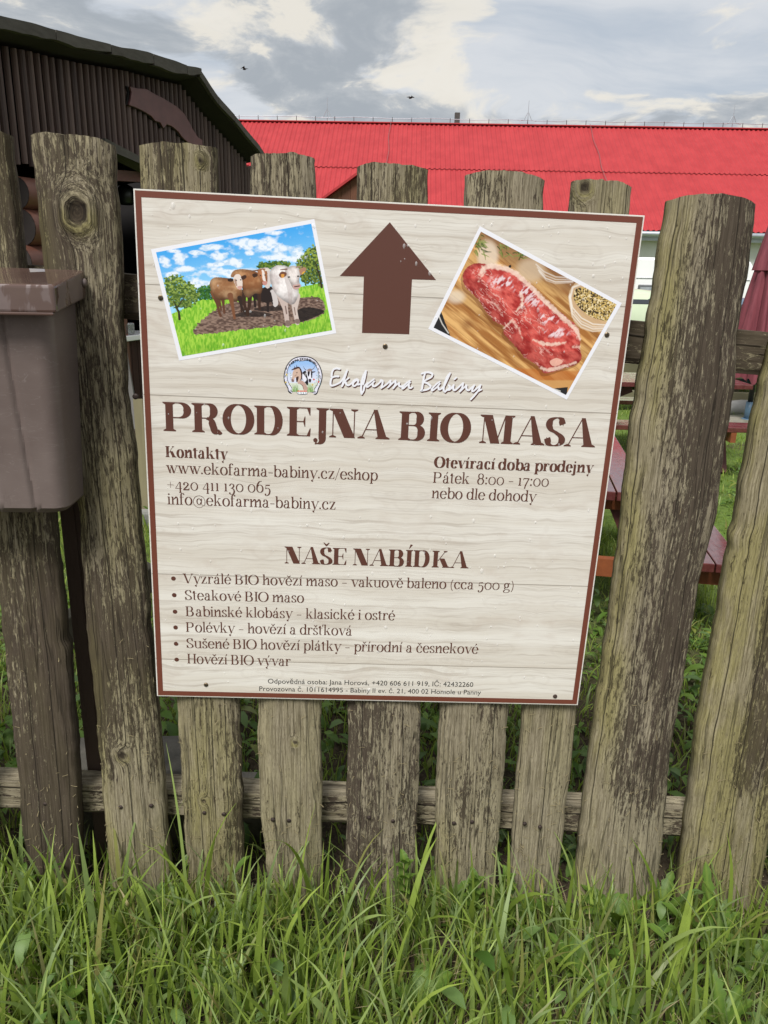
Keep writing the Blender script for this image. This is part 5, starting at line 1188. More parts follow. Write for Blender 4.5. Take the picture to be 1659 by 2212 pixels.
# ------------------------------------------------------------------ printed pictures: fine sheets coloured point by point
def inpoly(P, X, Y):
    P = np.asarray(P, float); r = np.zeros(X.shape, bool); n = len(P)
    for i in range(n):
        x0, y0 = P[i]; x1, y1 = P[(i + 1) % n]
        if y0 == y1: continue
        c = ((Y >= y0) != (Y >= y1)) & (X < (x1 - x0) * (Y - y0) / (y1 - y0) + x0); r ^= c
    return r
def smooth_poly(P, n=5):
    P = np.asarray(P, float); m = len(P); out = []
    for i in range(m):
        a, b_, c, d = P[i - 1], P[i], P[(i + 1) % m], P[(i + 2) % m]
        for t in np.linspace(0, 1, n, endpoint=False): out.append(.5 * (2 * b_ + (c - a) * t + (2 * a - 5 * b_ + 4 * c - d) * t * t + (3 * b_ - a - 3 * c + d) * t ** 3))
    return np.array(out)
def pdist(pts, X, Y, w=None):
    """distance to a polyline; with widths: distance minus local half width"""
    best = np.full(X.shape, 1e9)
    for i in range(len(pts) - 1):
        (x0, y0), (x1, y1) = pts[i], pts[i + 1]; dx, dy = x1 - x0, y1 - y0; L = dx * dx + dy * dy + 1e-9
        t = np.clip(((X - x0) * dx + (Y - y0) * dy) / L, 0, 1); d = np.hypot(X - x0 - t * dx, Y - y0 - t * dy)
        if w is not None: d = d - (w[i] + (w[i + 1] - w[i]) * t) / 2
        best = np.minimum(best, d)
    return best
def lin(c):
    c = np.asarray(c, float) / 255; return np.where(c <= .04045, c / 12.92, ((c + .055) / 1.055) ** 2.4)
class Canvas:
    def __init__(s, X, Y): s.X, s.Y = X, Y; s.C = np.zeros(X.shape + (3,)) + .5
    def over(s, m, c): 
        m = np.clip(np.asarray(m, float), 0, 1)[..., None]; s.C = s.C * (1 - m) + np.asarray(c, float) * m
    def poly(s, P, c, sm=True, a=1.0): m = inpoly(smooth_poly(P) if sm else P, s.X, s.Y); s.over(m * a, c); return m
    def line(s, pts, w, c, soft=3, a=1.0):
        d = pdist(pts, s.X, s.Y, w if isinstance(w, (list, tuple)) else [w] * len(pts)); m = 1 - sstep(d, -soft / 2, soft / 2); s.over(m * a, c); return m
    def nz(s, sx, sy=None, seed=0, o=4): return fbm(s.X / sx, s.Y / (sy or sx), seed, o)
    def shade(s, m, k): s.C = np.where(m[..., None], s.C * k[..., None], s.C)
def picture(name, label, corners, conv, paint, nx, ny, lift):
    c = np.array([s2b(*conv(*q)) for q in corners]); U, V = np.meshgrid(np.linspace(0, 1, nx), np.linspace(0, 1, ny))
    B = (c[0] * ((1 - U) * (1 - V))[..., None] + c[1] * (U * (1 - V))[..., None] + c[2] * (U * V)[..., None] + c[3] * ((1 - U) * V)[..., None])
    # evaluate the picture in the same frame the corners were measured in
    cz = np.array(corners, float); X = cz[0][0] * (1 - U) * (1 - V) + cz[1][0] * U * (1 - V) + cz[2][0] * U * V + cz[3][0] * (1 - U) * V; Y = cz[0][1] * (1 - U) * (1 - V) + cz[1][1] * U * (1 - V) + cz[2][1] * U * V + cz[3][1] * (1 - U) * V
    cv = Canvas(X, Y); paint(cv)
    I = np.arange(nx * ny).reshape(ny, nx); Q = np.stack([I[:-1, :-1].ravel(), I[1:, :-1].ravel(), I[1:, 1:].ravel(), I[:-1, 1:].ravel()], 1)
    m = bpy.data.materials.get('picture ink')
    if m is None:
        m, N, b = new_mat('picture ink'); at = N.node('ShaderNodeAttribute', attribute_name='ink').outputs['Color']; N.l.new(at, b.inputs['Base Color']); b.inputs['Roughness'].default_value = .33; b.inputs['Specular IOR Level'].default_value = .45
    W_ = b2w(B.reshape(-1, 2), lift)
    keep = getattr(cv, 'mask', None)
    if keep is not None:
        k = keep.ravel(); Q = Q[k[Q].all(1)]
    o = add_np(name, W_, Q, m, SIGN, label=label); attr_col(o, 'ink', np.clip(cv.C, 0, 1).reshape(-1, 3)); return o
k1 = lambda x, y: ((420 + x / 2.765) / 1.35624, (620 + y / 2.765) / 1.35624)
k2 = lambda x, y: ((1220 + x / 2.5922) / 1.35624, (620 + y / 2.5922) / 1.35624)
k7 = lambda x, y: ((820 + x / 11.85) / 1.35624, (1030 + y / 11.85) / 1.35624)
def frame(cs_, conv, label): add('picture_frame_print', [b2w(s2b(*conv(*q)), .00025) for q in cs_], [[3, 2, 1, 0][::-1] if False else [0, 3, 2, 1]], M_WHITE, SIGN, label=label)
frame([(62, 305), (1385, 60), (1563, 985), (290, 1207)], k1, 'white edge of the cattle picture')
frame([(482, 110), (1560, 695), (1142, 1428), (90, 890)], k2, 'white edge of the steak picture')
def paint_cattle(c):
    X, Y = c.X, c.Y
    t = sstep(Y + .18 * X, 250, 900)[..., None]; c.C = lin((48, 160, 235)) * (1 - t) + lin((160, 220, 250)) * t
    cl = np.zeros(X.shape)
    for (x, y, rx, ry) in [(180, 400, 45, 40), (300, 375, 70, 50), (340, 462, 90, 24), (225, 500, 60, 28), (560, 290, 80, 26), (615, 350, 55, 45), (740, 410, 75, 38), (840, 250, 90, 42), (1000, 270, 90, 55), (1110, 315, 100, 40), (1250, 335, 70, 35), (600, 420, 60, 14), (700, 490, 260, 34), (450, 570, 120, 36), (860, 335, 35, 20), (1050, 170, 60, 16), (1180, 370, 170, 28), (250, 320, 60, 14), (420, 330, 60, 14)]:
        cl = np.maximum(cl, 1 - np.hypot((X - x) / (rx * 1.5), (Y - y) / (ry * 1.5)))
    n = c.nz(70, 40, 3, 6); f = sstep(cl + 1.5 * (n - .5), .12, .62)
    c.over(f * .92, lin((238, 244, 250))); c.over(f * sstep(c.nz(30, 22, 9) , .5, .7) * .55, lin((150, 195, 232)))
    # trees behind
    def tree(P, seed, a=(60, 100, 30), b_=(150, 180, 70), rag=22):
        n1 = (c.nz(16, 14, seed, 3) - .5) * 2 * rag; n2 = (c.nz(16, 14, seed + 5, 3) - .5) * 2 * rag
        m = inpoly(smooth_poly(P), X + n1 * 1.6, Y + n2 * 1.6); q = c.nz(13, 11, seed + 2, 3); lt = (sstep(q, .35, .68) * (1 - .55 * sstep(Y, min(p[1] for p in P), max(p[1] for p in P))))[..., None]
        c.C = np.where(m[..., None], lin(a) * (1 - lt) + lin(b_) * lt, c.C); hole = m & (c.nz(9, 9, seed + 8, 2) > .80); c.C = np.where(hole[..., None], lin((120, 190, 225)), c.C)
    field = [(150, 850), (300, 790), (440, 712), (560, 685), (800, 650), (1250, 606), (1450, 565), (1560, 560), (1600, 1100), (250, 1250)]
    m = inpoly(field, X, Y); g = c.nz(9, 26, 21, 4); tt = sstep(g, .3, .7)[..., None]
    c.C = np.where(m[..., None], lin((112, 178, 42)) * (1 - tt) + lin((166, 212, 74)) * tt, c.C)
    c.over(m * sstep(Y + .18 * X, 1050, 1250) * .35 * sstep(c.nz(8, 34, 23, 3), .35, .65), lin((58, 122, 25)))
    tree([(440, 702), (445, 615), (500, 590), (560, 585), (575, 690), (500, 705)], 40, (30, 80, 30), (80, 135, 50), 8)
    tree([(925, 450), (950, 405), (1040, 398), (1110, 392), (1190, 408), (1170, 440), (1000, 460)], 43, (50, 85, 30), (125, 150, 50), 10)
    tree([(165, 560), (200, 525), (300, 512), (345, 560), (420, 600), (450, 680), (410, 740), (340, 770), (250, 780), (190, 720)], 46, (62, 92, 32), (158, 182, 84))
    tree([(1240, 420), (1290, 340), (1340, 290), (1405, 278), (1450, 420), (1470, 600), (1380, 575), (1290, 570)], 49, (50, 76, 30), (150, 170, 66))
    dk = lin((48, 38, 28)); c.line([(292, 862), (285, 800), (262, 755), (240, 715)], [22, 16, 10, 5], dk); c.line([(272, 770), (320, 700), (345, 660)], [10, 7, 3], dk); c.line([(1445, 605), (1425, 500), (1390, 400)], [16, 11, 5], dk); c.line([(1425, 500), (1400, 460), (1370, 450)], [8, 5, 3], dk)
    mud = [(405, 955), (440, 900), (520, 830), (600, 780), (700, 730), (1000, 700), (1260, 690), (1390, 682), (1452, 715), (1468, 790), (1440, 835), (1330, 880), (1200, 912), (1000, 935), (800, 950), (600, 978), (430, 990)]
    n1 = (c.nz(14, 10, 61, 3) - .5) * 26; mm = inpoly(smooth_poly(mud), X + n1, Y + n1); q = sstep(c.nz(20, 9, 63, 4), .3, .7)[..., None]
    c.C = np.where(mm[..., None], lin((88, 68, 60)) * (1 - q) + lin((146, 122, 108)) * q, c.C)
    c.poly([(730, 838), (860, 795), (1040, 822), (960, 845)], lin((32, 25, 24)), a=.85); c.poly([(1240, 800), (1330, 768), (1452, 792), (1445, 822), (1300, 885), (1245, 885)], lin((26, 22, 22)), a=.92); c.poly([(900, 775), (1100, 750), (1120, 790), (960, 800)], lin((30, 24, 24)), a=.85)
    def cow(P, col, hi, seed, y0, y1, belly=.45):
        m = inpoly(smooth_poly(P), X, Y); lt = sstep(c.nz(70, 60, seed, 3), .3, .72)[..., None]; v = 1 - (1 - belly) * sstep(Y, y0, y1)[..., None]; sp_ = smooth_poly(P); de = pdist(np.vstack([sp_, sp_[:1]]), X, Y); v = v * (.62 + .38 * sstep(de, 0, 34))[..., None] * (.86 + .28 * c.nz(9, 14, seed + 3, 3))[..., None]
        c.C = np.where(m[..., None], (lin(col) * (1 - lt) + lin(hi) * lt) * v, c.C); return m
    bk = lin((38, 28, 26))
    # dark cow between
    c.poly([(880, 640), (960, 610), (1040, 600), (1070, 680), (1010, 730), (900, 700)], bk); c.line([(1005, 690), (1010, 800)], [26, 18], bk); c.line([(900, 690), (905, 760)], 20, bk)
    # middle brown cow
    for L, w in (([(812, 640), (818, 740), (840, 825)], [40, 26, 20]), ([(862, 650), (860, 740), (845, 832)], [44, 30, 22]), ([(938, 650), (940, 780)], [32, 20]), ([(795, 660), (795, 800)], [26, 18])): c.line(L, w, lin((58, 38, 28)))
    cow([(708, 520), (725, 478), (762, 460), (830, 460), (900, 474), (945, 505), (965, 580), (952, 655), (905, 655), (850, 690), (815, 660), (790, 570), (755, 530)], (150, 98, 60), (192, 146, 104), 71, 540, 690, .35)
    c.poly([(935, 470), (975, 448), (1020, 455), (1032, 520), (1024, 600), (985, 600)], lin((210, 200, 195)))
    cow([(922, 470), (945, 455), (985, 455), (1003, 490), (1004, 560), (990, 586), (962, 580), (940, 530)], (150, 88, 52), (190, 125, 82), 73, 520, 610, .7)
    c.poly([(958, 465), (975, 470), (985, 520), (990, 555), (968, 545), (962, 500)], lin((232, 222, 214))); c.poly([(965, 560), (1000, 556), (998, 582), (972, 584)], lin((196, 140, 130))); c.poly([(882, 500), (915, 492), (925, 512), (895, 525)], lin((60, 38, 28))); c.line([(880, 472), (925, 468)], [6, 14], lin((120, 90, 70))); c.line([(990, 466), (1030, 462)], [14, 6], lin((225, 215, 200)))
    # left brown cow
    for L, w in (([(575, 650), (600, 740), (610, 800), (625, 836)], [60, 26, 18, 22]), ([(640, 680), (650, 760), (655, 812)], [36, 18, 18]), ([(610, 690), (630, 790)], [26, 14])): c.line(L, w, lin((96, 60, 42)))
    cow([(537, 575), (552, 540), (590, 524), (660, 528), (715, 538), (770, 570), (800, 640), (785, 700), (740, 722), (690, 705), (620, 708), (580, 690), (556, 655), (545, 620)], (150, 104, 68), (196, 156, 116), 75, 590, 730, .38)
    c.line([(703, 670), (722, 760), (738, 856)], [46, 26, 20], lin((122, 78, 52))); c.line([(778, 690), (795, 760), (825, 822)], [36, 20, 16], lin((48, 34, 28))); c.line([(548, 640), (566, 690)], 14, lin((120, 74, 46)))
    c.poly([(728, 530), (752, 500), (786, 508), (802, 560), (797, 610), (772, 622), (748, 592), (735, 560)], lin((226, 212, 202))); c.poly([(735, 545), (750, 540), (760, 590), (748, 590)], lin((150, 100, 70)), a=.7); c.poly([(762, 598), (797, 594), (795, 618), (772, 622)], lin((205, 160, 150))); c.poly([(681, 540), (700, 530), (728, 538), (722, 558), (690, 556)], lin((48, 30, 24))); c.poly([(790, 520), (825, 506), (836, 524), (805, 545)], lin((66, 42, 32)))
    for (x, y) in ((752, 548), (788, 545), (948, 508), (985, 505)): c.poly([(x - 5, y - 4), (x + 5, y - 4), (x + 5, y + 4), (x - 5, y + 4)], bk)
    # face of the black and white calf
    c.poly([(1018, 650), (1045, 622), (1075, 660), (1092, 720), (1086, 752), (1062, 764), (1040, 730), (1022, 690)], lin((205, 198, 196))); c.poly([(1015, 660), (1030, 640), (1045, 700), (1050, 745), (1030, 715)], bk)
    # white cow
    c.line([(1122, 660), (1150, 780), (1170, 918)], [90, 42, 34], lin((198, 180, 172))); c.line([(1228, 680), (1226, 790), (1248, 898)], [84, 38, 34], lin((205, 190, 182))); c.line([(1150, 760), (1160, 820)], 10, lin((120, 98, 90))); c.line([(1222, 770), (1232, 830)], 8, lin((130, 108, 98))); c.poly([(1152, 880), (1186, 880), (1186, 920), (1155, 920)], lin((130, 110, 102))); c.poly([(1230, 868), (1262, 868), (1268, 902), (1236, 902)], lin((130, 110, 102)))
    w1 = cow([(1022, 500), (1035, 460), (1070, 432), (1125, 428), (1180, 450), (1235, 560), (1258, 640), (1235, 720), (1200, 745), (1140, 715), (1085, 672), (1048, 620), (1030, 560)], (206, 196, 194), (244, 240, 238), 77, 600, 780, .62)
    c.poly([(1160, 470), (1205, 600), (1200, 740), (1180, 730), (1165, 620), (1140, 520)], lin((176, 162, 158)), a=.5)
    cow([(1148, 468), (1195, 432), (1248, 440), (1268, 490), (1262, 560), (1274, 592), (1250, 618), (1215, 616), (1188, 565), (1160, 515)], (205, 192, 188), (238, 230, 226), 79, 480, 640, .8)
    c.poly([(1212, 588), (1268, 580), (1274, 600), (1248, 618), (1218, 616)], lin((196, 158, 150))); c.line([(1225, 600), (1262, 594)], 8, bk); c.poly([(1097, 505), (1118, 478), (1158, 486), (1152, 514), (1118, 528)], lin((112, 72, 56))); c.poly([(1116, 500), (1140, 500), (1136, 526), (1118, 524)], lin((214, 150, 70))); c.poly([(1262, 462), (1300, 442), (1320, 458), (1300, 490), (1272, 504)], lin((170, 128, 104))); c.line([(1288, 492), (1300, 480)], 10, lin((230, 180, 60))); c.line([(1112, 462), (1160, 458)], [8, 14], lin((130, 105, 90))); c.line([(1240, 442), (1285, 436)], [14, 6], lin((160, 135, 115)))
    for (x, y) in ((1178, 522), (1252, 515)): c.poly([(x - 7, y - 5), (x + 7, y - 5), (x + 7, y + 5), (x - 7, y + 5)], bk)
    gm = mm & (Y > 0); e = (c.nz(5, 30, 88, 2) > .6) & inpoly(smooth_poly([(p[0], p[1] + 10) for p in mud]), X, Y + 16) == False
picture('cattle_picture', 'printed picture of brown and white cattle on bare earth in a meadow', [(103, 330), (1360, 98), (1530, 960), (315, 1172)], k1, paint_cattle, 400, 290, .0004)

def paint_steak(c):
    X, Y = c.X, c.Y
    a = math.radians(40); g = X * math.sin(a) - Y * math.cos(a); l_ = X * math.cos(a) + Y * math.sin(a)      # g: across the boards
    n = fbm(g / 26, l_ / 260, 5, 5); t = sstep(n, .28, .72)[..., None]; c.C = lin((158, 104, 52)) * (1 - t) + lin((222, 176, 112)) * t
    bd = np.floor((g + 400) / 92); tint = (vnoise(bd * 3.7, bd * 0, 3) - .5); c.C = c.C * (1 + .45 * tint)[..., None]
    c.over((1 - sstep(np.abs(((g + 400) / 92) % 1 - .02), .0, .035)) * .5, lin((110, 66, 32)))
    c.over(np.exp(-(np.hypot((X - 385) / 45, (Y - 850) / 40)) ** 2) * .6, lin((120, 68, 30)))
    end = sstep(Y + .45 * (X - 1000) * -.1, 1185, 1205) * sstep(X, 700, 800); c.over(end * .7, lin((186, 108, 48))); c.over(end * sstep(Y, 1270, 1285) * .75, lin((206, 160, 100)))
    top = 1 - sstep(Y - .55 * (X - 480), 190, 330); c.over(top * .75, lin((128, 92, 62))); c.over((1 - sstep(np.hypot((X - 540) / 90, (Y - 330) / 130), .6, 1.1)) * .8, lin((226, 208, 186))); c.over((1 - sstep(np.hypot((X - 860) / 130, (Y - 440) / 110), .5, 1.1)) * .7, lin((208, 186, 158)))
    c.over((1 - sstep(np.hypot((X - 300) / 80, (Y - 640) / 60), .4, 1.2)) * .6, lin((232, 222, 204)))
    r_ = random.Random(5)
    for (cx_, cy_, k, dr, sp) in ((470, 230, 34, 60, 34), (660, 260, 22, 30, 60), (770, 320, 22, -20, 60)):
        for i in range(k):
            x, y = cx_ + r_.gauss(0, sp * .7), cy_ + r_.gauss(0, 36); an = math.radians(dr + r_.uniform(-60, 60)); L = r_.uniform(22, 62)
            c.line([(x, y), (x + L * math.cos(an) * .5 + 4, y + L * math.sin(an) * .5), (x + L * math.cos(an), y + L * math.sin(an))], [8, 7, 3], lin(r_.choice([(88, 104, 40), (60, 78, 30), (122, 136, 66), (140, 150, 84)])), 4)
    # glasses
    for dy, al in ((0, .55), (26, .5), (50, .7), (66, .35)): c.line([(900 + dy * .4, 395 + dy * .9), (960 + dy * .3, 450 + dy), (1050, 490 + dy * .75), (1180, 500 + dy * .5)], 9, lin((236, 230, 222)), 6, al)
    c.poly([(1148, 640), (1180, 560), (1250, 545), (1540, 700), (1480, 880), (1400, 905), (1300, 900), (1210, 850), (1170, 760)], lin((206, 176, 138)), a=.8)
    seeds = inpoly(smooth_poly([(1188, 650), (1200, 590), (1245, 572), (1330, 580), (1420, 630), (1530, 700), (1470, 822), (1390, 815), (1300, 780), (1225, 715)]), X, Y)
    q = fbm(X / 8, Y / 8, 91, 3); q2 = vnoise(X / 9, Y / 9, 95); cs_ = lin((60, 46, 30)) * (1 - sstep(q, .35, .6))[..., None] + lin((206, 176, 104)) * sstep(q, .35, .6)[..., None]; cs_ = np.where((q2 > .72)[..., None], lin((232, 214, 170)), cs_); cs_ = np.where(((q2 < .25) & (X < 1340))[..., None], lin((44, 38, 34)), cs_)
    c.C = np.where(seeds[..., None], cs_, c.C)
    for off, al in ((0, .75), (26, .5), (46, .7), (70, .45)): c.line([(1160 - off * .1, 620 + off * .3), (1180, 720 + off), (1250, 800 + off), (1340, 848 + off * .8), (1470, 860 + off * .5)], 9, lin((240, 234, 224)), 7, al)
    c.line([(1165, 640), (1180, 570), (1240, 548), (1340, 570)], 14, lin((232, 226, 216)), 8, .8)
    # black cloth with stitching
    c.poly([(120, 890), (190, 755), (215, 830), (255, 945)], lin((36, 36, 38)), False); c.line([(172, 790), (195, 850), (240, 920)], 9, lin((220, 216, 208)), 4, .8); c.poly([(1000, 1345), (1150, 1330), (1140, 1400)], lin((40, 40, 42)), False); c.line([(1040, 1345), (1090, 1362)], 9, lin((225, 220, 210)), 4, .8)
    steak = [(358, 470), (380, 425), (420, 398), (480, 387), (560, 400), (660, 415), (750, 450), (830, 520), (900, 590), (1000, 680), (1080, 750), (1170, 820), (1232, 890), (1246, 980), (1242, 1030), (1256, 1110), (1200, 1160), (1100, 1190), (1010, 1220), (960, 1222), (935, 1185), (895, 1150), (860, 1128), (800, 1090), (745, 1010), (690, 960), (655, 912), (662, 862), (590, 825), (540, 765), (490, 695), (450, 640), (412, 605), (372, 570), (358, 520)]
    c.over(.55 * (inpoly(smooth_poly([(x - 16, y + 22) for x, y in steak]), X, Y)), lin((112, 58, 26)))
    jit = (c.nz(22, 22, 101, 3) - .5) * 14; m = inpoly(smooth_poly(steak), X + jit, Y - jit)
    a2 = math.radians(43); gx = X * math.cos(a2) + Y * math.sin(a2); gy = -X * math.sin(a2) + Y * math.cos(a2)
    n1 = fbm(gx / 60, gy / 34, 103, 5); t = sstep(n1, .3, .7)[..., None]; col = lin((170, 48, 44)) * (1 - t) + lin((216, 98, 88)) * t
    ax = pdist([(400, 470), (560, 560), (760, 760), (980, 960), (1160, 1060)], X, Y)
    # lower cut face, darker, below the front arris
    ridge = [(480, 500), (560, 590), (640, 700), (700, 800), (790, 930), (900, 1010), (1040, 1060), (1240, 1050)]
    face = inpoly(ridge + [(1260, 1240), (900, 1260), (600, 900), (340, 620), (340, 500)], X, Y); col = np.where(face[..., None], col * .78, col)
    col = col * (.80 + .40 * fbm(gx / 16, gy / 6, 127, 3))[..., None]; so = smooth_poly(steak); de = pdist(np.vstack([so, so[:1]]), X, Y); col = col * (.70 + .30 * sstep(de, 0, 40))[..., None]
    c.C = np.where(m[..., None], col, c.C)
    mr = np.abs(fbm(gx / 70 + .6 * n1, gy / 22, 107, 4) - .5); mar = (1 - sstep(mr, .012, .04)) * sstep(fbm(gx / 140, gy / 90, 109, 2), .40, .58); c.over(m * mar * .62, lin((244, 198, 186)))
    sp = sstep(fbm(gx / 16, gy / 40, 111, 4), .50, .66); zone = np.zeros(X.shape)
    for (x, y, rx, ry) in ((660, 530, 150, 70), (830, 590, 120, 60), (900, 660, 130, 70), (1000, 800, 130, 60), (1060, 910, 130, 50)): zone = np.maximum(zone, 1 - np.hypot((X - x) / rx, (Y - y) / ry))
    c.over(m * sp * sstep(zone, 0, .6) * .85, lin((240, 222, 226)))
    fine = np.abs(fbm(gx / 30, gy / 12, 113, 3) - .5); c.over(m * (1 - sstep(fine, 0, .02)) * .25, lin((110, 20, 22)))
    for L, w, al in (([(480, 470), (510, 425), (560, 405), (680, 425), (760, 470), (850, 550), (940, 640), (1040, 735), (1130, 815), (1215, 890), (1238, 960)], [14, 34, 40, 36, 34, 30, 30, 32, 34, 30, 18], .95), ([(780, 600), (800, 650), (795, 700), (755, 745)], [8, 16, 18, 6], .9), ([(880, 965), (960, 995), (1060, 998), (1130, 985)], [8, 26, 24, 10], .9), ([(655, 880), (720, 820), (770, 880), (800, 960)], [6, 14, 12, 6], .7), ([(940, 1180), (1000, 1200), (1100, 1175), (1210, 1140)], [20, 30, 26, 14], .85), ([(560, 640), (600, 700), (640, 760)], [5, 12, 5], .6), ([(1190, 1020), (1240, 1020)], 14, .7), ([(500, 410), (520, 450), (470, 520)], [10, 14, 6], .8)):
        d_ = pdist(L, X, Y, w if isinstance(w, list) else [w] * len(L)) + (c.nz(15, 15, 119, 3) - .5) * 22
        c.over((1 - sstep(d_, -7, 7)) * al * (.55 + .5 * c.nz(24, 24, 121, 3)), lin((242, 216, 198)))
    c.over(inpoly(smooth_poly([(1010, 1130), (1060, 1105), (1110, 1130), (1080, 1160), (1030, 1165)]), X, Y) * .75, lin((240, 190, 170)))
    c.poly([(694, 408), (708, 398), (716, 410), (704, 422)], lin((30, 26, 24)))
picture('steak_picture', 'printed picture of a raw steak on a wooden board', [(490, 152), (1520, 705), (1135, 1392), (130, 880)], k2, paint_steak, 380, 260, .0004)

def paint_emblem(c):
    X, Y = c.X, c.Y; bk = lin((24, 22, 34))
    outer = smooth_poly([(810, 150), (1010, 170), (1190, 250), (1340, 400), (1440, 600), (1485, 800), (1470, 980), (1420, 1150), (1350, 1310), (1310, 1440), (1250, 1500), (1180, 1490), (1120, 1420), (950, 1420), (935, 1490), (620, 1485), (585, 1410), (450, 1400), (400, 1460), (330, 1440), (280, 1380), (265, 1280), (190, 1150), (140, 1030), (125, 870), (150, 690), (210, 510), (320, 340), (470, 220), (640, 165)], 4)
    c.mask = inpoly(outer, X, Y); c.C = np.zeros_like(c.C) + bk
    sc_ = lambda P, k: (np.asarray(P) - (805, 830)) * k + (805, 830)
    c.over(inpoly(sc_(outer, .945), X, Y), lin((226, 226, 240)))
    inner = smooth_poly([(810, 330), (960, 310), (1100, 350), (1220, 450), (1300, 620), (1345, 800), (1340, 960), (1290, 1130), (1190, 1290), (1140, 1400), (460, 1390), (420, 1250), (330, 1110), (270, 950), (265, 740), (300, 560), (400, 410), (520, 330), (640, 310), (660, 335)], 4)
    c.over(inpoly(sc_(inner, 1.035), X, Y), bk)
    ins = inpoly(inner, X, Y); t = sstep(Y, 320, 1000)[..., None]; sky_ = lin((150, 190, 238)) * (1 - t) + lin((216, 222, 240)) * t; c.C = np.where(ins[..., None], sky_, c.C)
    g = ins & (Y > 1080); c.over(g * .85, lin((214, 222, 200)))
    r_ = random.Random(4)
    for i in range(70):
        x = r_.choice([r_.uniform(440, 640), r_.uniform(960, 1180)]); c.line([(x, 1390), (x + r_.uniform(-60, 60), 1390 - r_.uniform(90, 290))], [14, 4], lin(r_.choice([(120, 160, 90), (150, 180, 110), (96, 140, 80)])), 6)
    for i in range(46):
        s_ = r_.choice([-1, 1]); x = 810 + s_ * r_.uniform(400, 600); y = r_.uniform(720, 1180); c.poly([(x - 16, y), (x, y - 18), (x + 16, y), (x, y + 18)], lin(r_.choice([(120, 160, 176), (150, 186, 150), (206, 196, 120), (112, 150, 160)])), a=.85)
    for (x, y) in ((1180, 965), (1345, 1045), (1130, 1150), (205, 1060), (235, 790)): c.poly([(x - 34, y), (x, y - 34), (x + 34, y), (x, y + 34)], lin((206, 84, 70) if x > 1000 and y < 1100 else (206, 180, 96)))
    # black and white bull
    c.poly([(760, 760), (900, 660), (960, 900), (985, 1080), (950, 1170), (860, 1060), (780, 960)], lin((30, 26, 34))); c.poly([(770, 790), (810, 770), (930, 950), (850, 1050), (780, 920)], lin((232, 234, 244)))
    c.poly([(900, 680), (960, 610), (1080, 600), (1130, 690), (1120, 880), (1090, 1010), (1040, 1060), (990, 1030), (960, 900), (930, 780)], lin((232, 234, 244))); c.poly([(960, 690), (1040, 690), (1010, 840), (975, 840)], lin((30, 26, 34))); c.poly([(1080, 680), (1130, 690), (1115, 910), (1085, 880)], lin((30, 26, 34))); c.poly([(1000, 950), (1085, 950), (1070, 1060), (1010, 1050)], lin((58, 50, 60))); c.poly([(940, 660), (980, 600), (1080, 590), (1120, 650), (1040, 690)], lin((150, 130, 128)))
    c.poly([(825, 700), (900, 675), (920, 740), (850, 750)], lin((44, 38, 44))); c.poly([(1120, 690), (1240, 680), (1190, 720), (1130, 730)], lin((60, 50, 56)))
    c.line([(915, 640), (850, 590), (815, 500)], [26, 20, 8], lin((92, 84, 96))); c.line([(1110, 620), (1180, 580), (1215, 490)], [26, 20, 8], lin((92, 84, 96)))
    # horse and foal
    c.poly([(720, 580), (780, 780), (740, 1000), (650, 900), (600, 560)], lin((58, 38, 38))); c.poly([(480, 640), (560, 540), (660, 560), (730, 760), (720, 960), (620, 1080), (570, 940), (520, 900), (490, 1040), (430, 1050), (390, 980), (430, 860), (440, 740)], lin((206, 178, 160))); c.poly([(560, 900), (650, 860), (620, 1020), (580, 1060)], lin((70, 48, 44))); c.poly([(400, 960), (470, 960), (490, 1040), (430, 1050)], lin((130, 104, 104))); c.poly([(390, 640), (500, 560), (640, 520), (700, 560), (600, 590), (520, 620)], lin((74, 48, 46))); c.line([(590, 560), (575, 450)], [40, 8], lin((60, 44, 50))); c.line([(515, 560), (500, 490)], [26, 6], lin((60, 44, 50))); c.poly([(570, 720), (610, 710), (600, 745), (575, 745)], bk); c.line([(520, 840), (580, 800)], 16, lin((120, 92, 88)))
    c.poly([(630, 1060), (740, 1000), (850, 1060), (950, 1230), (960, 1320), (820, 1330), (790, 1180), (690, 1120), (640, 1120)], lin((190, 158, 146))); c.line([(700, 1110), (790, 1180), (820, 1300)], [10, 20, 12], lin((90, 66, 64)))
    # plate, flowers, lettering on the shoe
    c.poly([(600, 1400), (935, 1400), (920, 1480), (620, 1475)], lin((236, 238, 246)), False)
    for i in range(14): x = 620 + i * 24; c.poly([(x - 14, 1370), (x, 1345), (x + 14, 1370), (x, 1395)], lin(r_.choice([(206, 60, 44), (224, 130, 60), (206, 60, 44)])))
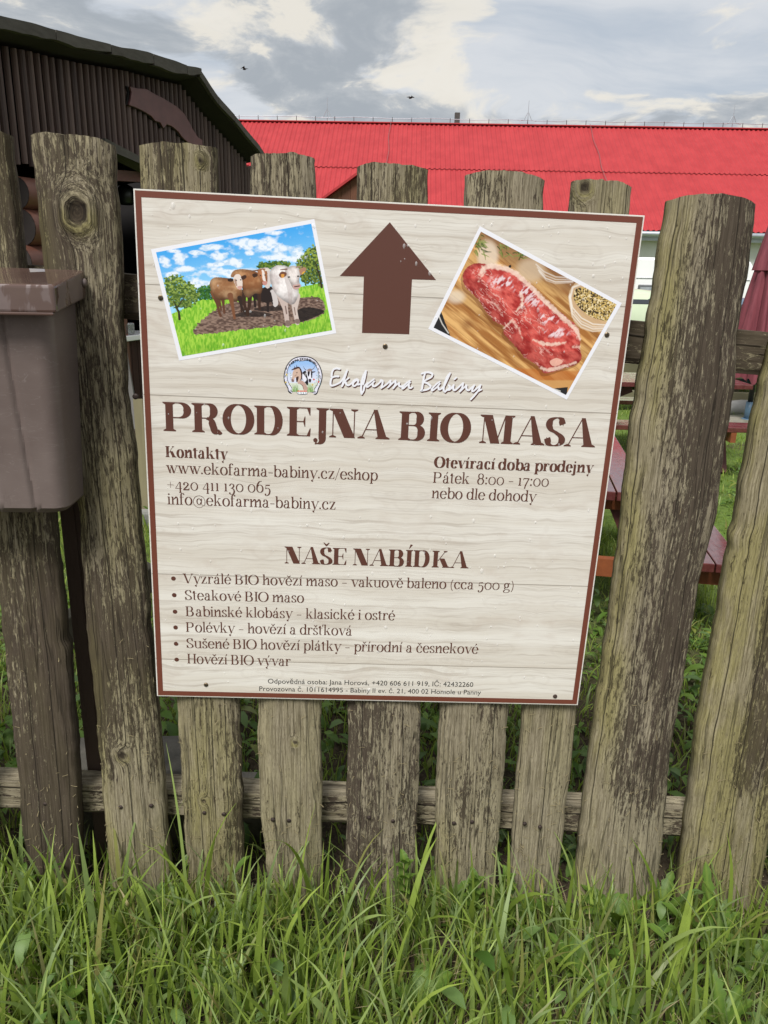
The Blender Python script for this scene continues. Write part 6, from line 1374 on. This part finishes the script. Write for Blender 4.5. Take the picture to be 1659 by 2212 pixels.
    L = {'F': [[(0, 0), (0, 1), (.7, 1)], [(0, .5), (.55, .5)]], 'A': [[(0, 0), (.4, 1), (.8, 0)], [(.15, .35), (.65, .35)]], 'R': [[(0, 0), (0, 1), (.6, .9), (.6, .6), (0, .5), (.7, 0)]], 'M': [[(0, 0), (.1, 1), (.45, .4), (.8, 1), (.9, 0)]], 'E': [[(.7, 1), (0, 1), (0, 0), (.7, 0)], [(0, .5), (.55, .5)]], 'K': [[(0, 0), (0, 1)], [(.7, 1), (0, .45), (.7, 0)]], 'O': [[(.35, 0), (0, .3), (0, .7), (.35, 1), (.7, .7), (.7, .3), (.35, 0)]], 'B': [[(0, 0), (0, 1), (.55, .95), (.6, .65), (0, .5), (.65, .35), (.6, .05), (0, 0)]], 'I': [[(.2, 0), (.2, 1)]], 'N': [[(0, 0), (0, 1), (.7, 0), (.7, 1)]], 'Y': [[(0, 1), (.35, .5), (.7, 1)], [(.35, .5), (.35, 0)]], '1': [[(.1, .8), (.35, 1), (.35, 0)]], '9': [[(.6, .6), (.3, .5), (.05, .75), (.3, 1), (.6, .8), (.6, .3), (.3, 0)]], '.': [[(.1, 0), (.15, .05)]]}
    def put(ch, x, y, ang, hgt, w, col=bk):
        ca_, sa_ = math.cos(ang), math.sin(ang)
        for st in L.get(ch, []): c.line([(x + hgt * ((px - .35) * ca_ * .9 + (py - .5) * sa_), y + hgt * ((px - .35) * sa_ * .9 - (py - .5) * ca_)) for px, py in st], w, col, 8)
    for txt, a0, a1 in (('FARMA', -140, -108), ('EKO', -98, -84), ('BABINYII.', -76, -32)):
        for i, ch in enumerate(txt):
            an = math.radians(a0 + (a1 - a0) * i / (len(txt) - 1)); rx, ry = 590, 572; put(ch, 805 + rx * math.cos(an), 830 + ry * math.sin(an), an + math.pi / 2, 74, 22)
    for i, ch in enumerate('1991'): put(ch, 650 + i * 82, 1442, 0, 48, 13, lin((70, 110, 110)))
    for y in (590, 720, 850): c.line([(240 - (y - 590) * .17, y - 30), (225 - (y - 590) * .14, y + 30)], 20, bk)
    for y in (600, 720, 850, 920): c.line([(1335 + (y - 600) * .2, y - 26), (1352 + (y - 600) * .19, y + 26)], 20, bk)
    for (x, y) in ((370, 1365), (1215, 1405)): c.line([(x - 36, y + 20), (x - 10, y - 36), (x + 36, y - 10), (x + 6, y + 40), (x - 36, y + 20)], 12, bk)
picture('emblem_print', 'small horseshoe emblem with a horse and a bull, reading FARMA EKO BABINY II', [(100, 120), (1520, 120), (1520, 1520), (100, 1520)], k7, paint_emblem, 210, 210, .0003)

# ------------------------------------------------------------------ rain drops standing on the sheet
def make_drops():
    m, N, b = new_mat('water drop'); b.inputs['Base Color'].default_value = (.95, .95, .95, 1); b.inputs['Roughness'].default_value = .12; b.inputs['IOR'].default_value = 1.33; b.inputs['Alpha'].default_value = .24  # white see-through colour stands in for the highlights on the drops
    r_ = np.random.default_rng(12); V = []; Fc = []; n = 8
    for i in range(330):
        uv = np.array([r_.uniform(.02, S_W - .02), S_H * (.02 + .96 * r_.random() ** 1.25)])
        r = float(r_.lognormal(math.log(.0016), .38)); el = r_.uniform(1.0, 1.9); k = len(V)
        for j in range(n):
            a = 2 * math.pi * j / n; V.append(b2w(uv + np.array([r * math.cos(a), r * el * math.sin(a) * (1.15 if math.sin(a) > 0 else .85)]), .00065))
        for j in range(n):
            a = 2 * math.pi * j / n; V.append(b2w(uv + np.array([r * .72 * math.cos(a), r * el * .72 * math.sin(a) + r * .1]), .00065 + r * .30))
        V.append(b2w(uv + np.array([0, r * .15]), .00065 + r * .42))
        for j in range(n):
            q = (j + 1) % n; Fc.append([k + j, k + n + j, k + n + q, k + q]); Fc.append([k + n + j, k + 2 * n, k + n + q])
    add('raindrops', np.array(V).reshape(-1, 3), Fc, m, SIGN, smooth=True, kind='stuff')
make_drops()

# ================================================================== brown bin hung on the fence at the left
def make_bin():
    m, N, b = new_mat('brown bin plastic')
    co = N.node('ShaderNodeTexCoord').outputs['Object']
    n1 = N.noise(N.vmath('MULTIPLY', co, (1, 1, .2)), 26, 5, .6); n2 = N.noise(co, 6, 4, .6); n3 = N.noise(co, 340, 2, .5)
    k = N.mix(N.step(n2, .3, .7), (0.135, 0.103, 0.092), (0.170, 0.134, 0.121)); k = N.mix(N.math('MULTIPLY', N.step(n1, .55, .8), .35), k, (0.19, 0.152, 0.142))
    k = N.mix(N.math('MULTIPLY', N.step(n3, .74, .80), .35), k, (0.35, 0.30, 0.28))
    sc1 = N.noise(N.vmath('MULTIPLY', co, (60, 60, 6)), 1.0, 6, .7); k = N.mix(N.math('MULTIPLY', N.step(sc1, .60, .72), .35), k, (0.075, 0.055, 0.048))
    ln_ = N.noise(N.vmath('MULTIPLY', co, (9, 9, 55)), 1.0, 3, .5, 1.5); k = N.mix(N.math('MULTIPLY', N.math('SUBTRACT', 1.0, N.step(N.math('ABSOLUTE', N.math('SUBTRACT', ln_, .5)), 0.0, .006)), .35), k, (0.30, 0.26, 0.245))
    N.put(b.inputs['Base Color'], k); N.put(b.inputs['Roughness'], N.math('ADD', .36, N.math('MULTIPLY', n2, .22)))
    lidm, N, b = new_mat('wet brown lid')
    co = N.node('ShaderNodeTexCoord').outputs['Object']; n2 = N.noise(co, 9, 5, .65); nw = N.noise(N.vmath('MULTIPLY', co, (1, 1, .35)), 16, 4, .6)
    wet = N.step(nw, .56, .60)
    k = N.mix(N.step(n2, .3, .7), (0.130, 0.096, 0.088), (0.165, 0.124, 0.114)); k = N.mix(N.math('MULTIPLY', wet, .8), k, (0.080, 0.045, 0.033))
    N.put(b.inputs['Base Color'], k); N.put(b.inputs['Roughness'], N.math('SUBTRACT', .42, N.math('MULTIPLY', wet, .34))); b.inputs['Coat Weight'].default_value = .25
    topm, N, b = new_mat('wet lid top'); co = N.node('ShaderNodeTexCoord').outputs['Object']; n2 = N.noise(co, 8, 4, .6)
    N.put(b.inputs['Base Color'], N.mix(N.step(n2, .3, .7), (0.085, 0.052, 0.042), (0.110, 0.070, 0.058))); b.inputs['Roughness'].default_value = .07; b.inputs['Coat Weight'].default_value = .4
    yb = -.0175
    R = onY(184, 600, yb)[0]                       # right side plane of the lid at the back
    bt = onY(184, 583, yb); bb = onY(184, 644, yb)
    ft = onX(117.3, 615.5, R); fb = onX(122.7, 677.6, R)
    # body
    rb_t = onY(163, 650, yb); rb_b = onY(181.3, 1081.6, yb); xb = (rb_t[0] + rb_b[0]) / 2
    f_t = onX(106.7, 679, rb_t[0]); f_b = onX(144, 1103, rb_b[0])
    Wd = .36; xl_t = rb_t[0] - Wd; xl_b = rb_b[0] - Wd + .0
    root = thing('waste_bin', 'brown hanging bin with a wet overhanging lid on the fence left of the sign', 'bin', (xb - Wd / 2, yb, min(f_b[2], rb_b[2])))
    # body: rounded rectangular cross section, lofted over height with two shallow flutes on the front
    zt, zb_ = fb[2] + .03, f_b[2] - .008
    rows = 22; sec = []
    def section(t):
        z = zb_ + (zt - zb_) * t; xr = rb_b[0] + (rb_t[0] - rb_b[0]) * t; xl = xl_b + (xl_t - xl_b) * t; yf = f_b[1] + (f_t[1] - f_b[1]) * t
        if t < .03: k = .012 * (1 - t / .03); xr -= k; xl += k; yf += k
        rad = .028; P = [(xl, yb)]
        P += [(xl + rad - rad * math.cos(a), yf + rad - rad * math.sin(a)) for a in np.linspace(0, math.pi / 2, 7)]
        for i in range(1, 90):
            u_ = i / 90; x = xl + rad + (xr - xl - 2 * rad) * u_; fl = 0
            for c0 in (.08 - .00 * t, .36, .64, .86 - .10 * t + .03): fl += .006 * math.exp(-((u_ - c0) / .014) ** 2)
            P.append((x, yf + fl))
        P += [(xr - rad + rad * math.sin(a), yf + rad - rad * math.cos(a)) for a in np.linspace(0, math.pi / 2, 7)]
        P.append((xr, yb)); return [(x, y, z) for x, y in P]
    S = [section(t) for t in np.concatenate([[0, .012, .03], np.linspace(.06, 1, rows - 3)])]; n = len(S[0]); V = [p for q in S for p in q]; r = len(S)
    Fc = [[i * n + j, i * n + (j + 1) % n, (i + 1) * n + (j + 1) % n, (i + 1) * n + j] for i in range(r - 1) for j in range(n)] + [list(range(n))[::-1], [(r - 1) * n + j for j in range(n)]]
    o = add('body', V, Fc, m, root, smooth=True)
    try: o.data.set_sharp_from_angle(angle=math.radians(40))
    except Exception: pass
    # lid: sloping wet top, deep front and side skirts
    L = R - Wd - .035
    TL, TR = np.array([L, yb, bt[2] + .006]), np.array([R, yb, bt[2]]); FL, FR = np.array([L, ft[1], ft[2]]), np.array([R, ft[1], ft[2]])
    DL, DR = np.array([L, fb[1], fb[2]]), np.array([R, fb[1], fb[2]]); BL, BR = np.array([L, yb, bb[2]]), np.array([R, yb, bb[2]])
    V = [TL, TR, FL, FR, DL, DR, BL, BR]
    lid = add('lid', V, [[2, 3, 1, 0], [4, 5, 3, 2], [5, 7, 1, 3], [6, 4, 2, 0], [6, 0, 1, 7], [4, 6, 7, 5]], lidm, root)
    lid.data.materials.append(topm); lid.data.polygons[0].material_index = 1
    md = lid.modifiers.new('bevel', 'BEVEL'); md.width = .006; md.segments = 3; md.limit_method = 'ANGLE'
    q = onX(183, 624, R); MB().lathe((R - .001, yb - .012, (bt[2] * .55 + bb[2] * .45)), [(.0085, 0), (.0085, .004), (.005, .007), (.0005, .0075)], 12, (1, 0, 0)).build('hinge_rivet', m, lid, smooth=True)
    MB().box((FL[0] * .5 + FR[0] * .5, fb[1] - .001, fb[2] - .001), (R - L - .01, .006, .006)).build('lid_rim', topm, lid, bevel=.002)
make_bin()

# ================================================================== vegetation
def leaf_mat(name, dark, light, tip=None, rough=.45, trans=.35):
    m = bpy.data.materials.new(name); m.use_nodes = True; N = NT(m.node_tree); N.n.clear()
    at = N.node('ShaderNodeAttribute', attribute_name='tint'); r_, g_, b_ = N.node('ShaderNodeSeparateColor', {0: at.outputs['Color']}).outputs[:3]
    co = N.node('ShaderNodeNewGeometry').outputs['Position']; n1 = N.noise(co, 90, 3, .6)
    k = N.mix(r_, dark, light); k = N.mix(N.math('MULTIPLY', n1, .25), k, tuple(np.array(dark) * .6))
    k = N.mix(b_, k, tip or (0.36, 0.30, 0.13))
    k = N.mix(N.math('MULTIPLY', g_, .55), k, (0.275, 0.355, 0.210))
    d = N.node('ShaderNodeBsdfPrincipled', {'Base Color': k, 'Roughness': rough, 'Specular IOR Level': .35})
    t = N.node('ShaderNodeBsdfTranslucent', {'Color': N.mix(.5, k, (0.24, 0.36, 0.03))})
    x = N.node('ShaderNodeMixShader', {0: trans}); N.l.new(d.outputs[0], x.inputs[1]); N.l.new(t.outputs[0], x.inputs[2])
    o = N.node('ShaderNodeOutputMaterial'); N.l.new(x.outputs[0], o.inputs[0]); return m
GRASS = leaf_mat('grass blade', (0.085, 0.150, 0.018), (0.430, 0.555, 0.110), trans=.45)
LEAF = leaf_mat('broad leaf', (0.050, 0.110, 0.016), (0.150, 0.250, 0.040), (0.30, 0.28, 0.06), .5, .3)
DRY = leaf_mat('dry straw', (0.14, 0.10, 0.055), (0.36, 0.29, 0.17), (0.4, 0.33, 0.2), .7, .2)
def blades(name, n, region, hgt, wid, seg, mat, seed, droop=(.1, .9), glau=.4, dryp=.06, dens=None, lean=.35, z_off=0.0, **tags):
    r = np.random.default_rng(seed); x0, x1, y0, y1 = region
    X = r.uniform(x0, x1, n * 3); Y = r.uniform(y0, y1, n * 3)
    if dens is not None: k = r.random(n * 3) < dens(X, Y); X, Y = X[k], Y[k]
    X, Y = X[:n], Y[:n]; n = len(X)
    H = np.exp(r.normal(math.log(hgt), .38, n)); H = np.clip(H, hgt * .35, hgt * 2.4); Wd = wid * np.exp(r.normal(0, .30, n)) * np.clip((H / hgt) ** .35, .6, 1.5)
    A = r.uniform(0, 2 * math.pi, n); ln = np.abs(r.normal(0, lean, n)); dr = r.uniform(*droop, n)
    t = np.linspace(0, 1, seg + 1)[None, :]
    th = ln[:, None] * .6 + dr[:, None] * t ** 1.8 * 1.5                  # bend angle from vertical along the blade
    ds = (H / seg)[:, None]; hor = np.concatenate([np.zeros((n, 1)), np.cumsum(np.sin((th[:, 1:] + th[:, :-1]) / 2) * ds, 1)], 1); ver = np.concatenate([np.zeros((n, 1)), np.cumsum(np.cos((th[:, 1:] + th[:, :-1]) / 2) * ds, 1)], 1)
    cx = X[:, None] + np.cos(A)[:, None] * hor; cy = Y[:, None] + np.sin(A)[:, None] * hor; cz = ground_z(X, Y)[:, None] - .01 + ver + z_off
    tw = A[:, None] + math.pi / 2 + r.normal(0, .5, n)[:, None] + r.normal(0, .8, n)[:, None] * t
    w = Wd[:, None] * (1 - t ** 2.2) * (.55 + .45 * np.minimum(1, t * 4)) / 2 + .0002
    ex, ey = np.cos(tw) * w, np.sin(tw) * w
    Lf = np.stack([cx - ex, cy - ey, cz], 2); Rf = np.stack([cx + ex, cy + ey, cz], 2); V = np.stack([Lf, Rf], 2).reshape(-1, 3)
    b = (np.arange(n) * (seg + 1) * 2)[:, None] + (np.arange(seg) * 2)[None, :]; Q = np.stack([b, b + 1, b + 3, b + 2], 2).reshape(-1, 4)
    c0 = np.clip(r.normal(.5, .25, n), 0, 1)[:, None] * np.ones_like(t) * .8 + .25 * t; c1 = (r.random(n) < glau)[:, None] * r.uniform(.3, 1, n)[:, None] * np.ones_like(t); c2 = np.clip((r.random(n) < dryp)[:, None] * r.uniform(.4, 1, n)[:, None] + .5 * (t > .93) * (r.random(n) < .35)[:, None] + .35 * (t < .12), 0, 1)
    C = np.stack([c0, c1, c2], 2)[:, :, None, :].repeat(2, 2).reshape(-1, 3)
    o = add_np(name, V, Q, mat, None, smooth=True, **tags); attr_col(o, 'tint', np.clip(C, 0, 1)); return o
clear_front = lambda X, Y: np.ones_like(X)
blades('long_grass', 10500, (-1.9, 2.1, -.80, -.03), .150, .0082, 7, GRASS, 1, (.05, .95), .45, .11, lambda X, Y: .35 + .75 * (fbm(X * 4, Y * 4, 4, 2)), label='long green grass along the foot of the fence', cat='grass', kind='stuff')
blades('fine_grass', 11200, (-1.9, 2.1, -.85, .0), .085, .0034, 5, GRASS, 2, (.1, 1.0), .2, .18, label='fine short grass among the long blades', cat='grass', kind='stuff')
blades('dry_thatch', 5600, (-1.9, 2.1, -.85, .06), .07, .0026, 4, DRY, 3, (.3, 1.6), 0, .5, None, 1.1, label='dry straw lying between the grass stems', cat='straw', kind='stuff')
blades('tall_grass', 100, (-.95, 1.15, -.30, .0), .23, .0062, 11, GRASS, 13, (.15, 1.05), .6, .0, None, .25, label='tall single grass blades in front of the pickets', cat='grass', kind='stuff')
blades('lawn_grass_near', 32000, (-2.1, 3.2, .06, 3.2), .075, .0050, 4, GRASS, 5, (.1, 1.1), .2, .10, lambda X, Y: np.clip(.25 + 1.2 * (fbm(X * 2.3, Y * 2.3, 9, 3) - .25) * (1 + .5 * (Y > .9)), 0, 1), label='short lawn grass just behind the fence', cat='grass', kind='stuff')
blades('lawn_grass', 34000, (-2.0, 7.0, 3.0, 11.0), .055, .0075, 3, GRASS, 6, (.1, .9), .12, .10, lambda X, Y: np.clip(1.5 - Y / 12, .2, 1), label='mown lawn farther behind the fence', cat='grass', kind='stuff')

# -------- leaves
def leaf_mesh(name, kind, L, W, curl, seed):
    """returns (V, quads, tint) of one leaf growing along +Y from the origin, rising and curling over"""
    r = np.random.default_rng(seed); ns = 26 if kind != 'dock' else 18; t = np.linspace(0, 1, ns + 1)
    if kind == 'dandelion':
        prof = np.sin(np.pi * np.clip(t, 0, 1) ** 1.5) ** .8 * (1 - .15 * t) + .06; tooth = .55 + .45 * np.abs(((t * 6.5 + .2) % 1) * 2 - 1) ** .7; w = W * prof * np.where(t < .86, tooth, 1.0)
    elif kind == 'dock': w = W * (np.sin(np.pi * np.clip(t * .97 + .02, 0, 1)) ** .7) * (1 + .05 * np.sin(t * 40 + seed))
    elif kind == 'nettle': w = W * np.clip(np.where(t < .25, t / .25, 1 - ((t - .25) / .75) ** 1.3), 0, 1) ** .7 * (1 + .16 * (((t * 13) % 1) - .5))
    else: w = W * np.sin(np.pi * np.clip(t, 0, 1) ** .9) ** .6
    w[-1] = .0008; w[0] = max(.0012, W * .05)
    th = .25 + curl * t ** 1.4; ds = L / ns; y = np.concatenate([[0], np.cumsum(np.sin(th[1:]) * ds)]); z = np.concatenate([[0], np.cumsum(np.cos(th[1:]) * ds)])
    V = []; C = []
    for i in range(ns + 1):
        for k in (-1, -.5, 0, .5, 1):
            wv = .10 * w[i] * math.sin(t[i] * 21 + k * 2 + seed) ; V.append((k * w[i], y[i] - abs(k) * w[i] * .22 * math.cos(th[i]), z[i] + abs(k) * w[i] * .22 * math.sin(th[i]) + wv * abs(k)))
            C.append((np.clip(.45 + .35 * (k == 0) + .2 * r.random(), 0, 1), .0, .35 * (i == ns) + (.10 if k == 0 else 0)))
    Q = [[i * 5 + j, i * 5 + j + 1, (i + 1) * 5 + j + 1, (i + 1) * 5 + j] for i in range(ns) for j in range(4)]
    return np.array(V), Q, np.array(C)
_lm = {}
def leaf_data(kind, L, W, curl, seed):
    key = (kind, round(L, 3), round(W, 3), round(curl, 2), seed)
    if key not in _lm:
        V, Q, C = leaf_mesh('leaf', kind, L, W, curl, seed); me = bpy.data.meshes.new('leaf'); me.from_pydata(V.tolist(), [], Q); me.update(); me.materials.append(LEAF)
        me.polygons.foreach_set('use_smooth', [True] * len(me.polygons)); a = me.attributes.new('tint', 'FLOAT_COLOR', 'POINT'); a.data.foreach_set('color', np.hstack([C, np.ones((len(C), 1))]).astype(np.float32).ravel()); _lm[key] = me
    return _lm[key]
def plant(name, label, px, py, leaves, kind, group, lift=0.0, y=None):
    """leaves: list of (azimuth deg, length, width, curl)"""
    q = onGround(px, py) if y is None else onY(px, py, y); z = float(ground_z(q[0], q[1])) - .005
    root = thing(name, label, name.replace('_', ' ').split(' ')[0] if name != 'broadleaf_weed' else 'weed', (q[0], q[1], z), group)
    for i, (az, L, W, cu) in enumerate(leaves):
        o = bpy.data.objects.new('leaf', leaf_data(kind, L * (.72 if L < .24 else .9), W * .68, cu, i % 4)); COL.objects.link(o); o.parent = root; o.rotation_euler = (0, 0, math.radians(az)); o.location = (0, 0, lift)
    return root
r_ = random.Random(21)
def ros(n, L, W, cu, a0=0, a1=360): return [(a0 + (a1 - a0) * (i + r_.uniform(-.25, .25)) / n, L * r_.uniform(.7, 1.15), W * r_.uniform(.85, 1.15), cu * r_.uniform(.6, 1.3)) for i in range(n)]
WG = 'weeds in the grass at the foot of the fence'
D_ = 'dandelion'; K_ = 'dock'
for (nm, lb, px, py, lv, kd) in [
    ('dandelion_plant', 'upright dandelion leaf before the leftmost picket', 142, 2000, [(200, .20, .022, .5), (150, .14, .02, .9), (250, .13, .02, .9)], D_),
    ('dandelion_plant', 'dark toothed rosette low at the left edge of the grass', 60, 2075, ros(9, .13, .022, 1.5), D_),
    ('dandelion_plant', 'toothed rosette in the grass below the broad knotty picket', 290, 2090, ros(9, .13, .022, 1.5), D_),
    ('dock_plant', 'broad smooth leaves near the bottom left corner', 110, 2205, ros(4, .16, .034, .9), K_),
    ('dock_plant', 'pale broad leaves at the bottom edge below the sign', 215, 2215, ros(3, .15, .03, .9), K_),
    ('dandelion_plant', 'small leafy rosette between the second and third full pickets', 350, 1985, ros(6, .14, .03, 1.1), D_),
    ('dandelion_plant', 'toothed leaves in front of the middle picket', 505, 2040, ros(7, .15, .024, 1.2), D_),
    ('dock_plant', 'large broad leaf lying low near the bottom centre right', 900, 2195, [(-60, .19, .04, 1.5), (-20, .17, .036, 1.2), (60, .15, .03, 1.3)], K_),
    ('dock_plant', 'broad leaf low in the grass at bottom centre', 690, 2130, ros(4, .16, .034, 1.3), K_),
    ('dandelion_plant', 'leafy rosette against the picket below the sign middle', 960, 1985, ros(7, .16, .03, 1.1), D_),
    ('dandelion_plant', 'toothed leaves in the grass before the narrow grey picket', 1105, 2010, ros(7, .17, .026, 1.3), D_),
    ('dandelion_plant', 'dandelion with one tall leaf before the broad streaky picket', 1420, 1990, [(20, .27, .03, .35), (-40, .2, .03, .9), (80, .19, .03, 1.0), (160, .2, .03, 1.2), (-100, .2, .028, 1.2), (220, .17, .028, 1.3)], D_),
    ('dandelion_plant', 'wide dandelion rosette at the foot of the broad streaky picket', 1325, 2010, ros(9, .2, .032, 1.2), D_),
    ('dandelion_plant', 'tall dandelion leaves before the rightmost picket', 1530, 2060, [(0, .26, .03, .3), (-50, .22, .03, .8), (70, .2, .028, .9), (140, .2, .03, 1.2), (220, .2, .03, 1.2), (290, .2, .028, 1.0)], D_),
    ('dandelion_plant', 'toothed rosette low near the right edge', 1620, 2110, ros(8, .18, .03, 1.4), D_),
    ('dandelion_plant', 'pale toothed leaves in the middle right of the grass', 1240, 2120, ros(7, .17, .03, 1.3), D_),
    ('dock_plant', 'broad leaves at the bottom right of the grass', 1330, 2200, ros(5, .17, .032, 1.2), K_),
    ('dandelion_plant', 'dark toothed leaves left of the bottom centre', 480, 2170, ros(8, .17, .026, 1.4), D_),
    ('dandelion_plant', 'rosette in the bottom right corner', 1560, 2230, ros(8, .18, .03, 1.3), D_)]:
    plant(nm, lb, px, py, lv, kd, WG)
# nettle sprout before the middle picket
def nettle(px, py, ht, label):
    q = onGround(px, py); z = float(q[2]) - .005; root = thing('nettle_plant', label, 'nettle', (q[0], q[1], z), 'nettle sprouts by the fence')
    sm = mat_plain('nettle stem', (.16, .15, .06), .7)
    MB().tube([(q[0], q[1], z), (q[0] + .006, q[1] + .004, z + ht * .5), (q[0] + .002, q[1] + .006, z + ht)], [.0022, .0018, .001], 6).build('stem', sm, root, smooth=True)
    for i in range(5):
        h = ht * (.45 + .13 * i)
        for s_ in (0, 180):
            o = bpy.data.objects.new('leaf', leaf_data('nettle', .052 - .004 * i, .016 - .001 * i, 1.3, i % 3)); COL.objects.link(o); o.parent = root; o.location = (.004, .004, h); o.rotation_euler = (0, 0, math.radians(i * 90 + s_ + 20))
nettle(866, 1990, .19, 'nettle sprout in front of the middle picket'); nettle(1015, 2015, .17, 'nettle sprout in front of the picket right of the middle'); nettle(1085, 1995, .15, 'nettle sprout between the last two pickets under the sign')
# ground cover of leafy weeds seen through the gaps
def cover(name, n, region, size, seed, label, dens):
    r = np.random.default_rng(seed); X = r.uniform(region[0], region[1], n * 3); Y = r.uniform(region[2], region[3], n * 3); k = r.random(n * 3) < dens(X, Y); X, Y = X[k][:n], Y[k][:n]; n = len(X)
    L = size * np.exp(r.normal(0, .35, n)); Wd = L * r.uniform(.28, .5, n); A = r.uniform(0, 2 * math.pi, n); el = r.uniform(-.1, .9, n); h = r.uniform(.0, .085, n) * (L / size)
    T = np.array([0, .3, .6, .85, 1.0]); Wp = np.array([.12, .9, 1.0, .6, .03])
    P = []; 
    for i, t in enumerate(T):
        s_ = L * t; a = el - t * 1.0; cx = X + np.cos(A) * s_ * np.cos(a * .7); cy = Y + np.sin(A) * s_ * np.cos(a * .7); cz = ground_z(X, Y) + h + s_ * np.sin(a * .7) + .004
        ex, ey = -np.sin(A) * Wd * Wp[i] / 2, np.cos(A) * Wd * Wp[i] / 2; dz = .12 * Wd * Wp[i]
        P.append(np.stack([np.stack([cx - ex, cy - ey, cz + dz], 1), np.stack([cx, cy, cz], 1), np.stack([cx + ex, cy + ey, cz + dz], 1)], 1))
    V = np.stack(P, 1).reshape(-1, 3); b = (np.arange(n) * 15)[:, None, None] + (np.arange(4) * 3)[None, :, None] + np.arange(2)[None, None, :]
    Q = np.stack([b, b + 1, b + 4, b + 3], 3).reshape(-1, 4); c = np.clip(r.normal(.42, .28, n), 0, 1); C = np.stack([c, .3 * (r.random(n) < .3), .5 * (r.random(n) < .04)], 1)[:, None].repeat(15, 1).reshape(-1, 3)
    o = add_np(name, V, Q, LEAF, None, smooth=True, label=label, cat='weeds', kind='stuff'); attr_col(o, 'tint', C)
cover('leafy_ground_cover', 8600, (-2.1, 2.9, .14, 1.9), .045, 8, 'leafy green weeds covering the ground right behind the fence', lambda X, Y: np.clip(1.4 * fbm(X * 3.1, Y * 3.1, 14, 3) - .22, 0, 1))
cover('clover_patches', 6000, (-1.7, 4.0, 1.8, 5.0), .035, 18, 'clover and weeds scattered in the lawn', lambda X, Y: np.clip(2.2 * fbm(X * 1.7, Y * 1.7, 24, 3) - .85, 0, 1))
cover('low_weed_leaves', 1100, (-1.9, 2.1, -.82, .08), .034, 28, 'small low weed leaves between the grass in front of the fence', lambda X, Y: np.clip(1.6 * fbm(X * 4.1, Y * 4.1, 34, 3) - .3, 0, 1))
# dried clippings stuck to the lower pickets
def clippings():
    r = np.random.default_rng(5); V = []; Q = []; n = 0
    xs = [o for o in FENCE.children if o.name.startswith('picket')]
    for o in xs:
        me = o.data; co = np.zeros(len(me.vertices) * 3); me.vertices.foreach_get('co', co); co = co.reshape(-1, 3) + base_of(FENCE); F_ = co[(co[:, 1] < .004) & (co[:, 2] > GB(0) + .05)]
        wgt = np.exp(-(F_[:, 2] - GB(0)) / .22); pick = r.choice(len(F_), 85, p=wgt / wgt.sum())
        for p in F_[pick]:
            a = r.uniform(0, math.pi); L = r.uniform(.004, .018); bend = r.uniform(-.5, .5); w = r.uniform(.0004, .0009); k = len(V)
            for t in (-.5, 0, .5):
                x = L * t; z_ = bend * L * (t * t - .12); d = np.array([math.cos(a) * x - math.sin(a) * z_, -.003 - .002 * abs(t), math.sin(a) * x + math.cos(a) * z_]); nn = np.array([-math.sin(a), 0, math.cos(a)]) * w
                V += [p + d - nn, p + d + nn]
            Q += [[k, k + 1, k + 3, k + 2], [k + 2, k + 3, k + 5, k + 4]]
    o = add('grass_clippings', V, Q, DRY, FENCE, kind='stuff'); attr_col(o, 'tint', np.tile([.95, 0, .3], (len(V), 1)))
clippings()

# ================================================================== two far birds
def birds():
    bm_ = mat_plain('bird', (.02, .02, .022), .8)
    for (px, py, D, lb, fl) in ((528, 150, 40, 'small dark bird in the sky left of the cloud', 1), (887, 212, 36, 'small dark bird in the sky above the barn chimney', -1)):
        r = ray(px, py); p = CAM + r / np.linalg.norm(r) * D; root = thing('bird', lb, 'bird', p)
        MB().lathe(p, [(.005, -.09), (.025, -.04), (.028, .02), (.012, .07), (.002, .09)], 8, (.8, .5 * fl, .1)).build('bird_body', bm_, root, smooth=True)
        for s_ in (-1, 1):
            q = p + np.array([0, 0, .01]); V = [q + [.03, 0, 0], q + [-.03, 0, 0], q + [-.05 + .02 * s_, s_ * .06, .05 + .02 * s_], q + [.02, s_ * .06 + .1 * s_ * fl, .07 - .03 * s_], q + [.16 * s_ * fl, s_ * .12, .02 + .03 * s_]]
            MB().raw(V + [v - np.array([0, 0, .006]) for v in V], [[0, 1, 2, 4, 3], [5, 8, 9, 7, 6], [0, 3, 8, 5], [3, 4, 9, 8], [4, 2, 7, 9], [2, 1, 6, 7], [1, 0, 5, 6]]).build('wing', bm_, root)
birds()
